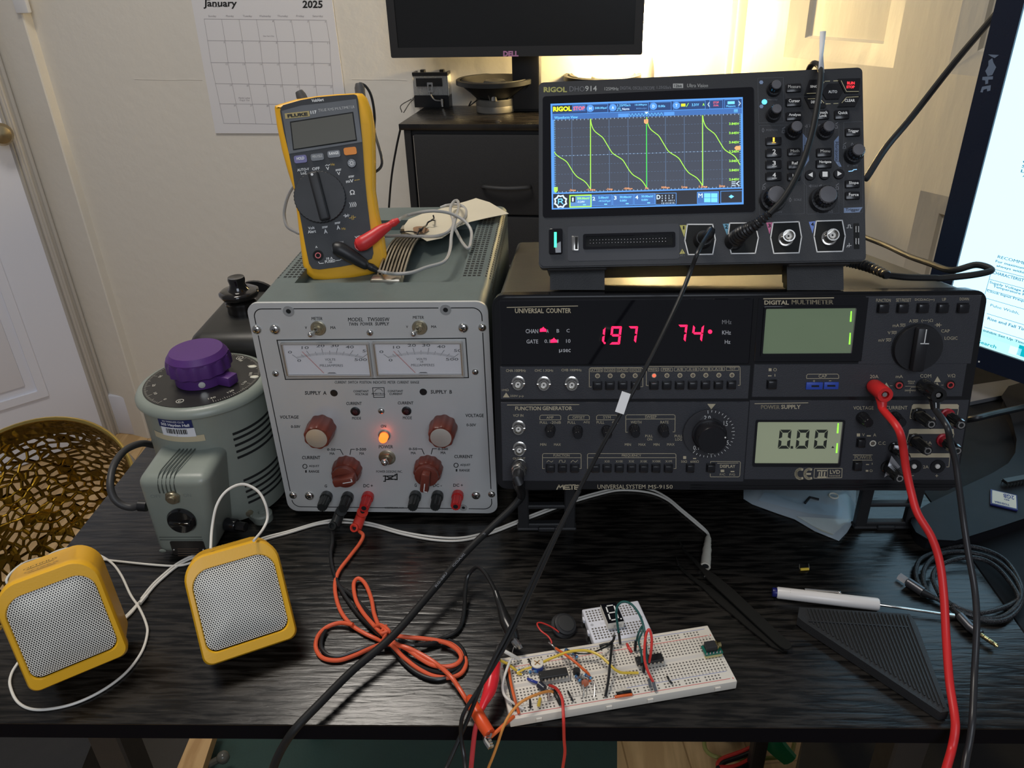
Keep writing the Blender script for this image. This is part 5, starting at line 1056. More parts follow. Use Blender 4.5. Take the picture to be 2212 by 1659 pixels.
for u,v in((805,540),(815,597)):
    q=Z(*vc(u,v),.1308); m.sph((q[0],q[1],.1308),.0042,12,sc=(1,.6,.25))
put(m,'paint_blob',mat('cream_paint',(.60,.58,.47),.5))
# purple knob
kz=.1308; m=M(); N=96
m.lathe([(.0240,kz+.0005),(.0240,kz+.011)],(VX,VY,0),(0,0,1),48)
m.lathe([(.0268,kz+.0105),(.0290,kz+.012),(.0290,kz+.020),(.0278,kz+.0245)],(VX,VY,0),(0,0,1),N,flute=.055,fn=14)
m.lathe([(.0272,kz+.0235),(.0272,kz+.0255),(.0235,kz+.0305),(.0002,kz+.0305)],(VX,VY,0),(0,0,1),56)
a=pang(705,585,.142); X=Matrix.Translation((VX,VY,kz))@Matrix.Rotation(a,4,'Z'); m.rbox(.018,.037,-.0062,.0062,.0005,.0098,.0012,2,X=X)
kb=put(m,'voltage_knob',m_pur2,ang=25); q=Yp(*vc(521,627),VY-.0240); an=math.atan2(q[1]-VY,q[0]-VX); m=M(); m.lathe([(.0030,0),(.0030,.0008),(.0016,.0009)],(VX+.0236*math.cos(an),VY+.0236*math.sin(an),kz+.0055),(math.cos(an),math.sin(an),0),16); under(m.build('set_screw',m_chrome),kb)
# louvres, sticker: everything that is wrapped round the drum
def chit(px,py,R_):
    d=ray(px,py); ox,oy=CC[0]-VX,CC[1]-VY; a=d[0]**2+d[1]**2; b=2*(ox*d[0]+oy*d[1]); c=ox*ox+oy*oy-R_*R_; t=(-b-math.sqrt(max(0,b*b-4*a*c)))/(2*a); return CC+t*d
def wrap(m,az0,az1,z0,z1,R_,mi=0,n=14,mapf=None):
    vs=[]
    for i in range(n+1):
        a=az0+(az1-az0)*i/n; vs+=[(VX+R_*math.cos(a),VY+R_*math.sin(a),z0),(VX+R_*math.cos(a),VY+R_*math.sin(a),z1)]
    m.add(vs,[(2*i,2*i+2,2*i+3,2*i+1) for i in range(n)],mi=mi)
azz=lambda u,v,R_:(lambda q:(math.atan2(q[1]-VY,q[0]-VX),q[2]))(chit(*vc(u,v),R_))
m=M(); Rd=VR-.0033
for u,v in((695,915),(700,945),(708,978),(716,1012),(722,1045),(755,1170),(762,1202),(768,1232),(776,1262),(782,1292)):
    a,z=azz(u,v,Rd); wrap(m,a,a+1.15,z-.0013,z+.0013,Rd)
put(m,'louvre',m_slot)
m=M(); Rs=VR-.0031
def stick(m,u0,v0,u1,v1,R_,mi=0):
    a0,z0=azz(u0,v0,R_); a1,z1=azz(u1,v1,R_); wrap(m,a0,a1,z1,z0,R_,mi)
    return a0,a1,z0,z1
aL,zt1=azz(262,888,Rs); aR,_=azz(532,890,Rs); zb1=azz(395,955,Rs)[1]; wrap(m,aL,aR,zb1,zt1-.0005,Rs,0)
aL2,zt2=azz(285,836,Rs); aR2,_=azz(468,836,Rs); zmid=azz(375,880,Rs)[1]; zb2=azz(375,925,Rs)[1]; zt2=azz(375,836,Rs)[1]; aR3=azz(490,900,Rs)[0]
wrap(m,aL2,aR2,zmid,zt2,Rs+.0002,1); wrap(m,aL2+.03,aR3,zb2,zmid+.0002,Rs+.00025,2)
def wtext(t,a0,a1,z0,z1,mi,R_):
    V,F=tmesh(t,.03); m.add([(VX+R_*math.cos(a0+(a1-a0)*a),VY+R_*math.sin(a0+(a1-a0)*a),z0+(z1-z0)*b) for a,b in V],F,mi=mi)
dz=zt2-zmid; wtext('NU WIRELESS CLUB',aL2+.09,aR2-.12,zmid+dz*.66,zmid+dz*.88,2,Rs+.0004); wtext('503 Hayden Hall',aL2+.05,aR2-.05,zmid+dz*.12,zmid+dz*.55,2,Rs+.0004)
dz=zmid-zb2; random.seed(3); a=aL2+.12
while a<aR3-.12: w_=random.choice((.008,.014,.02)); wrap(m,a,a+w_,zb2+dz*.32,zb2+dz*.9,Rs+.0004,3,1); a+=w_+random.choice((.008,.014))
wtext('NEUWC43',aL2+.3,aR3-.3,zb2+dz*.08,zb2+dz*.22,3,Rs+.0004)
put(m,'stickers',[ink('old_label_paper',(.50,.43,.28)),ink('navy_label',(.012,.02,.10)),ink('label_white',(.70,.71,.74)),m_ink])
# terminal box on the front
m=M(); X0,X1,Yf=-.3315,-.2690,.174
b=bmesh.new(); bmesh.ops.create_cube(b,size=1)
for v_ in b.verts:
    top=v_.co.z>0; back=v_.co.y>0; v_.co=((X0 if v_.co.x<0 else (X1 if top else X1-.010)),(.262 if back else Yf),(.0905 if back else .0865) if top else .003)
bmesh.ops.bevel(b,geom=list(b.edges),offset=.0085,segments=4,affect='EDGES',profile=.5); m.bm(b)
tb=put(m,'terminal_box',m_var,ang=60)
m=M()
for i in range(5):
    x=-.3125+i*.0035; P=[(x+.0052,.214,.0905),(x+.0025,.196,.0895),(x+.0004,.183,.0880),(x,.1765,.0835),(x,.1737,.0775),(x,.1737,.072)]; m.tube(P,.00055,5,sub=3)
for z in(.0205,.0235): m.tube([(X0+.006,Yf-.0001,z),(X1-.018,Yf-.0001,z)],.0004,5,smooth=False)
put(m,'moulded_rib',mat('dark_groove',(.06,.07,.06),.5))
VD=Dev('tmp',(0,Yf,0),np.eye(3)); bpy.data.objects.remove(VD.root); VD.cr=vc
def vput(o): o.location=(0,Yf,0); return o
x,z=VD.at(368,1258); tx,tz=VD.at(314,1306,-.012); r=.0068; m=M(); m.prism(circ(x,z,r,6,.3),-.0022,0); m.lathe([(r*.85,.002),(r*.8,.0035),(r*.45,.0036)],(x,0,z),(0,-1,0),24); m.lathe([(r*.5,.003),(r*.46,.006)],(x,0,z),(0,-1,0),20)
sw=under(vput(m.build('toggle_switch',m_bras)),va); m=M(); m.tube([(x,-.005,z),((x+tx)/2,-.008,(z+tz)/2),(tx,-.012,tz)],lambda t:.0014+.0014*t,12); m.sph((tx,-.012,tz),.0031,14); under(vput(m.build('lever',m_chrome)),sw)
x,z=VD.at(408,1400,-.004); m=M(); m.lathe([(.0125,0),(.0128,.002),(.0115,.0042),(.0002,.0048)],(x,0,z),(0,-1,0),48); X=Matrix.Translation((x,-.0042,z))@Matrix.Rotation(.06,4,'Y'); m.rbox(-.0095,.0095,-.0035,.001,-.0022,.0022,.0018,2,X=X); under(vput(m.build('fuse_knob',m_shiny)),va)
x0,z1=VD.at(348,1502); x1,z0=VD.at(560,1592); m=M(); m.prism(rrect(x0,max(z0,.0035),x1,z1,.0015,2),-.0006,.0003); m.mi=1
for k in range(4): m.box(x0+.004+k*.0005,x1-.006,-.0008,-.0006,z0+.0025+k*.0026,z0+.0030+k*.0026)
m.mi=2
for xx in(x0+.002,x1-.002): m.sph((xx,-.0006,(z0+z1)/2),.0011,10)
under(vput(m.build('name_plate',[mat('black_name_plate',(.02,.017,.015),.4),ink('worn_plate_print',(.13,.09,.06)),m_chrome])),va)
x,z=VD.at(310,1555); m=M(); m.sph((x,-.0002,z),.0026,10,sc=(1.3,.3,.7)); under(vput(m.build('cast_boss',m_var)),va)
for u,v,t,w_ in((272,1255,'OFF',.006),(445,1250,'ON',.004)):
    x,z=VD.at(u,v); m=M(); VD.textL(m,t,u,v,60 if t=='OFF' else 42,22); under(vput(m.build('embossed_lettering',mat('raised_paint',(.19,.215,.195),.35))),va)
# fuse holder and foot on the right
q=Z(*vc(690,1420),.014); m=M(); m.lathe([(.0062,0),(.0062,.010),(.0056,.011)],(X1-.006,.200,.017),(1,-.25,0),28); m.lathe([(.0048,.010),(.0045,.020)],(X1-.006,.200,.017),(1,-.25,0),28,flute=.12,fn=7); put(m,'fuse_holder',m_bez)
for an in(-.75,-2.4,.8,2.4):
    X=Matrix.Translation((VX+(VR+.003)*math.cos(an),VY+(VR+.003)*math.sin(an),0)); m=M(); m.lathe([(.0095,0),(.0095,.007),(.008,.0085),(.0035,.0085),(.0035,.004)],(0,0,0),(0,0,1),24,X=X,cap=False); m.prism(circ(0,0,.004,14),0,.003,X=X@Matrix.Rotation(math.pi/2,4,'X'),mi=1); m.rbox(-.012,0,-.0095,.0095,0,.007,.001,1,X=X@Matrix.Rotation(an,4,'Z')); put(m,'mounting_foot',[m_var,m_slot])
sc_a,sc_z=azz(788,1348,VR-.0035); m=M(); m.lathe([(.0036,0),(.0034,.0012),(.0002,.0018)],(VX+(VR-.0036)*math.cos(sc_a),VY+(VR-.0036)*math.sin(sc_a),sc_z),(math.cos(sc_a),math.sin(sc_a),0),18); put(m,'cover_screw',m_bras)
# mains cord
pc=[(300,1092,.205),(284,1096,.205),(262,1090,.205),(245,1074,.207),(238,1045,.215),(246,1005,.235),(270,973,.262),(305,958,.285),(335,962,.31)]
m=M(); m.tube([Yp(u,v,y) for u,v,y in pc],.0034,12); put(m,'mains_cord',mat('black_rubber_cord',(.035,.034,.034),.5))
m=M(); a=Yp(318,1093,.205); m.tube([a,Yp(300,1092,.205)],.0052,12,smooth=False); put(m,'cord_grommet',m_blk)
# ---- black canister behind it
cn=empty('black_canister',(-.29,.40,0)); tag(cn,'black metal canister with a glossy bumpy screw cap, behind the round transformer','canister')
m=M(); m.rbox(-.345,-.2335,.340,.475,0,.140,.016,4); under(m.build('body',mat('satin_black_metal',(.028,.027,.024),.42,.2,vary=.1),None,60),cn)
m=M(); m.tube([(-.345,.478,.120),(-.342,.478,.138),(-.334,.478,.1455),(-.328,.478,.146)],.0028,8); m.lathe([(.03,0),(.03,.004)],(-.315,.474,.118),(0,1,0),32); under(m.build('rear_rim',m_blk),cn)
cx,cy=-.3045,.406; m=M(); m.lathe([(.0150,.139),(.0155,.143),(.0150,.147),(.0165,.150),(.0165,.153),(.0120,.155)],(cx,cy,0),(0,0,1),48,flute=.06,fn=7); m.lathe([(.0110,.154),(.0190,.1575),(.0208,.1610),(.0208,.1635),(.0185,.1650),(.0120,.1655)],(cx,cy,0),(0,0,1),56,flute=.03,fn=9); m.lathe([(.0115,.165),(.0095,.168),(.0080,.172),(.0090,.1770),(.0084,.1795),(.0060,.1790),(.0002,.1785)],(cx,cy,0),(0,0,1),40)
under(m.build('screw_cap',mat('glossy_black_lacquer',(.012,.010,.009),.10,noise=.05,coat=.4),None,60),cn)

# ================================================================ TWO YELLOW DESKTOP SPEAKERS
def grille_mat():
    m=bpy.data.materials.new('perforated_grille'); m.use_nodes=True; nt=m.node_tree; b=nt.nodes['Principled BSDF']; tc=nt.nodes.new('ShaderNodeTexCoord'); L=.00172; H3=L*math.sqrt(3)
    ds=[]
    for ox,oz in((0,0),(L/2,H3/2)):
        def vm(op,a,b_): n=nt.nodes.new('ShaderNodeVectorMath'); n.operation=op; nt.links.new(a,n.inputs[0]); 
        cur=tc.outputs['Object']
        for op,val in(('ADD',(ox+5,0,oz+5)),('DIVIDE',(L,1,H3)),('FRACTION',None),('SUBTRACT',(.5,.5,.5)),('MULTIPLY',(L,0,H3)),('LENGTH',None)):
            n=nt.nodes.new('ShaderNodeVectorMath'); n.operation=op; nt.links.new(cur,n.inputs[0])
            if val: n.inputs[1].default_value=val
            cur=n.outputs['Value' if op=='LENGTH' else 'Vector']
        ds.append(cur)
    mn=nt.nodes.new('ShaderNodeMath'); mn.operation='MINIMUM'; nt.links.new(ds[0],mn.inputs[0]); nt.links.new(ds[1],mn.inputs[1])
    gt=nt.nodes.new('ShaderNodeMapRange'); gt.inputs['From Min'].default_value=.00056; gt.inputs['From Max'].default_value=.00064; nt.links.new(mn.outputs[0],gt.inputs['Value'])
    mx=nt.nodes.new('ShaderNodeMix'); mx.data_type='RGBA'; mx.inputs[6].default_value=(.02,.016,.012,1); mx.inputs[7].default_value=(.84,.81,.73,1); nt.links.new(gt.outputs[0],mx.inputs[0]); nt.links.new(mx.outputs[2],b.inputs['Base Color']); b.inputs['Roughness'].default_value=.45
    return m
m_gri=grille_mat(); m_spy=mat('yellow_plastic',(.80,.42,.012),.38,vary=.04,ns=30,bump=.05,bs=800)
def speaker(loc,yaw,t,rr,w_,h_,label):
    D=Dev('desktop_speaker',loc,Rz(yaw)@Ry(rr)@Rx(-t)); tag(D.root,label,'speaker')['group']='yellow desktop speakers'
    def ol(e,rt,rb,n=8,top=0):
        o=[]; x0,x1,z0,z1=e,w_-e,e,h_-e-top
        for cx,cz,a0,r in((x1-rt,z1-rt,0,rt),(x0+rt,z1-rt,90,rt),(x0+rb,z0+rb,180,rb),(x1-rb,z0+rb,270,rb)):
            for i in range(n+1): a=(a0+90*i/n)*D2R; o.append((cx+r*math.cos(a),cz+r*math.sin(a)))
        return [(x,z+.0030*max(0,1-((x-w_/2)/(w_/2))**2)*(z>h_*.5)) for x,z in o]   # gently arched top
    def gr(e):
        o=[]; x0,x1,z0,z1=.0048+e,w_-.0048-e,.0088+e,h_-.0105-e
        for cx,cz,a0,r in((x1-.0125,z1-.0125,0,.0125),(x0+.0125,z1-.0125,90,.0125),(x0+.0075,z0+.0075,180,.0075),(x1-.0075,z0+.0075,270,.0075)):
            for i in range(9): a=(a0+90*i/8)*D2R; o.append((cx+r*math.cos(a),cz+r*math.sin(a)))
        return [(x,z+.0022*max(0,1-((x-w_/2)/(w_/2))**2)*(z>h_*.5)) for x,z in o]
    lay=[(gr(0),.0016),(gr(-.0008),.0),(ol(.0014,.015,.0065),.0004),(ol(0,.016,.007),.003),(ol(0,.016,.007),.011),(ol(.0012,.017,.008,top=.0008),.0130),(ol(.0005,.016,.008,top=.0002),.050)]
    m=M(); n=len(lay[0][0]); vs=[]
    for L_,y in lay:
        for p in L_:
            q=np.array([p[0],y,p[1]]); wz=D.w(q)[2]
            if wz<.0006: # the underside is flat where it meets the desk
                q=q+D.R.T@np.array([0,0,.0006-wz])
            vs.append(tuple(q))
    fs=[(k*n+i,k*n+(i+1)%n,(k+1)*n+(i+1)%n,(k+1)*n+i) for k in range(len(lay)-1) for i in range(n)]+[tuple((len(lay)-1)*n+i for i in range(n))]
    m.add(vs,fs); m.build('shell',m_spy,D.root,50)
    # slightly domed perforated grille
    m=M(); e=.0058; K=15
    rim=gr(.0001); cx,cz=w_/2,sum(p[1] for p in rim)/len(rim); rings=[]
    for k in range(7):
        f=1-k/7; rings.append([(cx+(p[0]-cx)*f,.0012-.0042*(1-f**3),cz+.0008+(p[1]-cz)*f+ (.004*(1-f) if 0 else 0)) for p in rim])
    n=len(rim); vs=[p for r in rings for p in r]+[(cx,-.0030,cz)]
    m.add(vs,[(k*n+i,k*n+(i+1)%n,(k+1)*n+(i+1)%n,(k+1)*n+i) for k in range(6) for i in range(n)]+[(6*n+i,6*n+(i+1)%n,7*n) for i in range(n)])
    m.build('grille',m_gri,D.root,80)
    m=M(); zt=h_+.0003-.0055+.0029
    V,F=tmesh('OPTIMUS',.02); top_=lambda a,b:(w_*.30+w_*.34*a,.0170+.004*b,h_+.0030*(1-((w_*.30+w_*.34*a-w_/2)/(w_/2))**2)+.0006)
    m.add([top_(a,b+.9) for a,b in V],F)
    m.add([top_(a,b) for a,b in((.1,.1),(.9,.1),(.95,.55),(.15,.55))],[(0,1,2,3)]); m.build('printed_name',ink('worn_black_print',(.10,.065,.01)),D.root)
    return D
SPB=speaker((-.2310,.0312,.0200),.4692,.5623,.0121,.0683,.0776,'yellow cube speaker with white dotted grille, nearest the grey-green transformer')
SPA=speaker((-.3465,.0067,.0200),.5377,.3673,-.0609,.0669,.0793,'yellow cube speaker with white dotted grille, by the left end of the desk')
m_whc=mat('white_cable',(.72,.69,.62),.42)
def zl(pts,z=.0014): return [Z(p[0],p[1],p[2] if len(p)>2 else z) for p in pts]
sw=empty('speaker_cable',Z(310,1292)); tag(sw,'thin white cable looping round both yellow speakers and under the wide black instrument','cable')
wr=.00105
def strand(pts,name='strand',r=wr): return under(M().tube(pts,r,8,sub=8).build(name,m_whc),sw)
strand(zl([(30,1275,.02),(14,1255,.03),(30,1232,.03),(60,1213,.02),(110,1203,.006),(170,1203),(250,1212),(330,1220),(385,1222),(425,1212,.004)]))
strand(zl([(85,1240,.02),(88,1222,.02),(105,1200,.008),(135,1187,.003),(165,1185),(205,1195),(240,1215),(262,1243),(282,1285),(300,1312),(315,1345),(318,1370),(305,1410),(270,1455),(215,1495),(150,1523),(80,1533),(40,1518),(22,1482),(25,1455),(40,1430,.003),(60,1400,.004)]))
strand(zl([(240,1352,.003),(262,1343),(283,1325),(298,1306),(308,1294)])); strand(zl([(245,1345,.003),(268,1334),(285,1318),(298,1304),(310,1292)]))
for dx,dy in((-1.6,-1.6),(1.8,1.8)): strand(zl([(306+dx,1296+dy),(330+dx,1266+dy),(352+dx,1245+dy),(380+dx,1222+dy),(408+dx,1206+dy),(440+dx,1194+dy,.004)]))
under(M().tube(zl([(302,1304,.002),(316,1287,.002)]),.0024,8,smooth=False,flat=.7).build('cable_slider',m_whc),sw)
lp=[(455,1185,.085),(458,1140,.10),(468,1092,.11),(490,1060,.12),(524,1046,.13),(556,1060,.13),(573,1088,.125),(578,1118,.12),(568,1143,.11),(548,1168,.09)]
strand([Yp(u,v,y) for u,v,y in lp])
for k,dy in((0,0),(1,5)):
    strand(zl([(545,1172+dy,.004),(575,1160+dy),(625,1147+dy*.8),(690,1128+dy*.8),(740,1122+dy*1.3),(800,1130+dy),(870,1149+dy),(940,1160+dy*1.3),(1000,1161+dy*1.2),(1060,1147+dy),(1110,1128+dy),(1160,1108+dy),(1230,1082+dy),(1290,1064+dy),(1340,1054+dy),(1400,1056+dy*1.5),(1440,1074+dy),(1472,1100+dy),(1508,1130+dy),(1528,1150+dy*.5),(1534,1168)]))
jk=M(); Q=zl([(1530,1158,.0035),(1528,1192,.0038),(1524,1222,.0040)]); d0=(Q[2]-Q[0]); l0=float(np.linalg.norm(d0)); jk.lathe([(.0016,0),(.0028,l0*.10),(.0026,l0*.16),(.0031,l0*.20),(.0028,l0*.26),(.0034,l0*.30),(.0031,l0*.36),(.0040,l0*.48),(.0037,l0*.60),(.0042,l0*.75),(.0042,l0)],tuple(Q[0]),tuple(d0),20)
under(jk.build('audio_socket',mat('cream_plastic',(.62,.58,.48),.45)),sw)
d_=(Q[2]-Q[1]); d_/=np.linalg.norm(d_); m=M(); m.lathe([(.0042,0),(.0044,.0012),(.0030,.0013),(.0028,.0004)],tuple(Q[2]),tuple(d_),20,cap=False); m.cyl(tuple(Q[2]),tuple(d_),.0028,.0003,14,mi=1); under(m.build('socket_rim',[mat('cream_plastic'),m_slot]),sw)

# ================================================================ GOLD BASKET beyond the left end of the desk
def perforated():
    m=bpy.data.materials.new('pierced_gold_metal'); m.use_nodes=True; nt=m.node_tree; b=nt.nodes['Principled BSDF']; out=nt.nodes['Material Output']
    b.inputs['Base Color'].default_value=(.30,.225,.065,1); b.inputs['Metallic'].default_value=1; b.inputs['Roughness'].default_value=.16
    uv=nt.nodes.new('ShaderNodeTexCoord'); mp=nt.nodes.new('ShaderNodeMapping'); mp.inputs['Scale'].default_value=(1,1,1); nt.links.new(uv.outputs['Object'],mp.inputs[0])
    v=nt.nodes.new('ShaderNodeTexVoronoi'); v.feature='DISTANCE_TO_EDGE'; v.inputs['Scale'].default_value=52; v.inputs['Randomness'].default_value=.8; nt.links.new(mp.outputs[0],v.inputs['Vector'])
    gt=nt.nodes.new('ShaderNodeMath'); gt.operation='GREATER_THAN'; gt.inputs[1].default_value=.13; nt.links.new(v.outputs['Distance'],gt.inputs[0])
    sp_=nt.nodes.new('ShaderNodeSeparateXYZ'); nt.links.new(uv.outputs['Object'],sp_.inputs[0]); lt=nt.nodes.new('ShaderNodeMath'); lt.operation='LESS_THAN'; lt.inputs[1].default_value=-.05; nt.links.new(sp_.outputs['Z'],lt.inputs[0])
    mu=nt.nodes.new('ShaderNodeMath'); mu.operation='MULTIPLY'; nt.links.new(gt.outputs[0],mu.inputs[0]); nt.links.new(lt.outputs[0],mu.inputs[1])
    tr=nt.nodes.new('ShaderNodeBsdfTransparent'); ms=nt.nodes.new('ShaderNodeMixShader'); nt.links.new(mu.outputs[0],ms.inputs[0]); nt.links.new(b.outputs[0],ms.inputs[1]); nt.links.new(tr.outputs[0],ms.inputs[2]); nt.links.new(ms.outputs[0],out.inputs[0])
    bp=nt.nodes.new('ShaderNodeBump'); bp.inputs['Strength'].default_value=.9; bp.inputs['Distance'].default_value=.006; nt.links.new(v.outputs['Distance'],bp.inputs['Height']); nt.links.new(bp.outputs[0],b.inputs['Normal'])
    return m
gb=empty('gold_basket',(-.876,.68,-.35),Rx(30*D2R)); tag(gb,'round pierced gold metal basket tipped towards the desk, past the left end of the desk','basket')
m=M(); R0=.190; H0=.385; prof=[(R0,0),(R0*1.0,-.04),(R0*.99,-.10),(R0*.95,-.20),(R0*.86,-.31),(R0*.66,-H0+.01),(R0*.5,-H0)]
for s_ in(0,1): m.lathe([(r-s_*.0022,h) for r,h in prof],(0,0,0),(0,0,1),96,cap=False)
m.build('pierced_wall',perforated(),gb,60)
m_gold2=mat('polished_gold_metal',(.72,.50,.14),.2,1)
m=M(); m.tube([(R0*math.cos(a/64*6.2832),R0*math.sin(a/64*6.2832),.001) for a in range(64)],.0042,10,sub=1,closed=True,smooth=False); m.build('rim',m_gold2,gb)
m=M(); m.lathe([(R0*.5,-H0),(R0*.5,-H0+.003)],(0,0,0),(0,0,1),48); m.build('base',m_gold2,gb)
# ================================================================ BACK OF THE ROOM: dresser, monitor, lamp, calendar
RD=Rz(-8*D2R); ZT=.189
DS=Dev('dresser',(-.255,1.189,FZ),RD); D=DS; tag(D.root,'tall black dresser with dark fabric drawers against the back wall','dresser')
m_dtop=wood('dresser_black_wood',(.008,.007,.006),(.022,.018,.014),14,.28,'X',bump=.3,stretch=10)
m_fab=mat('charcoal_fabric',(.026,.026,.027),.9,bump=.5,bs=700,vary=.12,ns=200,noise=.02)
H=ZT-FZ; Wd=.78; m=M(); m.rbox(0,Wd,0,.205,H-.0115,H,.0012,2); m.build('top_board',m_dtop,D.root)
for x in(.008,Wd-.022):
    for y in(.004,.186): M().rbox(x,x+.014,y,y+.014,0,H-.0115,.001,1).build('frame_post',m_blkm,D.root)
hz=D.at(1065,400)[1]; hx0=D.at(1062,398)[0]
m=M(); m.box(.022,Wd-.022,.012,.18,H-.024,H-.0115); m.box(.022,Wd-.022,.012,.016,.03,.045); m.build('frame_rail',m_blkm,D.root)
hd=.155
for k in range(5):
    z1=H-.020-k*(hd+.004); z0=z1-hd
    if z0<.03: break
    for xx in(.026,.026+(Wd-.056)/2):
        w_=(Wd-.056)/2; dr_=M().rbox(xx,xx+w_,.002,.18,z0,z1,.004,2).build('drawer',m_fab,D.root)
        zh=z0+(hz-(H-.020-hd)) if hz<H else z0+.07
        c_=xx+w_/2; m=M(); m.tube([(c_-.048,.001,zh-.001),(c_-.042,-.010,zh),(c_,-.016,zh-.001),(c_+.042,-.010,zh),(c_+.048,.001,zh-.001)],.0040,8,flat=.4); m.build('pull_strap',m_blkm,dr_)
tp=lambda u,v,dz=0: Z(u,v,ZT+dz)
def zsolve(x,y,py):
    lo,hi=-.2,1.0
    for _ in range(50):
        mi=(lo+hi)/2
        if proj((x,y,mi))[1]>py: lo=mi
        else: hi=mi
    return lo
# second monitor
q=Yp(842,100,1.265); MB_=Dev('monitor',(q[0],q[1],0),RD); D=MB_; tag(D.root,'black widescreen monitor, switched off, standing on the dresser','monitor')
x1,z0=D.at(1387,119); x0,z0b=D.at(845,125); z0=(z0+z0b)/2; z1=z0+.325
m=M(); b_=.0155; m.prism(rrect(x0,z0,x1,z1,.003,2),0,.012,hole=rrect(x0+b_,z0+b_*1.15,x1-b_,z1-b_,.001,2)); m.rbox(x0+.002,x1-.002,.0115,.03,z0+.002,z1-.002,.003,2); m.rbox(x0+.06,x1-.06,.03,.052,z0+.05,z1-.04,.01,2); m.build('housing',m_blkm,D.root)
M().box(x0+b_-.001,x1-b_+.001,.0025,.006,z0+b_*1.15-.001,z1-b_+.001).build('screen',mat('dark_matte_screen',(.010,.0105,.011),.32,noise=.02),D.root)
m=M(); D.text(m,'DELL',1087,110,1120,122,bold=.05); m.build('maker_badge',ink('pinkish_badge',(.45,.20,.36)),D.root)
xn0=D.at(1106,150,.055)[0]; xn1=D.at(1166,150,.055)[0]; m=M(); m.rbox(xn0,xn1,.052,.078,ZT+.004,z0+.15,.004,2); m.rbox(xn0,xn1+.02,.058,.100,ZT,ZT+.006,.003,2); m.build('stand',m_blkm,D.root)
# loudspeaker drivers lying on their magnets
def driver(px,py,label,first=None):
    c=first or empty('speaker_driver',(0,0,0)); 
    return c
p=tp(1071,240); zr=zsolve(p[0],p[1],172)-ZT
drv=empty('speaker_driver',(p[0],p[1],ZT)); tag(drv,'black cone loudspeaker driver lying on its magnet, in front of the monitor stand','speaker driver')['group']='bare loudspeaker drivers on the dresser'
m_cone=mat('dark_paper_cone',(.03,.028,.025),.75,bump=.2,bs=150); m_frame=mat('black_pressed_frame',(.02,.02,.02),.4,.3)
RR=.0775
M().lathe([(.0385,0),(.0400,.002),(.0400,.012),(.0390,.0135),(.0395,.015),(.0395,.0245),(.0380,.026)],n=56).build('magnet',mat('grey_magnet',(.16,.15,.13),.5,.2,vary=.1),drv)
m=M(); zb=.026; m.lathe([(.030,zb),(.040,zb+.004),(RR*.78,zr-.014),(RR*.95,zr-.003)],n=64,cap=False); m.lathe([(RR,zr-.006),(RR,zr+.002),(RR*.975,zr+.003),(RR*.90,zr+.002),(RR*.90,zr-.003)],n=72,cap=False); 
fr_=m.build('basket',m_frame,drv,40)
for k in range(6): a=k*math.pi/3+.3; m=M(); m.tube([(.036*math.cos(a),.036*math.sin(a),zb+.002),(RR*.80*math.cos(a),RR*.80*math.sin(a),zr-.008)],.0026,6,smooth=False); m.build('strut',m_chrome if k%3==1 else m_frame,drv)
m=M(); m.lathe([(RR*.90,zr-.001),(RR*.84,zr+.003),(RR*.79,zr-.001),(RR*.5,zr-.012),(RR*.28,zr-.016)],n=64,cap=False); m.build('cone',m_cone,drv,60)
m=M(); m.lathe([(RR*.29,zr-.014),(RR*.29,zr-.004),(RR*.26,zr-.001),(RR*.17,zr),(RR*.14,zr-.001),(.0002,zr+.002)],n=40); m.build('dust_cap',mat('grey_dust_cap',(.14,.13,.11),.4,vary=.4,ns=200),drv,40)
m=M()
for a in(-.35,.2): m.tube([(.037*math.cos(a),.037*math.sin(a),.02),(RR*.75*math.cos(a)+.004,RR*.75*math.sin(a),zr-.02),(RR*.97*math.cos(a),RR*.97*math.sin(a),zr-.006)],.0012,6)
m.tube([(-.03,-.03,.03),(-.05,-.04,.018),(-.045,-.05,.028)],.0014,6); m.build('terminal_lead',m_frame,drv)
M().lathe([(.0060,zr-.022),(.0060,zr-.010)],(.0,-RR*.52,-.012),n=12).build('terminal_post',m_chrome,drv)
p2=Z(1301,163,ZT+zr); d2=copy_tree(drv); d2.location=(p2[0],p2[1],ZT); tag(d2,'loudspeaker driver with a pale dust cap, half hidden behind the oscilloscope','speaker driver')['group']='bare loudspeaker drivers on the dresser'
for c in COL.objects:
    if c.parent==d2 and c.name.startswith('dust_cap'): c.data=c.data.copy(); c.data.materials[0]=mat('pale_dust_cap',(.55,.52,.42),.4)
# low black tray under the cooler and drivers
TA=[tp(893,233),tp(1160,231),tp(1165,208),tp(905,212)]; m=M()
# heatsink with fan frame
cz0=.016; q0=tp(896,232); q1=tp(972,231); wX=float(np.linalg.norm(q1-q0)); CO=Dev('cpu_cooler',(q0[0],q0[1],ZT),RD); D=CO; tag(D.root,'silver finned processor cooler in a black clip frame, on the left of the dresser','heatsink')
hh=zsolve(q0[0],q0[1],158)-ZT; m=M(); m.box(0,wX,0,.066,0,.024)
m.build('mount_base',m_blk,D.root); m=M()
for k in range(26): x=.002+k*(wX-.004)/26; m.box(x,x+.0011,.002,.064,.024,hh-.006)
m.box(0,.0012,0,.066,.022,hh-.004); m.box(wX-.0012,wX,0,.066,.022,hh-.004); m.build('fin',mat('bright_aluminium',(.82,.80,.75),.45,.5),D.root)
m=M(); m.prism([(0,0),(wX,0),(wX,.066),(0,.066)],-hh-.001,-hh+.006,X=Matrix([[1,0,0,0],[0,0,1,0],[0,-1,0,0],[0,0,0,1]]),hole=[(.004,.004),(wX-.004,.004),(wX-.004,.062),(.004,.062)])
m.box(.008,wX-.012,-.002,.0,hh-.026,hh-.010)
for x in(.012,wX-.022): m.rbox(x,x+.010,.02,.03,hh-.002,hh+.004,.001,1)
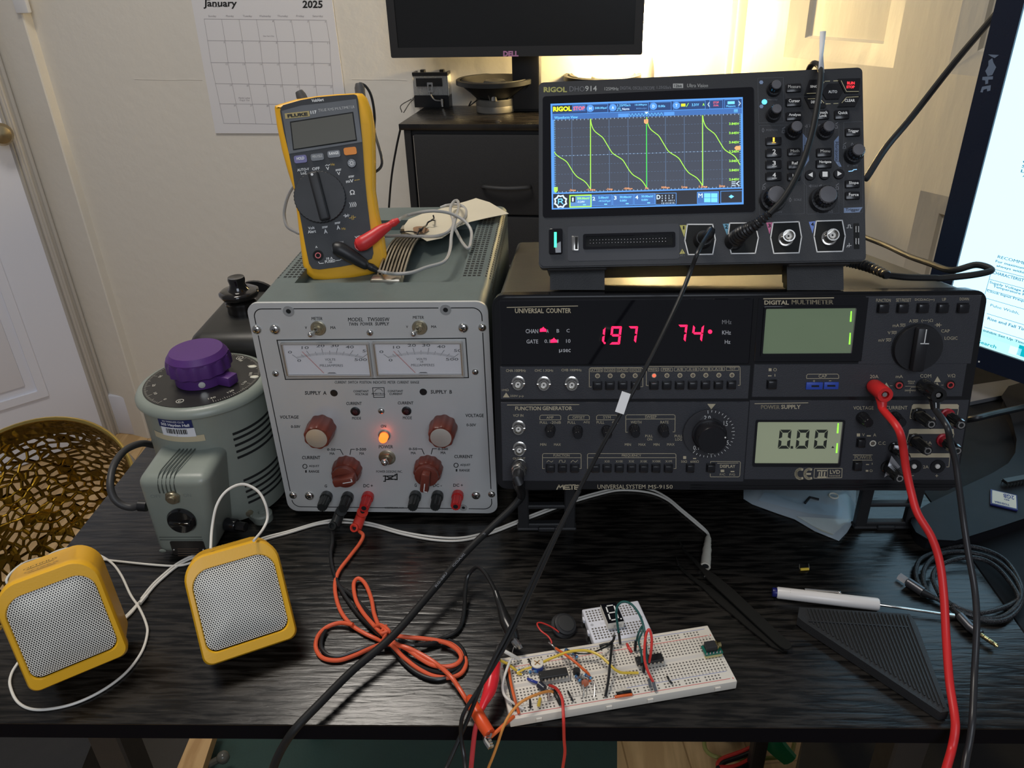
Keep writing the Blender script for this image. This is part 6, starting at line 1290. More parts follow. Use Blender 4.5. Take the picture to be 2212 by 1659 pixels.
m.build('clip_frame',m_blk,D.root); m=M(); m.prism(rrect(wX*.42,hh-.038,wX*.58,hh-.018,.001,2),-.004,-.0025,hole=rrect(wX*.46,hh-.034,wX*.54,hh-.022,.001,2)); m.tube([(wX*.5,-.003,hh-.036),(wX*.5,-.004,.026),(wX*.62,-.006,.016),(wX*.8,-.006,.014)],.0018,6); m.tube([(wX*.82,-.006,.018),(wX*.82,-.006,.002)],.0026,8,smooth=False); m.build('spring_lever',m_chrome,D.root)
m=M(); m.tube([D.R.T@(np.array(tp(895,210,.02))-D.o),(-.015,.03,.012),D.R.T@(np.array(tp(866,228,.012))-D.o),D.R.T@(np.array(tp(868,242,.004))-D.o)],.0010,6); m.tube([(.002,.05,.018),(-.012,.02,.010),D.R.T@(np.array(tp(872,243,.003))-D.o)],.0010,6); m.build('fan_wire',m_blk,D.root)
ty=Dev('low_tray',(0,0,0),np.eye(3)); bpy.data.objects.remove(ty.root)
q0=DS.R.T@(tp(975,222)-DS.o); q1=DS.R.T@(tp(1330,222)-DS.o); m=M(); m.rbox(q0[0]+.004,q0[0]+.018,q0[1]+.015,q0[1]+.10,H,H+.012,.001,1)
# lamp behind the monitor: a frosted globe on a short stem
g_=Yp(1375,62,1.280); bs=Z(1297,160,ZT+.01); bs=Yp(1404,150,1.285)
lp=empty('table_lamp',(bs[0],bs[1],ZT)); tag(lp,'glaring lit lamp behind the right half of the switched-off monitor','lamp')
gl=(g_[0]-bs[0],g_[1]-bs[1],g_[2]-ZT)
m=M(); m.lathe([(.022,0),(.022,.006),(.008,.012)],n=32); m.tube([(0,0,.01),(0,0,.06),(gl[0]*.3,gl[1]*.3,gl[2]*.7),(gl[0],gl[1],gl[2]-.026)],lambda t:.006+.004*math.sin(t*3.1),12); m.build('lamp_base',mat('cream_lamp_metal',(.75,.72,.62),.4),lp)
m=M(); m.sph(gl,.031,24); m.build('lit_globe',mat('lit_lamp_globe',(1,.9,.7),.5,emit=LAMP,ecol=(1,.74,.34),noise=0),lp)
# thin cable hanging down beside the dresser
cable('hanging_cable',[Yp(865,278,1.30),Yp(856,320,1.30),Yp(846,380,1.30),Yp(840,450,1.30),Yp(836,520,1.30)],.0022,m_blk,'thin black cable hanging down the wall beside the dresser')
# ---- calendar
D=wb; D.cr=crop(0,0,800,1896)
cal=empty('wall_calendar',D.w((D.at(1300,400)[0],0,D.at(1300,400)[1]))); tag(cal,'white January wall calendar page hanging on the back wall','calendar')
def onwall(o): return under(obj_at(o,wb),cal)
a=D.at(1108,681);b=D.at(1795,682);c=D.at(1705,0);d=D.at(984,0); W0=a[0]; W1=b[0]; zt_=c[1]+.12
tlx=a[0]+(d[0]-a[0])*(zt_-a[1])/(d[1]-a[1]); trx=b[0]+(c[0]-b[0])*(zt_-b[1])/(c[1]-b[1])
m=M(); pts=[(a[0],a[1]),(b[0],b[1]),(trx,zt_),(tlx,zt_)]; m.prism(pts,-.0040,-.0025); onwall(m.build('page',mat('white_paper',(.72,.71,.72),.7,noise=.03)))
off=-.0041; m=M(); LW=.0007
rl=[(1045,97,1670,104),(1063,208,1688,214),(1080,320,1693,325),(1103,428,1703,438),(1125,531,1712,538),(1146,632,1722,640)]
for r_ in rl: D.line(m,[(r_[0],r_[1]),(r_[2],r_[3])],LW,off=off)
for k in range(8): D.line(m,[(r_[0]+(r_[2]-r_[0])*k/7,r_[1]+(r_[3]-r_[1])*k/7) for r_ in rl],LW,off=off)
dn=1
for r in range(5):
    for c_ in range(7):
        if r==0 and c_<3: continue
        if dn>31: break
        A=rl[r]; f=(c_+1)/7; u=A[0]+(A[2]-A[0])*f; v=A[1]+(A[3]-A[1])*f; D.text(m,str(dn),u-(7 if dn<10 else 12),v+3,u-2,v+12,off=off); dn+=1
for k,t in enumerate(('Sunday','Monday','Tuesday','Wednesday','Thursday','Friday','Saturday')): u=1087+90*k; w_=4.2*len(t); D.text(m,t,u-w_*.8,77,u+w_*.8,90,off=off)
D.text(m,"New Year's Day",1347,181,1403,190,off=off); D.text(m,'Martin Luther',1222,497,1282,506,off=off); D.text(m,'King Jr. Day',1228,509,1278,519,off=off)
onwall(m.build('calendar_grid',ink('grey_calendar_print',(.30,.28,.30))))
m=M(); D.text(m,'January',1042,-2,1213,45,off=off,bold=.025); D.text(m,'2025',1549,2,1652,42,off=off,bold=.03)
for u0,u1,v in((1058,1076,0),(1090,1108,33),(1112,1128,33),(1150,1166,33)): D.quad(m,u0,v,u1,v+2.2,off=off)
onwall(m.build('month_title',m_ink))
# ================================================================ RIGHT: lit monitor, second table
tb2=empty('side_table',(.7,.35,FZ)); tag(tb2,'matt black side table at the right end of the desk, under the lit monitor','table')
under(M().rbox(.3850,1.05,.0,.66,-.020,-.0015,.001,1).build('table_top',mat('matt_black_top',(.010,.010,.011),.6,spec=.15)),tb2)
for x,y in((.40,.02),(1.0,.02),(.40,.62),(1.0,.62)): under(M().rbox(x,x+.03,y,y+.03,FZ,-.02,.002,1).build('leg',m_blkm),tb2)
q=Yp(2020,530,.50); RM=Dev('monitor',(q[0],q[1],0),Rz(-52.5*D2R)); D=RM; tag(D.root,'large lit monitor turned on end, showing a white datasheet page','monitor')
cF=crop(1960,0,2212,747); cG=crop(1960,640,2212,747); cH=crop(1780,400,2212,943)
D.cr=lambda u,v:(u,v)
xl=D.at(2104,200)[0]; z0=D.at(2117,794)[1]; zs=D.at(2160,764)[1]; xs_=D.at(2152,240)[0]; z0=min(z0,D.at(2190,822)[1])
print('rmon',xl,xs_,z0,zs); WM,HM=.335,.56
m_navy=mat('blue_black_bezel',(.010,.014,.028),.28,noise=.04)
m=M(); bz=xs_-xl; m.prism([(xl,z0),(xl+WM,z0),(xl+WM,z0+HM),(xl,z0+HM)],0,.016,hole=[(xs_,zs),(xl+WM-.02,zs),(xl+WM-.02,z0+HM-.02),(xs_,z0+HM-.02)]); m.rbox(xl+.001,xl+WM-.001,.0155,.05,z0+.001,z0+HM-.001,.004,2); m.build('housing',m_navy,D.root)
m=M(); m.mi=0; m.box(xs_-.001,xl+WM-.019,.003,.008,zs-.001,z0+HM-.019)
off=.003
m.mi=1; D.quad(m,2121,726,2230,800,off=off,lift=.0002,mi=1) if 0 else None
def scr_(x0,z0_,x1,z1_,mi,l=.0003): m.add([(x0,off-l,z0_),(x1,off-l,z0_),(x1,off-l,z1_),(x0,off-l,z1_)],[(0,1,2,3)],mi=mi)
scr_(xs_,zs,xl+WM-.02,zs+.0125,1); scr_(xs_,zs+.0125,xl+WM-.02,zs+.020,4)
def lt(t,u,v,w_,h_,mi=2,b=0):   # text line starting at pixel (u,v)=lower left
    x,z=D.at(u,v,off); V,F=tmesh(t,b); m.add([(x+a*w_,off-.0004,z+c*h_) for a,c in V],F,mi=mi)
for t,u,v,w_,h_ in(('RECOMMENDED OPERATING CONDITIONS',2155,557,.120,.0032),('For maximum reliability, nominal operating conditions should be',2150,567.5,.140,.0034),('always within the following ranges:',2152,577,.080,.0032),('CHARACTERISTIC',2144,591,.036,.0034),('Supply Voltage Range (For TA = Full Package',2137,612.5,.100,.0034),('Temperature Range)',2145,621.5,.044,.0034),
  ('Clock Input Frequency',2131,631,.050,.0034),('Pulse Width,',2139,662,.030,.0034),('Rise and Fall Time',2133,690,.044,.0034),('Inhibit Set Up Time,',2124,717,.046,.0034),('Search',2112,740,.020,.0040),('CO',2209,352,.012,.003),('STA',2207,362,.014,.003),('LEAD',2205,372,.018,.003),('A',2209,382,.004,.003)): lt(t,u,v,w_,h_,2 if t!='Search' else 3,.02)
def hl_(u,v,x1=.30):
    x,z=D.at(u,v,off); scr_(x,z-.00025,x1,z+.00025,2,.0004)
for u,v in((2143,580),(2138,603),(2130,624),(2131,644),(2132,677),(2126,706)): hl_(u,v)
x,z=D.at(2143,580,off); x2,z2=D.at(2130,636,off); scr_(x,z2,x+.0005,z,2,.0004)
x,z=D.at(2178,762,off); scr_(x,z,x+.012,z+.009,0,.0005); x,z=D.at(2196,766,off); scr_(x,z,x+.010,z+.012,3,.0005)
m.build('screen',[glow('lit_page',(.60,1.0,1.3),1.0),glow('lit_taskbar',(.50,.84,.88),.85),glow('dark_screen_text',(.02,.16,.26),.9),glow('teal_screen_icon',(.0,.35,.42),1.0),glow('aqua_screen_band',(.45,.9,.95),.85)],D.root)
m=M(); D.cr=cF
for pts in([(520,348),(588,352),(560,372),(538,362),(520,350)],[(545,372),(552,400),(570,430),(545,480),(515,488),(500,455),(520,420),(520,390)],[(482,492),(550,488),(548,508),(520,510),(518,535),(500,540),(500,515),(480,512)],[(480,555),(536,545),(532,580),(512,585),(510,568),(488,575),(484,592),(468,590)]): D.poly(m,pts,lift=.0003)
m.build('maker_badge',ink('grey_badge',(.13,.17,.24)),D.root)
D.cr=cG; m=M(); D.poly(m,[(456,412),(466,414),(464,424),(454,422)],lift=.0004); m.build('power_mark',m_wink,D.root)
# its stand: a flat black slab with a scooped edge
st_=[(1978,1112),(1975,1130),(1985,1148),(2005,1160),(2060,1163),(2140,1138),(2230,1108),(2330,1070),(2330,800),(2212,828),(2184,836),(2170,856),(2190,900),(2203,950),(2200,980),(2185,1003),(2150,1025),(2080,1058),(2010,1092)]
zt_=.0135; P=[Z(u,v,zt_) for u,v in st_]; P=[(min(p[0],.95),p[1]) for p in P]
m=M(); n=len(P); m.add([(p[0],p[1],zt_) for p in P]+[(p[0],p[1],-.0013) for p in P],[tuple(range(n)),tuple(range(2*n-1,n-1,-1))]+[(i,(i+1)%n,(i+1)%n+n,i+n) for i in range(n)])
b=bmesh.new(); vs=[b.verts.new(v_) for v_ in m.v]; [b.faces.new([vs[i] for i in f]) for f in m.f]; b.normal_update()
bmesh.ops.bevel(b,geom=[e for e in b.edges if all(v_.co.z>.01 for v_ in e.verts)],offset=.0028,segments=3,affect='EDGES'); bb_=M(); bb_.bm(b)
under(bb_.build('stand_base',mat('satin_black_stand',(.009,.009,.011),.5,spec=.18,noise=.03),None,50),RM.root)
c=RM.w((xl+WM*.6,.05,0)); under(M().rbox(c[0]-.03,c[0]+.03,c[1],c[1]+.02,.012,z0+.2,.004,2).build('stand_post',m_blkm),RM.root)
# memory card
ptc=[(2144.5,1056.6),(2203,1070),(2193,1107),(2134,1086)]; P=[Z(u,v,.0158) for u,v in ptc]; x_=(P[1]-P[0]); ang=math.atan2(x_[1],x_[0]); X=Matrix.Translation(Vector(P[3]).lerp(Vector(P[1]),.5)-Vector((0,0,.0011)))@Matrix.Rotation(ang,4,'Z')
sd=empty('memory_card',(0,0,0)); sd.matrix_world=X; tag(sd,'white and blue memory card lying on the black monitor stand','memory card'); w2=float(np.linalg.norm(P[1]-P[0]))/2; h2=float(np.linalg.norm(P[3]-P[0]))/2
m=M(); m.rbox(-w2,w2,-h2,h2,-.0011,.0009,.0006,2); m.build('card_shell',mat('blue_card_plastic',(.015,.02,.13),.4),sd); m=M(); m.add([(-w2*.86,-h2*.86,.0010),(w2*.9,-h2*.86,.0010),(w2*.9,h2*.86,.0010),(-w2*.86,h2*.86,.0010)],[(0,1,2,3)]); m.mi=1
def ft(m,t,x0,y0,x1,y1,z,mi=1,flip=True):
    V,F=tmesh(t,.03); m.add([((x1-(x1-x0)*a if flip else x0+(x1-x0)*a),(y1-(y1-y0)*b if flip else y0+(y1-y0)*b),z) for a,b in V],F,mi=mi)
ft(m,'2GB',-w2*.05,h2*.2,w2*.75,h2*.75,.0011); ft(m,'TOSHIBA',-w2*.7,-h2*.75,w2*.4,-h2*.5,.0011); ft(m,'SD',0,-.1*h2,w2*.4,h2*.08,.0011); m.build('card_label',[ink('cream_label',(.66,.60,.48)),ink('navy_print',(.05,.06,.2))],sd)
# spare chip on the stand
def chip_obj(name,P0,P1,zb,wid,npin,label,upside=False,par=None):
    P0=np.array(P0);P1=np.array(P1); L_=float(np.linalg.norm(P1-P0)); an=math.atan2(P1[1]-P0[1],P1[0]-P0[0]); c=(P0+P1)/2
    e=empty(name,(0,0,0)); e.matrix_world=Matrix.Translation((c[0],c[1],zb))@Matrix.Rotation(an,4,'Z'); tag(e,label,'chip')
    h=.0033; M().rbox(-L_/2,L_/2,-wid/2,wid/2,.0012,.0012+h,.0003,1).lathe([(.0007,0),(.0007,.00005)],(-L_/2+.0006,0,.0012+h),n=10).build('chip_body',mat('chip_plastic',(.013,.013,.013),.45),e)
    for i in range(npin):
        x=-L_/2+.0012+(L_-.0024)*i/(npin-1)
        for s in(-1,1):
            m=M(); m.box(x-.0006,x+.0006,s*wid/2-.0002,s*wid/2+.0006*s,.0002,.0026); m.box(x-.00025,x+.00025,s*(wid/2+.0002),s*(wid/2+.0005),-.0018,.0004); m.build('pin',m_tin,e)
    return e
m_tin=mat('tinned_metal',(.66,.64,.60),.28,1)
chip_obj('integrated_circuit',Z(2168,1046,.0155),Z(2222,1036,.0155),.0155,.0065,8,'black chip with long silver pins beside the memory card on the monitor stand')
cable('monitor_cable',[Z(2080,908,.02),Z(2110,903,.03),Z(2150,893,.03),Z(2225,877,.03),Z(2300,860,.02)],.0034,m_blk,'black cable running right from behind the wide black instrument, over the monitor stand')
cable('monitor_cable',[Yp(1868,388,.50),Yp(1876,378,.50),Yp(1914,319,.51),Yp(1969,253,.53),Yp(2061,136,.56),Yp(2145,37,.60),Yp(2200,-30,.62)],.0036,m_blk,'straight black cable stretching from behind the oscilloscope up behind the lit monitor')
gr_=[(2096,832),(2230,812),(2230,868),(2170,853),(2096,868)]; P=[Z(u,v,.004) for u,v in gr_]; m=M(); n=5; m.add([tuple(p) for p in P]+[(p[0],p[1],-.0010) for p in P],[tuple(range(n)),tuple(range(2*n-1,n-1,-1))]+[(i,(i+1)%n,(i+1)%n+n,i+n) for i in range(n)]); tag(m.build('folder',mat('grey_card',(.16,.16,.17),.6)),'thin grey folder lying behind the monitor stand','folder')
# ================================================================ LEADS AND CABLES OF THE INSTRUMENTS
m_coax=mat('black_coax_jacket',(.014,.014,.014),.55,spec=.3); m_thin=mat('black_probe_cable',(.012,.012,.012),.35)
def fall(name,pts,r,mm,root=None,n=10): # pts: (px,py,y) on the upright plane y
    o=M().tube([Yp(u,v,y) for u,v,y in pts],r,n,sub=8).build(name,mm)
    return under(o,root) if root is not None else o
# coax from the function generator
cx=empty('coaxial_cable',mx_.w(BNC_OUT)); tag(cx,'thick black coaxial cable running from the wide instrument diagonally to the lower left','cable')
B0=mx_.w((BNC_OUT[0],BNC_OUT[1]-.006,BNC_OUT[2])); m=M(); dY=mx_.R@np.array([0,-1,0]); B1=B0+dY*.014
m.lathe([(.0062,0),(.0064,.002),(.0064,.008),(.0056,.0095),(.0060,.011),(.0050,.014)],tuple(B0),tuple(dY),32); under(m.build('bnc_plug',m_chrome),cx)
Q=[B1,B1+dY*.010+np.array([0,0,-.004]),Z(1126,1072,.052),Z(1105,1098,.045)]
under(M().tube(Q,lambda t:.0048-.0018*t,14,sub=6).build('strain_relief',m_blk),cx)
Pc=[Z(1126,1072,.052),Z(1105,1098,.045),Z(1052,1148,.034),Z(1000,1200,.027),Z(935,1275,.022),Z(850,1372,.018),Z(762,1448,.015),Z(690,1520,.013),Z(640,1572,.008),Z(612,1612,-.006),Z(592,1655,-.022),Z(575,1720,-.05)]
under(M().tube(Pc,.0030,14,sub=8).build('jacket',m_coax),cx)
def along(text,A,B,hgt,lift,mm,root,name='printed_text'):
    """lettering lying along a cable, on its side that faces up and forward"""
    A=np.array(A);B=np.array(B); t=B-A; L_=np.linalg.norm(t); t/=L_; n=CC-(A+B)/2; n-=t*(n@t); n/=np.linalg.norm(n); u=np.cross(n,t); V,F=tmesh(text,.03)
    under(M().add([tuple(A+t*a*L_+u*(b-.5)*hgt+n*lift) for a,b in V],F).build(name,mm),root)
along('RG-58U',Z(938,1271,.0222),Z(962,1241,.0240),.0018,.0033,m_gw,cx); along('COAXIAL',Z(975,1227,.0250),Z(1010,1189,.0275),.0018,.0033,m_gw,cx); along('CABLE',Z(1020,1178,.0282),Z(1046,1153,.0330),.0018,.0033,m_gw,cx)
# scope probe 1
p1=empty('scope_probe_cable',os_.w(BN[0])); tag(p1,'thin black probe cable with a white flag label, hanging from the first oscilloscope input','cable')
o0=os_.w((BN[0][0],-.010,BN[0][2])); D=os_; D.cr=crop(1150,150,1650,1885)
q1=D.w((D.at(1460,1295,-.018)[0],-.018,D.at(1460,1295,-.018)[1]))
under(M().tube([o0,(o0+q1)/2+np.array([0,-.004,.0]),q1],lambda t:.0050-.0022*t,12).build('strain_relief',m_blk),p1)
c1=[(1510,540,.155),(1492,585,.150),(1470,640,.135),(1440,705,.12),(1400,785,.105),(1345,885,.09),(1300,965,.08),(1250,1060,.07),(1195,1165,.055),(1140,1275,.04),(1098,1365,.025),(1066,1425,.014),(1040,1480,.004),(1012,1550,-.006),(990,1600,-.014),(960,1670,-.03),(945,1720,-.05)]
under(M().tube([q1]+[Yp(u,v,y) for u,v,y in c1],.0015,10,sub=8).build('cable',m_thin),p1)
c2=[(1252,1060,.068),(1200,1163,.053),(1148,1278,.038),(1104,1372,.024),(1066,1440,.012),(1030,1495,.002),(1000,1545,-.008),(996,1590,-.013),(1003,1640,-.022),(1008,1700,-.04)]
under(M().tube([Yp(u,v,y) for u,v,y in c2],.0014,10,sub=8).build('cable',m_thin),p1)
A=Yp(1353,848,.0935);B=Yp(1338,892,.0875); t=(B-A)/np.linalg.norm(B-A); n=CC-A; n-=t*(n@t); n/=np.linalg.norm(n); u=np.cross(n,t); m=M()
cs=[A-u*.0030,A+u*.0030,B+u*.0030,B-u*.0030]; m.add([tuple(p+n*.0019) for p in cs]+[tuple(p-n*.0019) for p in cs],[(0,1,2,3),(7,6,5,4),(0,1,5,4),(1,2,6,5),(2,3,7,6),(3,0,4,7)]); under(m.build('flag_label',mat('white_label',(.74,.73,.72),.5)),p1)
# scope probe 2, standing up in an arc
p2_=empty('scope_probe_cable',os_.w(BN[1])); tag(p2_,'thick black probe cable arching before the oscilloscope knobs, white tag on top','cable')
D.cr=lambda u,v:(u,v)
so=lambda u,v,o: D.w((D.at(u,v,o)[0],o,D.at(u,v,o)[1]))
o0=os_.w((BN[1][0],-.009,BN[1][2])); Q=[o0,so(1608,500,-.022),so(1632,486,-.030),so(1662,462,-.034)]
m=M(); m.tube(Q,lambda t:.0062-.0035*t+.0004*math.sin(t*90),14,sub=22); under(m.build('ribbed_boot',m_blk),p2_)
Pp=[so(1662,462,-.034),so(1695,425,-.036),so(1728,365,-.036),so(1752,295,-.034),so(1766,225,-.030),so(1773,165,-.020),so(1769,143,-.006),so(1758,137,.006),so(1749,146,.020),so(1745,160,.035)]
under(M().tube(Pp,.0022,12,sub=8).build('cable',m_coax),p2_)
A=so(1772,158,-.016);B=so(1778,122,-.014);C_=so(1777,68,-.012); t=np.array([.0035,0,.0]); m=M(); m.add([tuple(A-t*.5),tuple(A+t*.7),tuple(B+np.array([.001,.004,0])),tuple(B-t*.8),tuple(C_-t*.6),tuple(C_+t*.6)],[(0,1,2,3),(3,2,5,4)])
o=m.build('white_tag',mat('white_label',(0,0,0))); md=o.modifiers.new('solid','SOLIDIFY'); md.thickness=.0006; under(o,p2_)
# power cable of the scope lying on the instrument
D=mx_; D.cr=cH
zt=lambda u,v,h=.0032: D.w(D.atz(u,v,H_+h))
pcab=empty('scope_power_cable',zt(150,380)); tag(pcab,'black ribbed-boot cable looping right of the oscilloscope on the wide instrument','cable')
under(M().tube([zt(100,352,.010),zt(160,368,.008),zt(230,393,.006),zt(300,425,.005)],lambda t:.0055-.0022*t+.0005*math.sin(t*80),12,sub=16).build('ribbed_boot',m_blk),pcab)
e1=zt(560,438); 
under(M().tube([zt(300,425,.004),zt(400,435),zt(520,437),e1,e1+np.array([.022,-.004,.004]),e1+np.array([.036,0,.006]),e1+np.array([.030,.012,.006]),zt(600,402,.006),zt(500,370,.006),zt(400,335,.006),zt(300,288,.006),zt(205,250,.008),zt(120,215,.008)],.0026,10,sub=8).build('cable',m_coax),pcab)
# thick red and black leads of the built-in multimeter
D=mx_; D.cr=crop(1600,600,2140,1906)
def bigplug(root,u,v,fu,fv,mm,r=.0058):
    x,z=D.at(u,v,G); P0=D.w((x,G,z)); h=min(.034,max(.026,D.hsolve(u,v,fu,fv))); P1=D.w((x,G-h,z)); d=(P1-P0); d/=np.linalg.norm(d)
    m=M(); m.lathe([(r*.85,0),(r*1.0,.003),(r*1.02,h/2),(r,h*.95*D.k),(r*.96,h*D.k),(r*.5,h*D.k),(r*.48,h*D.k-.004),(.0002,h*D.k-.004)],tuple(P0),tuple(d),28,cap=False); P1=P0+d*h*D.k
    m.lathe([(r*.42,h*D.k-.004),(r*.3,h*D.k-.001)],tuple(P0),tuple(d),14,mi=1)
    m.mi=0; dn=np.array([0,0,-1.0]); m.tube([tuple(P1-d*.010+dn*.001),tuple(P1-d*.004+dn*.006),tuple(P1+dn*.012)],lambda t:.0048-.0018*t,12)
    under(m.build('stackable_plug',[mm,m_chrome]),root); return P1+dn*.012
m_rl=mat('red_silicone_cable',(.62,.022,.022),.38); m_bl=mat('black_silicone_cable',(.022,.022,.024),.35)
rl_=empty('banana_lead',D.w((.3,0,.08))); tag(rl_,'thick red banana lead hanging from the built-in meter down over the desk edge','test lead')
e_=bigplug(rl_,1010,822,1090,900,m_rl)
fall('cable',[],.1,m_rl) if 0 else None
yR=[(1929,895,.128),(1940,926,.126),(1951,968,.122),(1957,1011,.118),(1968,1062,.11),(1982,1109,.10),(2012,1160,.09),(2030,1215,.08),(2039,1289,.065),(2044,1380,.045),(2051,1472,.022),(2062,1545,.002),(2063,1580,-.006),(2055,1622,-.014),(2042,1670,-.03),(2030,1740,-.05)]
under(M().tube([e_]+[Yp(u,v,y) for u,v,y in yR[1:]],.0028,12,sub=8).build('cable',m_rl),rl_)
bl_=empty('banana_lead',D.w((.36,0,.08))); tag(bl_,'thick black banana lead hanging from the built-in meter down over the desk edge','test lead')
e_=bigplug(bl_,1392,818,1500,915,m_shiny)
yB=[(2030,880,.128),(2045,920,.125),(2053,957,.122),(2064,997,.118),(2070,1040,.112),(2081,1123,.10),(2092,1197,.085),(2105,1270,.07),(2110,1344,.052),(2105,1454,.028),(2101,1546,.002),(2096,1593,-.008),(2087,1640,-.018),(2075,1720,-.04)]
under(M().tube([e_]+[Yp(u,v,y) for u,v,y in yB[1:]],.0023,12,sub=8).build('cable',m_bl),bl_)

# ---- the bundled red and black leads of the twin supply
cL=crop(560,1000,1200,1611)
def LZ(pts,z=.0030): return [Z(*cL(p[0],p[1]),p[2] if len(p)>2 else z) for p in pts]
m_or=mat('orange_red_wire',(.74,.115,.045),.36); m_bw=mat('black_wire',(.012,.012,.012),.3)
def stackplug(root,k,pa_,pb_,mm):
    x,z,h,r=POST[k]; tip=ps.w((x,-h,z)); A=Z(*cL(*pa_),.016); B=Z(*cL(*pb_),.009)
    m=M(); m.tube([tip+np.array([0,.004,.001]),tip*.4+A*.6],.0022,10,smooth=False,mi=1); m.tube([tip*.5+A*.5,A,A*.5+B*.5],lambda t:.0052-.0005*t,14); m.tube([A*.6+B*.4,B],.0050,14,smooth=False)
    n=np.array([-.25,-.75,.5]); n/=np.linalg.norm(n); m.lathe([(.0040,0),(.0040,.0045),(.0026,.0047),(.0024,.002)],tuple(B+np.array([0,0,.001])),tuple(n),20,cap=False); m.mi=1; m.cyl(tuple(B+n*.003),tuple(n),.0026,.0002,14)
    under(m.build('stackable_plug',[mm,m_slot]),root); return B
kr=empty('banana_lead',LZ([(525,360)])[0]); tag(kr,'orange-red lead coiled and tied on the desk, plugged into the twin power supply','test lead')
kb2=empty('banana_lead',LZ([(410,350)])[0]); tag(kb2,'black lead coiled and tied on the desk, plugged into the twin power supply','test lead')
Br=stackplug(kr,2,(555,285),(528,355),mat('orange_red_plug',(.70,.05,.03),.35)); Bb=stackplug(kb2,1,(440,270),(410,345),m_bk2)
w_=.0017
def T_(root,pts,mm,z=.0026,r=w_): under(M().tube(LZ(pts,z) if not isinstance(pts[0],np.ndarray) else pts,r,10,sub=8).build('wire',mm),root)
T_(kr,[tuple(Br+np.array([.003,-.003,-.001]))] and [Br+np.array([.003,-.002,-.002])]+LZ([(565,395,.006),(545,440),(490,512),(432,590),(412,660),(420,740),(448,815),(500,880),(570,925),(640,958),(700,985,.006),(790,1000,.009),(870,1035,.007),(960,1090,.006),(1040,1160,.009),(1090,1230,.006),(1128,1290,.006),(1160,1330,.010)]),m_or)
T_(kr,[(510,880,.006),(440,870,.004),(370,892),(320,940),(308,1005),(345,1060),(430,1073),(520,1046),(600,1010,.005),(670,985,.008),(740,975,.008)],m_or)
T_(kr,[(655,900,.008),(625,820,.006),(610,740,.005),(578,660,.004),(540,628,.004),(514,658,.004),(524,740,.004),(560,808,.005),(620,880,.008),(690,950,.009)],m_or)
T_(kr,[(690,960,.009),(740,1010,.008),(790,1062,.004),(870,1122),(950,1160),(1040,1166),(1100,1142),(1124,1090),(1105,1035),(1055,988),(980,968,.005),(900,956,.006),(800,947,.008),(720,940,.009)],m_or)
T_(kr,[(720,975,.009),(800,1010,.007),(870,1060,.006),(940,1098,.005),(1010,1108,.005),(1070,1095,.005),(1098,1060,.005),(1080,1020,.006),(1030,985,.006),(980,968,.007)],m_or)
T_(kr,[(625,890,.009),(660,880,.013),(700,905,.015),(715,935,.012)],m_or,r=.0013); T_(kr,[(665,885,.013),(690,920,.014),(672,965,.010),(680,990,.004)],m_or,r=.0013); T_(kr,[(690,885,.012),(660,925,.014),(700,915,.015)],m_or,r=.0013)
T_(kb2,[Bb+np.array([-.002,-.002,-.002])]+LZ([(398,430,.005),(388,500),(400,580),(432,665),(480,745),(540,825),(600,885,.005),(665,940,.007)]),m_bw)
T_(kb2,[(425,665),(500,720),(560,790),(625,862,.005),(700,945,.007),(760,985,.007)],m_bw); T_(kb2,[(470,690),(520,735),(580,800),(650,880,.005),(700,930,.008)],m_bw)
T_(kb2,[(680,985,.007),(560,1010,.004),(450,1048),(380,1048),(338,1005),(342,950),(362,912)],m_bw)
T_(kb2,[(700,970,.005),(740,1030),(800,1100),(870,1150),(940,1175),(1000,1172),(1070,1142),(1115,1085),(1105,1025),(1060,985),(1000,968,.004),(920,985,.005),(840,990,.006),(760,960,.007)],m_bw)
T_(kb2,[(720,990,.006),(780,1045),(850,1095),(930,1130),(1010,1140),(1080,1110),(1118,1050),(1085,990),(1030,965)],m_bw)
T_(kb2,[(760,985,.007),(830,992,.006),(900,985,.005),(990,956),(1065,922),(1100,875),(1116,790,.006),(1120,700,.010),(1132,622,.016),(1162,580,.022),(1195,570,.026),(1235,610,.028),(1275,680,.027),(1300,745,.025)],m_bw)
# clips
m_clipb=mat('black_clip_boot',(.015,.015,.015),.25); m_clipr=mat('red_clip_boot',(.72,.02,.03),.3); m_clipo=mat('orange_clip_boot',(.74,.085,.02),.33)
cC=crop(1000,1250,1620,2212)
def rad(*R): return lambda t:(lambda f,i:R[i]+(R[i+1]-R[i])*(f-i))(t*(len(R)-1),min(int(t*(len(R)-1)),len(R)-2))
K=lambda u,v,z: Z(*cC(u,v),z)
under(M().tube([LZ([(1285,700,.027)])[0],LZ([(1300,745,.025)])[0],K(300,240,.024),K(330,330,.022),K(370,410,.020),K(395,475,.018)],rad(.0022,.0026,.0034,.0048,.0052,.0042),14).build('clip_boot',m_clipb),kb2)
m=M(); a=K(385,465,.018);b=K(428,525,.016); m.tube([a,b],rad(.0030,.0026),8,smooth=False,flat=.5); m.tube([K(398,458,.020),K(440,515,.0175)],.0014,6,smooth=False); m.tube([K(428,500,.018),K(445,535,.015)],.0018,6,smooth=False); under(m.build('clip_jaw',m_chrome),kb2)
a=K(60,925,.012); b=K(205,1195,.010); under(M().tube([LZ([(1150,1318,.010)])[0],K(60,940,.012),K(90,1000,.013),K(150,1110,.012),b],rad(.0022,.0046,.0058,.0060,.0055),14,flat=.75).build('clip_boot',m_clipo),kr)
m=M()
for s in(-1,1): m.tube([K(195+s*20,1190,.010+s*.001),K(185+s*18,1240,.008+s*.0008),K(215+s*10,1305,.006)],.0019,6,flat=.5)
for k in range(5): m.tube([K(180+k*9,1210+k*20,.0105),K(205+k*8,1205+k*20,.0105)],.0006,4,smooth=False)
under(m.build('clip_jaw',m_chrome),kr)
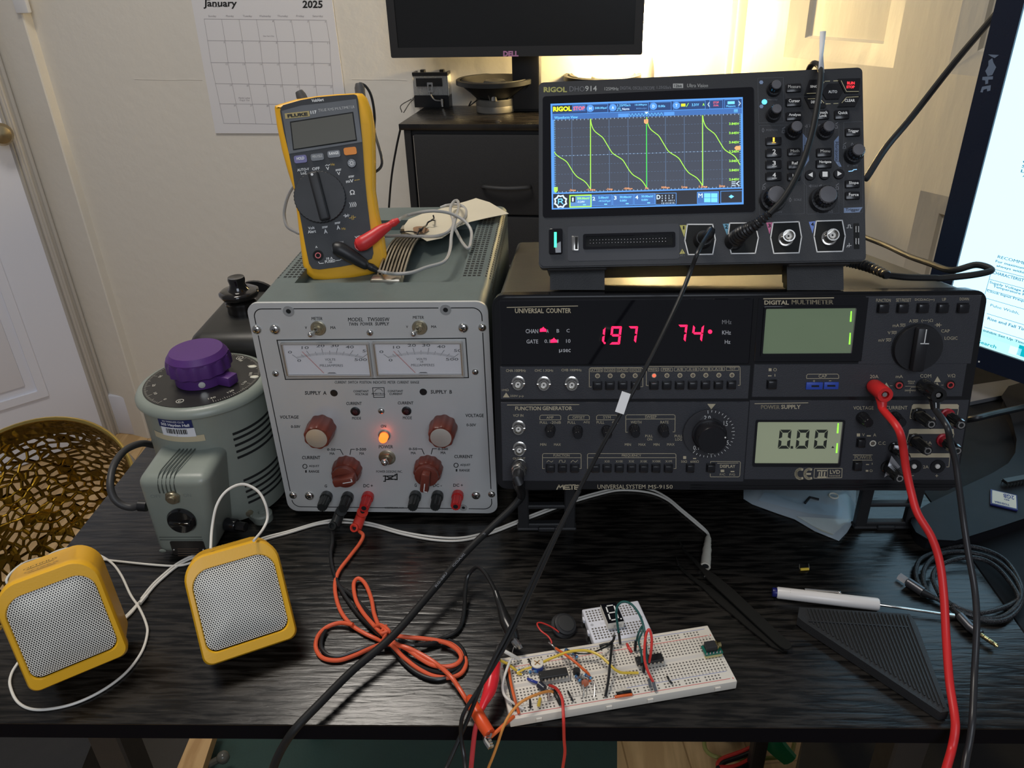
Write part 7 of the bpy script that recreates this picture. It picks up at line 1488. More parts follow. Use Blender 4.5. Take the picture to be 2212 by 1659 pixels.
rc=empty('alligator_lead',K(230,700,.02)); tag(rc,'red alligator clip with a red wire, gripping at the left corner of the large breadboard','test lead')
under(M().tube([K(262,650,.022),K(245,700,.022),K(225,770,.021),K(205,860,.019),K(165,950,.016),K(135,1020,.013)],rad(.0030,.0040,.0052,.0046,.0030,.0019),14).build('clip_boot',m_clipr),rc)
m=M(); m.tube([K(255,655,.022),K(262,600,.022),K(270,545,.021),K(278,510,.019)],rad(.0026,.0022,.0016,.0012),8); m.tube([K(270,650,.021),K(240,600,.019),K(265,540,.018)],rad(.0018,.0012,.001),6); under(m.build('clip_jaw',m_chrome),rc)
under(M().tube([K(135,1020,.013),K(118,1080,.012),K(100,1140,.009),K(88,1210,.002),K(75,1330,-.01),K(62,1470,-.025),K(50,1600,-.05)],.0017,10).build('wire',mat('red_pink_wire',(.62,.05,.06),.35)),rc)
# ================================================================ BREADBOARDS AND THEIR PARTS
m_bbp=mat('breadboard_plastic',(.74,.68,.58),.5,noise=.03); m_bbh=ink('breadboard_hole',(.13,.115,.10)); m_bbr=ink('breadboard_red',(.62,.07,.06)); m_bbb=ink('breadboard_blue',(.10,.16,.45)); m_bbt=ink('breadboard_print',(.25,.23,.21)); m_bbg=mat('groove_shade_plastic',(.62,.58,.52),.55)
BB=Dev('breadboard',(-.0083,-.0019,0),Rz(.204)); D=BB; BT=.0085; tag(D.root,'large cream breadboard crowded with chips, resistors and jumper wires at the desk front','breadboard')
L_,Wb=.165,.0545; o=rrect(0,0,L_,Wb,.0015,2)
m=M(); m.rbox(0,L_,0,Wb,.0008,BT,.0008,2)
for x in(.018,.068,.098,.148): m.rbox(x,x+.0045,-.0012,.001,.003,.0065,.0004,1)
for x in(.035,.083,.130): m.rbox(x,x+.005,Wb-.001,Wb+.0012,.003,.0065,.0004,1)
m.build('board',m_bbp,D.root)
def zq(m,x0,y0,x1,y1,z,mi=0): m.add([(x0,y0,z),(x1,y0,z),(x1,y1,z),(x0,y1,z)],[(0,1,2,3)],mi=mi)
m=M(); P2=.00254; xo=.0038; yc=Wb/2
rows=[yc-.00381-k*P2 for k in range(5)]+[yc+.00381+k*P2 for k in range(5)]
for i in range(63):
    for y in rows: zq(m,xo+i*P2-.00062,y-.00062,xo+i*P2+.00062,y+.00062,BT+.00005)
for g in range(10):
    for k in range(5):
        for y in(.0052,.00774,Wb-.0052,Wb-.00774): x=xo+.0030+g*.01524+k*P2; zq(m,x-.00062,y-.00062,x+.00062,y+.00062,BT+.00005)
m.build('contact_hole',m_bbh,D.root)
m=M(); zq(m,.0,yc-.0014,L_,yc+.0014,BT+.00004,0)
for y in(.0032,Wb-.0100): 
    zq(m,.004,y-.00022,.078,y+.00022,BT+.00006,1); zq(m,.086,y-.00022,L_-.004,y+.00022,BT+.00006,1)
for y in(.0100,Wb-.0032): zq(m,.004,y-.00018,.078,y+.00018,BT+.00006,2 if y>.02 else 3); zq(m,.086,y-.00018,L_-.004,y+.00018,BT+.00006,2)
m.build('rail_marking',[m_bbg,m_bbr,m_bbb,m_bbt],D.root)
m=M()
def ftx(m,t,x,y,h_,ang=0,w_=None,z=BT+.00007,mi=0):
    V,F=tmesh(t,.02); w_=w_ or h_*.62*len(t); c,s_=math.cos(ang),math.sin(ang); m.add([(x+(a-.5)*w_*c-(b-.5)*h_*s_,y+(a-.5)*w_*s_+(b-.5)*h_*c,z) for a,b in V],F,mi=mi)
for i in range(0,63,1):
    for y in(rows[4]-.0021,rows[9]+.0021): ftx(m,str(i+1),xo+i*P2,y,.0011,math.pi/2,.0009*len(str(i+1)))
for k,t in enumerate('fghijabcde'): y=rows[5+k] if k<5 else rows[9-k]; ftx(m,t,.0018,y,.0010,math.pi/2); ftx(m,t,L_-.0018,y,.0010,math.pi/2)
for x in(.002,L_-.002):
    for y in(.0032,Wb-.0100): ftx(m,'+',x,y,.0018,mi=1)
build_by(m,lambda c:c[1]>yc,'row_numbers',[m_bbt,m_bbr],D.root)
D.cr=cC
def b(u,v,h=0): q=D.atz(u,v,BT+h); return D.w(q)      # point on (or h above) the board, world
def tri(root,P,r,mm,name='wire',n=8,sub=6,smooth=True): return under(M().tube(P,r,n,sub=sub,smooth=smooth).build(name,mm),root)
def jumper(pts,mm,label,r=.00075,nm='jumper_wire',cat_='jumper wire',grp=None,bare=True):
    """pts: (u,v,height); bare tin ends dip into the holes"""
    P=[b(*p) for p in pts]; e=empty(nm,P[0]-np.array([0,0,pts[0][2] if len(pts[0])>2 else 0])); tag(e,label,cat_)
    if grp: e['group']=grp
    tri(e,P,r,mm,'insulation')
    if bare:
        for i,j in((0,1),(-1,-2)): a=P[i]; d=(P[i]-P[j]); d/=np.linalg.norm(d); tri(e,[a,a+d*.0008,b(pts[i][0],pts[i][1],0)+d*.0010-np.array([0,0,.0004])],.0003,m_tin,'bare_end',6,3)
    return e
mk=lambda n,c:mat(n+'_insulation',c,.38)
w_bk,w_rd,w_or,w_ye,w_wh,w_gn,w_bu=mk('black',(.012,.012,.012)),mk('red',(.62,.04,.03)),mk('orange',(.72,.13,.03)),mk('yellow',(.72,.50,.06)),mk('white',(.72,.69,.62)),mk('green',(.012,.085,.075)),mk('blue',(.03,.05,.28))
w_og=mk('pale_orange',(.74,.30,.07))
m_chip=mat('chip_plastic',(.013,.013,.013),.45)
def dip(P0,P1,n,label):
    P0=b(*P0);P1=b(*P1); c=(P0+P1)/2; l=float(np.linalg.norm(P1-P0)); e=empty('integrated_circuit'); e.matrix_world=Matrix.Translation(Vector(c)-Vector((0,0,.0)))@Matrix.Rotation(.204,4,'Z'); tag(e,label,'chip'); wd=.0064
    M().rbox(-l/2,l/2,-wd/2,wd/2,.0006,.0040,.0003,1).build('chip_body',m_chip,e); m=M(); m.lathe([(.0006,.0040),(.0006,.00405)],(-l/2+.0008,0,0),n=10); m.build('pin_one_mark',ink('notch_grey',(.05,.05,.05)),e)
    for i in range(n):
        x=-l/2+.0012+(l-.0024)*i/(n-1)
        for s in(-1,1): m=M(); m.box(x-.00065,x+.00065,s*wd/2,s*(wd/2+.0005),.0001,.0026); m.build('pin',m_tin,e)
    return e
dip((588,772,.0022),(805,734,.0022),8,'long black chip bridging the groove near the left end of the large breadboard'); dip((1335,660,.0022),(1536,622,.0022),7,'shorter black chip bridging the groove right of the middle of the large breadboard')
def resistor(u0,v0,u1,v1,h,label,leads):
    A=b(u0,v0,h);B=b(u1,v1,h); e=empty('resistor',(A+B)/2); tag(e,label,'resistor')['group']='blue resistors on the large breadboard'
    m=M(); m.tube([A,A*.85+B*.15,A*.7+B*.3,A*.3+B*.7,A*.15+B*.85,B],lambda t:.0009+.0004*(abs(t-.5)>.28 and abs(t-.5)<.46),10,smooth=False); under(m.build('resistor_body',mat('blue_resistor',(.10,.30,.50),.4)),e)
    m=M(); 
    for f,c_ in((.2,0),(.38,1),(.52,1),(.66,1),(.82,0)): p=A+(B-A)*f; d=(B-A)/np.linalg.norm(B-A)*.00022; m.tube([p-d,p+d],.00135 if f in(.2,.82) else .0010,10,smooth=False,mi=c_)
    under(m.build('colour_band',[ink('navy_band',(.02,.03,.12)),ink('brown_band',(.16,.05,.03))]),e)
    for P in leads: tri(e,[b(*p) for p in P],.0003,m_tin,'lead',6,4)
resistor(425,712,480,698,.0022,'blue banded resistor lying left of the round trimmer on the large breadboard',[[(425,712,.0022),(410,715,.0018),(400,716,0)],[(480,698,.0022),(492,696,.001),(495,697,0)]])
resistor(508,720,566,712,.0022,'blue banded resistor tucked under the round trimmer on the large breadboard',[[(508,720,.0022),(500,722,0)],[(566,712,.0022),(575,712,0)]])
resistor(795,542,798,590,.004,'upright blue banded resistor behind the orange jumper on the large breadboard',[[(798,590,.004),(822,650,.003),(832,790,.0)],[(795,542,.004),(800,538,.005),(830,560,.002)]])
resistor(848,572,882,608,.005,'blue banded resistor beside the long orange jumper at the back of the large breadboard',[[(848,572,.005),(840,565,.004),(835,560,0)],[(882,608,.005),(890,640,.004),(880,700,.0)]])
resistor(868,748,905,788,.004,'blue banded resistor leaning on the small black transistor',[[(905,788,.004),(925,800,.003),(930,910,0)],[(868,748,.004),(862,760,.002),(855,820,0)]])
resistor(940,738,990,770,.005,'blue banded resistor with long bent leads right of the small black transistor',[[(940,738,.005),(920,735,.005),(910,760,.003),(915,860,0)],[(990,770,.005),(1010,780,.004),(1016,840,.002),(1012,915,0)]])
# trimmer
c=b(573,690,0); e=empty('trimmer'); e.matrix_world=Matrix.Translation(Vector(c))@Matrix.Rotation(.4,4,'Z'); tag(e,'round blue trimmer with a cream cross-slotted top on the large breadboard','trimmer')
m=M(); m.lathe([(.0044,.0),(.0044,.0042),(.0042,.0046)],n=28); m.build('trimmer_body',mat('blue_trimmer',(.02,.07,.35),.35),e); m=M(); m.lathe([(.0045,.0046),(.0045,.0056),(.0040,.0058),(.0002,.0058)],n=28); tw=m.build('rotor',mat('cream_rotor',(.72,.66,.54),.45),e)
m=M(); 
for a in(0,math.pi/2): m.box(-.0028,.0028,-.00045,.00045,.0058,.00595,X=Matrix.Rotation(a+.5,4,'Z'))
m.build('cross_slot',ink('slot_brown',(.35,.20,.08)),tw)
# capacitors and transistor
A=b(585,815,.0028);B=b(628,850,.0028); e=empty('electrolytic_capacitor',A); tag(e,'small dark can capacitor lying beside the left chip on the large breadboard','capacitor')
under(M().tube([A,B],.0026,16,smooth=False).build('can',mat('dark_can_sleeve',(.03,.035,.05),.25)),e); d=(A-B)/np.linalg.norm(A-B); m=M(); m.cyl(tuple(A),tuple(d),.0022,.0003,16); under(m.build('can_end',mat('bright_aluminium')),e)
for du in(0,14): tri(e,[B,b(650+du,862,.003),b(655+du,940,0)],.0003,m_tin,'lead',6,3)
c=b(875,762,.0); e=empty('transistor'); e.matrix_world=Matrix.Translation(Vector(c))@Matrix.Rotation(-.3,4,'Z'); tag(e,'small black half-round transistor on bent legs, right of the left chip','transistor')
m=M(); R_=.0026; pts=[(R_*math.cos(a),R_*math.sin(a)) for a in [math.radians(-35+k*25) for k in range(11)]]; vs=[(x,y,z) for z in(.0035,.0080) for x,y in pts]; n=len(pts); m.add(vs,[tuple(range(n)),tuple(range(n,2*n))]+[(i,(i+1)%n,(i+1)%n+n,i+n) for i in range(n)]); m.build('transistor_body',m_chip,e)
for k in(-1,0,1): M().tube([(k*.0012,-.0004,.0036),(k*.0022,-.001,.002),(k*.0025,-.001,-.0002)],.0003,6,sub=3).build('lead',m_tin,e)
c=b(942,803,.003); e=empty('ceramic_capacitor',c); tag(e,'small flat brown capacitor right of the black transistor','capacitor'); X=Matrix.Translation((0,0,0))
m=M(); m.lathe([(.0008,-.0008),(.0026,-.0005),(.0026,.0005),(.0008,.0008)],(0,0,0),(0,-1,.5),18); o=m.build('capacitor_body',mat('brown_ceramic',(.45,.12,.05),.4)); o.parent=e
for du in(-12,14): tri(e,[b(940+du,815,.002),b(938+du,860,.001),b(936+du,925,0)],.0003,m_tin,'lead',6,3)
# jumpers
def sj(pts,mm,label,**k): return jumper(pts,mm,label,**k)
G_='short black jumpers on the large breadboard'
sj([(506,622,.001),(518,645,.0022),(530,668,.001)],w_bk,'short black jumper behind the round trimmer, back rail of the large breadboard',grp=G_)
sj([(517,932,.001),(518,965,.0022),(519,998,.001)],w_bk,'short black jumper below the left chip, left of the yellow stub',grp=G_)
sj([(811,872,.001),(830,908,.0022),(848,942,.001)],w_bk,'short black jumper in front of the right end of the left chip',grp=G_)
sj([(1574,754,.001),(1592,785,.0024),(1614,808,.001)],w_bk,'short bent black jumper near the right end of the large breadboard',grp=G_)
sj([(702,862,.0025),(728,915,.003),(755,972,.001)],w_bk,'thick black jumper leaning next to the red wire, front of the left chip',r=.0015)
sj([(1052,518,.001),(1095,506,.0025),(1130,500,.003),(1155,480,.006),(1165,455,.009),(1164,432,.010)],w_bk,'black jumper running to an upright pin at the back edge of the large breadboard',r=.0010)
sj([(1150,500,.002),(1140,590,.007),(1130,690,.008),(1118,800,.005),(1098,908,.001)],w_bk,'long black jumper crossing the large breadboard from back rail to front',r=.0010)
sj([(802,545,.002),(850,568,.006),(910,578,.007),(980,574,.007),(1060,545,.006),(1140,505,.003)],w_bk,'thin black wire arching along the back rail of the large breadboard',r=.0006)
sj([(1185,888,.001),(1235,878,.0026),(1292,868,.001)],w_bk,'black half of the flat pair of jumpers at the front rail of the large breadboard',r=.0012)
sj([(1170,912,.001),(1235,902,.0020),(1302,893,.001)],w_or,'orange half of the flat pair of jumpers at the front rail of the large breadboard',r=.0010)
sj([(1266,506,.0012),(1282,538,.003),(1300,566,.001)],w_rd,'short red jumper leaning at the middle of the back rail',r=.0011)
sj([(566,628,.001),(572,640,.002),(575,652,.001)],w_or,'tiny orange-red stub behind the round trimmer',r=.0010)
sj([(582,985,.001),(588,955,.0022),(595,925,.001)],w_ye,'short yellow stub below the left chip',r=.0012)
sj([(500,772,.001),(535,788,.0024),(574,803,.001)],w_bu,'short blue jumper left of the lying can capacitor',r=.0010)
sj([(712,535,.003),(780,580,.008),(850,630,.010),(930,700,.008),(970,740,.005),(980,795,.001)],w_or,'orange jumper crossing diagonally over the groove of the large breadboard',r=.0010)
sj([(600,652,.002),(650,628,.006),(710,602,.008),(800,568,.009),(900,553,.009),(980,560,.008),(1050,590,.008),(1110,640,.008),(1165,695,.007),(1220,724,.004),(1290,726,.002),(1352,726,.001)],w_ye,'long yellow jumper arching from the trimmer to the second chip',r=.0010)
sj([(286,630,.010),(340,655,.006),(385,688,.004),(416,712,.001)],w_ye,'yellow jumper at the left end of the large breadboard, held by the red clip',r=.0010)
sj([(275,535,.012),(350,575,.010),(430,620,.002)],w_wh,'short thick white jumper at the left back corner of the large breadboard',r=.0014)
sj([(322,670,.003),(345,770,.004),(375,890,.004),(404,1012,.001)],w_bk,'black wire lying across the left end of the large breadboard beside an orange one',r=.0014)
sj([(350,682,.003),(368,800,.005),(400,930,.005),(432,1040,.001)],w_or,'orange wire lying across the left end of the large breadboard beside a black one',r=.0011)
sj([(455,738,.001),(420,728,.002),(470,700,.003),(520,685,.003),(560,670,.001)],w_ye,'faint yellow wire behind the two left resistors',r=.0008)
# white wire from the black clip
e=empty('clip_wire',b(380,600)); tag(e,'white wire from the black alligator clip to the front left of the large breadboard','wire')
tri(e,[K(395,520,.016),K(382,560,.015),b(378,600,.006)],.0004,m_tin,'bare_end',6); tri(e,[b(376,605,.006),b(345,680,.008),b(315,770,.007),b(305,840,.005),b(325,905,.004),b(390,960,.004),b(465,1002,.001)],.0010,w_wh,'insulation')
# orange wire held by the orange clip, and the two wires that leave the board over the desk edge
e=empty('clip_wire',b(380,1070)); tag(e,'short orange-red wire from the orange clip to the front left corner of the large breadboard','wire'); tri(e,[K(210,1222,.008),K(270,1170,.011),K(330,1115,.013),b(392,1062,.002)],.0013,w_or,'insulation')
e=empty('breadboard_wire',b(700,875)); tag(e,'pale orange wire leaving the large breadboard to the left and over the desk edge','wire')
tri(e,[b(703,876,.002),b(660,868,.006),b(590,885,.010),b(500,922,.012),b(425,972,.012),K(352,1062,.018),K(305,1160,.012),K(268,1270,.0),K(232,1370,-.012),K(192,1470,-.03),K(150,1600,-.06)],.0010,w_og,'insulation')
e=empty('breadboard_wire',b(670,825)); tag(e,'red wire leaving the left chip of the large breadboard straight down over the desk edge','wire')
tri(e,[b(668,824,.002),b(700,835,.006),b(735,865,.009),b(765,930,.010),K(773,1020,.018),K(777,1120,.014),K(780,1240,.0),K(786,1340,-.012),K(768,1470,-.03),K(755,1600,-.06)],.0011,w_rd,'insulation')
# pieces with black connector housings
def dupont(root,A,B_): 
    A=np.array(A);B_=np.array(B_); under(M().tube([A,A*.8+B_*.2,B_],.00135,4,smooth=False).build('connector_housing',m_blk),root); d=(B_-A)/np.linalg.norm(B_-A); tri(root,[B_,B_+d*.003],.0003,m_tin,'pin',6,2,False)
e=empty('jumper_wire',b(1205,430)); tag(e,'green jumper arching from the small breadboard display to the second chip','jumper wire')
tri(e,[b(1200,415,.010),b(1188,330,.018),b(1182,260,.024),b(1195,205,.028),b(1235,178,.030),b(1295,195,.030),b(1350,260,.028),b(1388,350,.024),b(1405,450,.020),b(1412,560,.014),b(1420,650,.008)],.0009,w_gn,'insulation'); dupont(e,b(1202,415,.010),b(1212,500,.001)); dupont(e,b(1398,650,.008),b(1392,722,.001))
e=empty('jumper_wire',b(1330,500)); tag(e,'green jumper making a narrow loop behind the second chip of the large breadboard','jumper wire')
tri(e,[b(1338,480,.008),b(1352,425,.014),b(1378,372,.018),b(1382,410,.018),b(1355,480,.014),b(1372,560,.010),b(1382,650,.006)],.0008,w_gn,'insulation'); dupont(e,b(1332,480,.008),b(1326,556,.001))
e=empty('jumper_wire',b(1440,800)); tag(e,'red jumper looping high over the second chip of the large breadboard','jumper wire')
tri(e,[b(1435,645,.006),b(1450,560,.014),b(1455,460,.020),b(1436,392,.024),b(1412,430,.022),b(1400,530,.018),b(1400,620,.014),b(1420,700,.010),b(1450,765,.007),b(1466,795,.005)],.0010,w_rd,'insulation'); dupont(e,b(1432,768,.006),b(1445,840,.002)); dupont(e,b(1468,795,.005),b(1486,866,.001))
# headphone socket board
P=[b(1812,520,.002),b(2015,575,.002)]; ang=.204-.0; e=empty('socket_board'); c=b(1925,590,0); e.matrix_world=Matrix.Translation(Vector(c))@Matrix.Rotation(.204,4,'Z'); tag(e,'green socket board with a black headphone jack at the right end of the large breadboard','circuit board')
M().box(-.0068,.0068,-.0022,.0068,.0026,.0040).build('circuit_board',mat('green_solder_mask',(.01,.14,.10),.35),e)
m=M(); m.rbox(-.0052,.0030,-.0004,.0062,.0040,.0088,.0004,1); m.build('jack_body',m_blkm,e); m=M(); m.rbox(.0030,.0044,.0002,.0058,.0042,.0086,.0003,1); m.lathe([(.0024,0),(.0024,.0022),(.0015,.0022),(.0014,.0005)],(.0044,.003,.0064),(1,0,0),20,cap=False); m.build('jack_ring',mat('gold_plate',(.62,.50,.24),.25,1),e)
for k in range(5): m=M(); m.box(-.0057+k*.0026,-.0051+k*.0026,-.0016,-.0010,-.0006,.0052); m.lathe([(.0009,.0040),(.0003,.0050)],(-.0054+k*.0026,-.0013,0),n=8); m.build('header_pin',m_tin,e)
M().box(-.0066,.0062,-.0024,-.0002,.0003,.0026).build('header_strip',mat('yellow_header',(.55,.48,.22),.5),e)
# ---- small breadboard with its digit
q=Z(*cC(985,500),.0085); q0=Z(*cC(915,235),.0085); q1=Z(*cC(1350,165),.0085); ang=math.atan2((q1-q0)[1],(q1-q0)[0]); w2=float(np.linalg.norm((q1-q0)[:2])); hb=.036
org=q0[:2]-hb*np.array([-math.sin(ang),math.cos(ang)]); SB=Dev('small_breadboard',(org[0],org[1],0),Rz(ang)); D=SB; D.cr=cC; tag(D.root,'small white breadboard behind the large one, carrying a single digit display','breadboard')
m=M(); m.rbox(0,w2,0,hb,.0005,.0085,.0012,3); m.rbox(-.0012,.001,.012,.016,.003,.0065,.0004,1); m.rbox(-.0012,.001,.026,.030,.003,.0065,.0004,1); m.build('board',mat('bluish_white_plastic',(.68,.68,.72),.45,noise=.03),D.root)
m=M(); n17=int((w2-.004)/P2)
for i in range(n17):
    for j in range(5):
        for s in(-1,1): x=.0028+i*P2; y=hb/2+s*(.0041+j*P2); zq(m,x-.00075,y-.00075,x+.00075,y+.00075,.00855)
m.build('contact_hole',m_bbh,D.root)
m=M()
for x in(.0035,w2-.0035): m.lathe([(.0013,.00853),(.0013,.00856)],(x,hb/2,0),n=14)
zq(m,.010,hb/2-.0012,w2-.006,hb/2+.0012,.00853,mi=1); m.build('mounting_hole',[ink('hole_grey',(.42,.42,.44)),ink('channel_shade_plastic',(.60,.60,.64))],D.root)
zt=.0155; a=D.atz(1065,198,zt);c=D.atz(1190,180,zt);d=D.atz(1235,332,zt);f=D.atz(1112,348,zt); x0=(a[0]+f[0])/2;x1=(c[0]+d[0])/2;y0=(d[1]+f[1])/2;y1=(a[1]+c[1])/2
e=empty('digit_display'); e.matrix_world=D.root.matrix_world.copy(); tag(e,'single digit display with black face and white segments, plugged in the small breadboard','display')
M().rbox(x0,x1,y0,y1,.0093,zt,.0003,1).build('display_housing',mat('cream_display_housing',(.68,.64,.56),.5),e); m=M(); zq(m,x0+.0001,y0+.0001,x1-.0001,y1-.0001,zt+.0002); fc=m.build('display_face',m_gloss,e)
m=M(); w_=(x1-x0); h_=(y1-y0); g=lambda fx,fy:(x0+w_*fx+.08*w_*(fy-.5),y0+h_*fy)
def sg(A,B_,t=.0011):
    A=g(*A);B_=g(*B_); dx,dy=B_[0]-A[0],B_[1]-A[1]; L=math.hypot(dx,dy); nx,ny=-dy/L*t/2,dx/L*t/2; ex,ey=dx/L*t*.4,dy/L*t*.4
    m.add([(A[0]+nx+ex,A[1]+ny+ey,zt+.0004),(A[0]-nx+ex,A[1]-ny+ey,zt+.0004),(B_[0]-nx-ex,B_[1]-ny-ey,zt+.0004),(B_[0]+nx-ex,B_[1]+ny-ey,zt+.0004)],[(0,1,2,3)])
for A,B_ in(((.27,.86),(.73,.86)),((.27,.50),(.73,.50)),((.27,.14),(.73,.14)),((.25,.84),(.25,.52)),((.25,.48),(.25,.16)),((.75,.84),(.75,.52)),((.75,.48),(.75,.16))): sg(A,B_)
p=g(.90,.13); m.lathe([(.0007,zt+.0004),(.0007,zt+.00045)],(p[0],p[1],0),n=12); m.build('display_segment',m_wink,fc)
m=M(); V,F=tmesh('S1A3SIS',.02); m.add([(x1-(x1-x0)*(.15+.5*a),y0-.0001,.0105+.0028*(1-b_)) for a,b_ in V],F); m.build('side_print',m_bbt,e)
# buzzer
c=Z(*cC(785,350),.006); e=empty('buzzer'); e.matrix_world=Matrix.Translation((c[0],c[1],.0052))@Matrix.Rotation(.35,4,'Y')@Matrix.Rotation(.30,4,'X'); tag(e,'round black buzzer with a thin red wire, left of the small breadboard','buzzer')
M().lathe([(.0085,-.0042),(.0105,-.0035),(.0105,-.0018),(.0088,0),(.0088,.0020),(.0078,.0026),(.0002,.0026)],n=36).build('buzzer_case',m_blkm,e); M().lathe([(.0066,.0026),(.0066,.0032),(.0058,.0034),(.0002,.0034)],n=32).build('buzzer_cap',mat('dark_rubber',(.035,.034,.032),.5),e)
tri(e,[Z(*cC(740,412),.005),Z(*cC(695,380),.008),Z(*cC(640,352),.012),Z(*cC(592,338),.015),Z(*cC(572,352),.016),Z(*cC(600,400),.016),Z(*cC(652,440),.015),Z(*cC(678,475),.014),Z(*cC(684,500),.013)],.0006,w_rd,'wire'); tri(e,[Z(*cC(660,490),.013),Z(*cC(690,515),.012),b(712,538,.004)],.0006,m_tin,'bare_end')

# ================================================================ LOOSE THINGS ON THE DESK
cW=crop(1400,1040,1900,2183); cX=crop(1600,1050,2212,1667)
tz=empty('tweezers',Z(*cW(900,1150))); tag(tz,'black bent-tip tweezers lying open on the desk','tweezers'); m_tw=mat('black_coated_steel',(.020,.019,.017),.42,.5,noise=.05)
def blade(pts,name,mm=m_tw,th=.0012):   # (u,v,halfwidth,z)
    C=[cW(p[0],p[1]) for p in pts]; vs=[]; n=len(pts)
    for i,(p,c) in enumerate(zip(pts,C)):
        w0=Z(*c,p[3]); a=C[max(i-1,0)]; d=C[min(i+1,n-1)]; A=Z(*a,p[3]);B_=Z(*d,p[3]); t=B_-A; t[2]=0; t/=np.linalg.norm(t); nn=np.array([-t[1],t[0],0])
        for s,dz in((1,0),(-1,0),(-1,-th),(1,-th)): vs.append(tuple(w0+nn*s*p[2]+np.array([0,0,dz])))
    fs=[(4*i+k,4*i+(k+1)%4,4*i+4+(k+1)%4,4*i+4+k) for i in range(n-1) for k in range(4)]+[(0,1,2,3),(4*n-4,4*n-3,4*n-2,4*n-1)]
    return under(M().add(vs,fs).build(name,mm),tz)
blade([(322,612,.0006,.010),(345,655,.0011,.010),(430,735,.0015,.011),(520,830,.0022,.011),(600,900,.0045,.010),(760,1040,.0052,.008),(940,1210,.0050,.007),(1120,1380,.0048,.0055),(1240,1490,.0048,.005),(1295,1538,.0046,.005),(1325,1565,.0032,.005),(1335,1573,.0012,.005)],'arm')
blade([(292,785,.0006,.0035),(320,825,.0011,.0035),(430,915,.0015,.0035),(540,990,.0024,.003),(640,1070,.0042,.0028),(800,1200,.0046,.0025),(1000,1370,.0046,.002),(1200,1530,.0044,.002),(1290,1572,.0034,.002)],'arm')
blade([(290,535,.00015,.010),(322,612,.0006,.010)],'tip',m_tin); blade([(263,706,.00015,.0035),(292,785,.0009,.0035)],'tip',m_tin)
m=M(); p=Z(*cW(533,898),.0105); m.lathe([(.0006,0),(.0004,.001)],tuple(p),n=10); under(m.build('alignment_pin',m_tin),tz)
# pocket screwdriver
sz=.0052; A=Z(1678,1280,sz);B_=Z(1898,1306,sz); d=(B_-A)/np.linalg.norm(B_-A); sd_=empty('pocket_screwdriver',A); tag(sd_,'white pocket screwdriver with a blue end cap and steel clip','screwdriver')
rA,rB=.0047,.0051; LL=float(np.linalg.norm(B_-A)); m=M(); m.lathe([(rA*.9,0),(rA,.0008),(rB,LL-.001),(rB*.9,LL)],tuple(A),tuple(d),36); under(m.build('handle',mat('ivory_handle',(.74,.70,.66),.3)),sd_)
m=M(); m.lathe([(.0035,-.0035),(.0038,-.003),(.0038,.0005)],tuple(A),tuple(d),24); under(m.build('end_cap',mat('dark_blue_cap',(.01,.012,.12),.35)),sd_)
P=[A+d*LL*f for f in(.28,.62,.64)]; up=np.array([0,.45,.9])*rB; m=M(); m.tube([P[0]+up*.9,P[0]+up*1.08,P[1]+up*1.25,P[2]+up*1.0],.0008,6,smooth=False,flat=1); m.sph(tuple(P[1]+up*1.15),.0014,8); under(m.build('pocket_clip',m_chrome),sd_)
E_=Z(2062,1330,.0042); m=M(); m.tube([B_,E_],.0011,10,smooth=False); m.tube([E_-(E_-B_)*.12,E_],.0015,8,smooth=False,flat=.4); under(m.build('shaft',mat('bright_steel',(.78,.75,.68),.15,1)),sd_)
m=M(); V,F=tmesh('I',.02); nrm=np.array([-.1,-.35,.93]); o_=A+d*.010+nrm*rA; m.add([tuple(o_+d*.0002*a+np.cross(nrm,d)*.0022*(b_-.5)) for a,b_ in V],F); under(m.build('worn_print',m_ink),sd_)
# staple of yellow wire
e=empty('loose_jumper',Z(1738,1232)); tag(e,'tiny loose yellow wire bridge lying on the bare desk','jumper wire'); tri(e,[Z(1729,1230,.0012),Z(1747,1229,.0012)],.0012,w_ye,'insulation',8,2,False); tri(e,[Z(1729,1230,.0012),Z(1727,1229,.002),Z(1727,1219,.006)],.0003,m_tin,'leg',6,2,False); tri(e,[Z(1747,1229,.0012),Z(1748,1228,.002),Z(1747,1218,.006)],.0003,m_tin,'leg',6,2,False)
# ribbed black plate
rp=empty('ribbed_plate',Z(*cX(850,1000))); tag(rp,'black triangular ribbed plastic plate below the white screwdriver','plastic part'); m_rib=mat('black_printed_plastic',(.020,.020,.021),.5,bump=.3,bs=1400)
zp_=.0085; OUT=[(345,712),(995,752),(1022,790),(1045,838),(1226,1325),(1175,1332),(372,800),(335,770)]; P=[Z(*cX(u,v),zp_) for u,v in OUT]; n=len(P)
m=M(); m.add([tuple(p) for p in P]+[(p[0],p[1],.0008) for p in P],[tuple(range(n)),tuple(range(2*n-1,n-1,-1))]+[(i,(i+1)%n,(i+1)%n+n,i+n) for i in range(n)]); under(m.build('plate',m_rib),rp)
m=M(); T0=np.array((395,722)); T1=np.array((985,760)); H0=np.array((430,812)); H1=np.array((1195,1305)); NR=27
for k in range(NR):
    f=(k+.5)/NR; a=T0+(T1-T0)*f; bb=H0+(H1-H0)*f**1.0; 
    if k%9==8: continue
    du=6.0; A=Z(*cX(*a),zp_+.0001); B_=Z(*cX(*bb),zp_+.0001); A2=Z(*cX(a[0]+du,a[1]),zp_+.0001); B2=Z(*cX(bb[0]+du,bb[1]+2),zp_+.0001); m.add([tuple(A),tuple(A2),tuple(B2),tuple(B_)],[(0,1,2,3)])
under(m.build('groove',m_slot),rp)
m=M()
for k in range(28):
    f=k/27; a=T0+(T1-T0)*f; bb=H0+(H1-H0)*f; A=Z(*cX(*a),zp_+.0008); B_=Z(*cX(*bb),zp_+.0003); m.tube([A,B_],.0007,4,smooth=False)
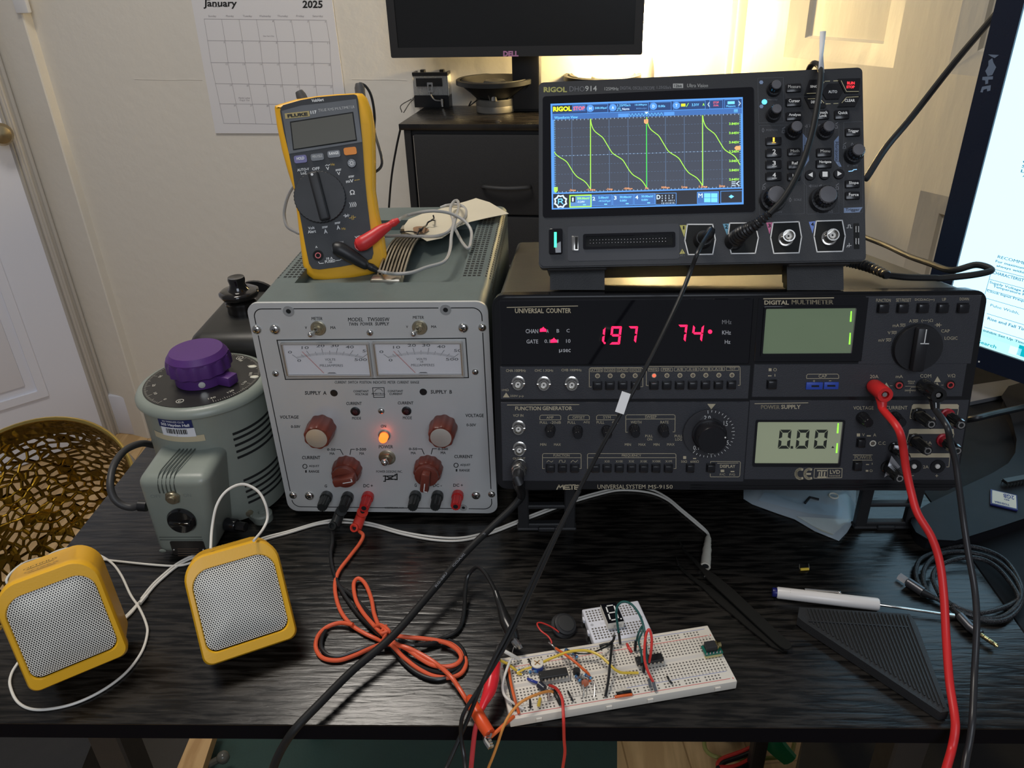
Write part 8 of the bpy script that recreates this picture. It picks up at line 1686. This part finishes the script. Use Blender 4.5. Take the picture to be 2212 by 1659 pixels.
a=Z(*cX(400,795),zp_+.0006); b2=Z(*cX(985,830),zp_+.0006); m.tube([a,b2],.0007,4,smooth=False); under(m.build('rib',m_rib),rp)
# braided audio cable
def braid():
    m=mat('braided_cover',(.030,.030,.032),.5); nt=m.node_tree; b=nt.nodes['Principled BSDF']; tc=nt.nodes.new('ShaderNodeTexCoord'); v=nt.nodes.new('ShaderNodeTexVoronoi'); v.inputs['Scale'].default_value=900; nt.links.new(tc.outputs['Object'],v.inputs[0])
    cr=nt.nodes.new('ShaderNodeValToRGB'); cr.color_ramp.elements[0].color=(.10,.10,.105,1); cr.color_ramp.elements[0].position=.15; cr.color_ramp.elements[1].color=(.010,.010,.011,1); cr.color_ramp.elements[1].position=.4; nt.links.new(v.outputs['Distance'],cr.inputs[0]); nt.links.new(cr.outputs[0],b.inputs['Base Color']); return m
bc=empty('audio_cable',Z(*cX(1390,600))); tag(bc,'coiled black braided cable with a small white-tipped phone plug and a headphone plug','cable')
XZ=lambda pts:[Z(*cX(p[0],p[1]),p[2]) for p in pts]
lp=[]
for k in range(3*16+1):
    a=-2.45+2*math.pi*k/16; q=k/48; rx,ry=(285-45*math.sin(q*9)),(212-30*math.sin(q*7+1)); lp.append((1385+rx*math.cos(a)+25*math.sin(q*5),575+ry*math.sin(a)+20*math.cos(q*6),.0020+.0016*((k//16)+.5*math.sin(k))))
Pp=XZ([(1150,655,.004),(1180,640,.004),(1110,570,.003)])
under(M().tube(XZ([(1120,650,.0035),(1165,668,.0035),(1215,700,.003),(1260,735,.003),(1330,762,.003),(1430,790,.003),(1540,790,.004),(1620,740,.004),(1655,660,.005),(1640,560,.005),(1560,440,.005),(1440,375,.005),(1300,352,.005),(1160,385,.004),(1060,430,.004),(1030,500,.003),(1050,580,.003),(1110,640,.004)]),.0019,10,sub=8).build('cable',braid()),bc)
under(M().tube(XZ([(1110,640,.004),(1075,560,.004),(1085,480,.005),(1150,410,.006),(1260,385,.006),(1400,400,.006),(1520,450,.007),(1610,540,.007),(1650,640,.006),(1610,720,.005),(1520,775,.004),(1400,772,.004),(1300,740,.005),(1230,690,.005),(1170,640,.006)]),.0019,10,sub=8).build('cable',mat('braided_cover')),bc)
under(M().tube(XZ([(1170,640,.006),(1130,540,.006),(1170,470,.007),(1290,425,.008),(1420,430,.008),(1530,500,.008),(1630,640,.007),(1600,690,.004),(1480,735,.006),(1380,745,.006),(1290,720,.006),(1250,700,.006),(1270,745,.0045),(1290,765,.004)]),.0019,10,sub=8).build('cable',mat('braided_cover')),bc)
m_gm=mat('gunmetal_sleeve',(.11,.11,.12),.35,.8)
under(M().tube(XZ([(985,565,.004),(1075,625,.004)]),.0040,16,smooth=False).build('phone_plug_sleeve',m_gm),bc); under(M().tube(XZ([(1070,622,.004),(1140,655,.004)]),lambda t:.0034-.0012*t,14,smooth=False).build('strain_relief',m_blk),bc)
under(M().tube(XZ([(930,528,.0035),(975,558,.0038)]),.0030,4,smooth=False,flat=.45).build('phone_plug',mat('plug_white_metal',(.72,.74,.78),.25,.6)),bc)
under(M().tube(XZ([(1290,765,.004),(1350,830,.004),(1410,875,.004)]),.0036,16,smooth=False).build('audio_plug_sleeve',m_gm),bc); under(M().tube(XZ([(1240,715,.004),(1295,768,.004)]),lambda t:.0022+.0012*t,14,smooth=False).build('strain_relief',m_blk),bc)
a=XZ([(1405,870,.004)])[0]; c=XZ([(1515,945,.004)])[0]; d=(c-a); l=float(np.linalg.norm(d)); d/=l; m=M(); m.lathe([(.0022,0),(.0018,.001),(.0017,l*.24),(.0017,l*.5),(.0017,l*.74),(.0015,l*.78),(.0017,l*.9),(.0008,l)],tuple(a),tuple(d),18); m.mi=1
for f in(.26,.50,.74): m.lathe([(.00178,l*f-.0004),(.00178,l*f)],tuple(a),tuple(d),18)
under(m.build('audio_plug_tip',[mat('gold_plate'),m_slot]),bc)
# plastic bag under the instrument
bagp=[(1606,1058),(1606,1078),(1625,1090),(1680,1110),(1716,1122),(1760,1148),(1812,1169),(1830,1150),(1843,1128),(1848,1090),(1850,1050)]
bg=empty('plastic_bag',Z(1750,1100)); tag(bg,'clear zip bag of small parts lying under the wide black instrument','plastic bag'); P=[Z(u,v,.0006) for u,v in bagp]; c0=sum(P)/len(P); rg=[]
for f,h_ in((1,.0),(.97,.0012),(.80,.006),(.5,.009),(.2,.0085)): rg.append([(c0[0]+(p[0]-c0[0])*f,c0[1]+(p[1]-c0[1])*f,.0008+h_+.0012*math.sin(i*2.3+f*9)*(f<.95)) for i,p in enumerate(P)])
n=len(P); m=M(); vs=[p for r in rg for p in r]; m.add(vs,[(k*n+i,k*n+(i+1)%n,(k+1)*n+(i+1)%n,(k+1)*n+i) for k in range(len(rg)-1) for i in range(n)]+[tuple(4*n+i for i in range(n)),tuple(range(n))[::-1]])
o=under(m.build('film',mat('clear_film',(.62,.72,.78),.15,alpha=.38,noise=.03,coat=.3,bump=.6,bs=60),None,80),bg)
m=M(); P=[Z(*cW(u,v),.0045) for u,v in((1100,100),(1850,240),(1830,330),(1500,300),(1040,180))]; m.add([tuple(p) for p in P],[tuple(range(5))]); P=[Z(*cW(u,v),.0040) for u,v in((1400,330),(1900,360),(1740,505),(1640,470))]; m.add([tuple(p) for p in P],[tuple(range(4))],mi=1); under(m.build('paper_slip',[mat('pale_blue_slip',(.16,.28,.36),.6),mat('cream_slip',(.50,.50,.40),.6)]),bg)
m=M(); p=Z(*cW(1750,135),.012); m.tube([(p[0]+.004*math.cos(a/16*6.2832),p[1]+.004*math.sin(a/16*6.2832),p[2]) for a in range(16)],.0008,6,sub=1,closed=True,smooth=False); under(m.build('small_ring',mat('cream_plastic')),bg)
m=M(); m.tube([Z(*cW(1480,205),.010),Z(*cW(1525,150),.011),Z(*cW(1610,170),.010)],.0012,6,smooth=False); under(m.build('small_pin',m_blk),bg)

# ================================================================ UNDER THE DESK
def slab(name,pts,z,th,mm,label,cat_): 
    P=[Z(u,v,z) for u,v in pts]; n=len(P); m=M(); m.add([tuple(p) for p in P]+[(p[0],p[1],z-th) for p in P],[tuple(range(n)),tuple(range(2*n-1,n-1,-1))]+[(i,(i+1)%n,(i+1)%n+n,i+n) for i in range(n)]); return tag(m.build(name,mm),label,cat_)
slab('floor_mat',[(452,1540),(1333,1540),(1333,1900),(330,1900)],FZ+.006,.005,mat('dark_green_vinyl',(.018,.050,.042),.6,vary=.15,ns=50,bump=.5,bs=260),'dark green textured mat on the floor under the desk','mat')
slab('rug',[(215,1530),(420,1540),(385,1800),(120,1800)],FZ+.006,.005,mat('ribbed_dark_rug',(.045,.040,.034),.9,bump=.9,bs=160),'dark ribbed rug on the floor under the left half of the desk','rug')
slab('wooden_batten',[(424,1560),(470,1560),(405,1760),(340,1760)],FZ+.055,.020,wood('pale_pine',(.46,.27,.11),(.60,.38,.17),9,.5,'Y',stretch=6,bump=.1),'pale wooden batten under the desk, between the rug and the green mat','batten')
c=Z(482,1636,FZ+.045); m=M(); m.sph(tuple(c),.011,14); e_=Z(455,1650,FZ+.03); m.tube([tuple(c),tuple(e_),tuple(Z(430,1668,FZ+.02))],.006,8); tag(m.build('knob_lever',mat('clear_grey_plastic',(.10,.10,.085),.2)),'small shiny grey lever beside the wooden batten under the desk','lever')
slab('storage_box',[(-80,1540),(225,1540),(120,1800),(-300,1800)],-.45,.28,mat('black_fabric_case',(.012,.012,.013),.8,bump=.3,bs=300),'black box standing under the left end of the desk','box')
slab('storage_case',[(1745,1540),(2330,1540),(2400,1800),(1700,1800)],-.40,.30,mat('black_fabric_case',(.012,.012,.013),.8,bump=.3,bs=300),'black case standing under the right half of the desk','case')
P=[(1520,1590,-.70),(1525,1620,-.70),(1550,1636,-.70),(1600,1640,-.70),(1680,1636,-.70),(1708,1628,-.70),(1716,1605,-.70)]
cable('floor_wire',[Z(*p) for p in P],.0035,mk('olive',(.30,.30,.08)),'olive wire curling over the floor under the desk','wire')
for k,(dy,mm,nm) in enumerate(((0,w_rd,'red'),(9,w_bk,'black'))):
    cable('floor_wire',[Z(1665,1598+dy,-.69),Z(1600,1625+dy,-.69),Z(1560,1640+dy,-.69),Z(1553,1656+dy,-.69),Z(1590,1655+dy,-.69),Z(1640,1630+dy,-.69)],.004,mm,nm+' wire of the pair lying on the floor under the desk','wire')
m=M(); m.tube([Z(1665,1595,-.66),Z(1680,1615,-.67),Z(1705,1640,-.69)],lambda t:.020-.006*t,10,flat=.6); tag(m.build('green_plug',mat('green_plastic',(.01,.28,.10),.4)),'green plastic connector on the floor under the desk','connector')
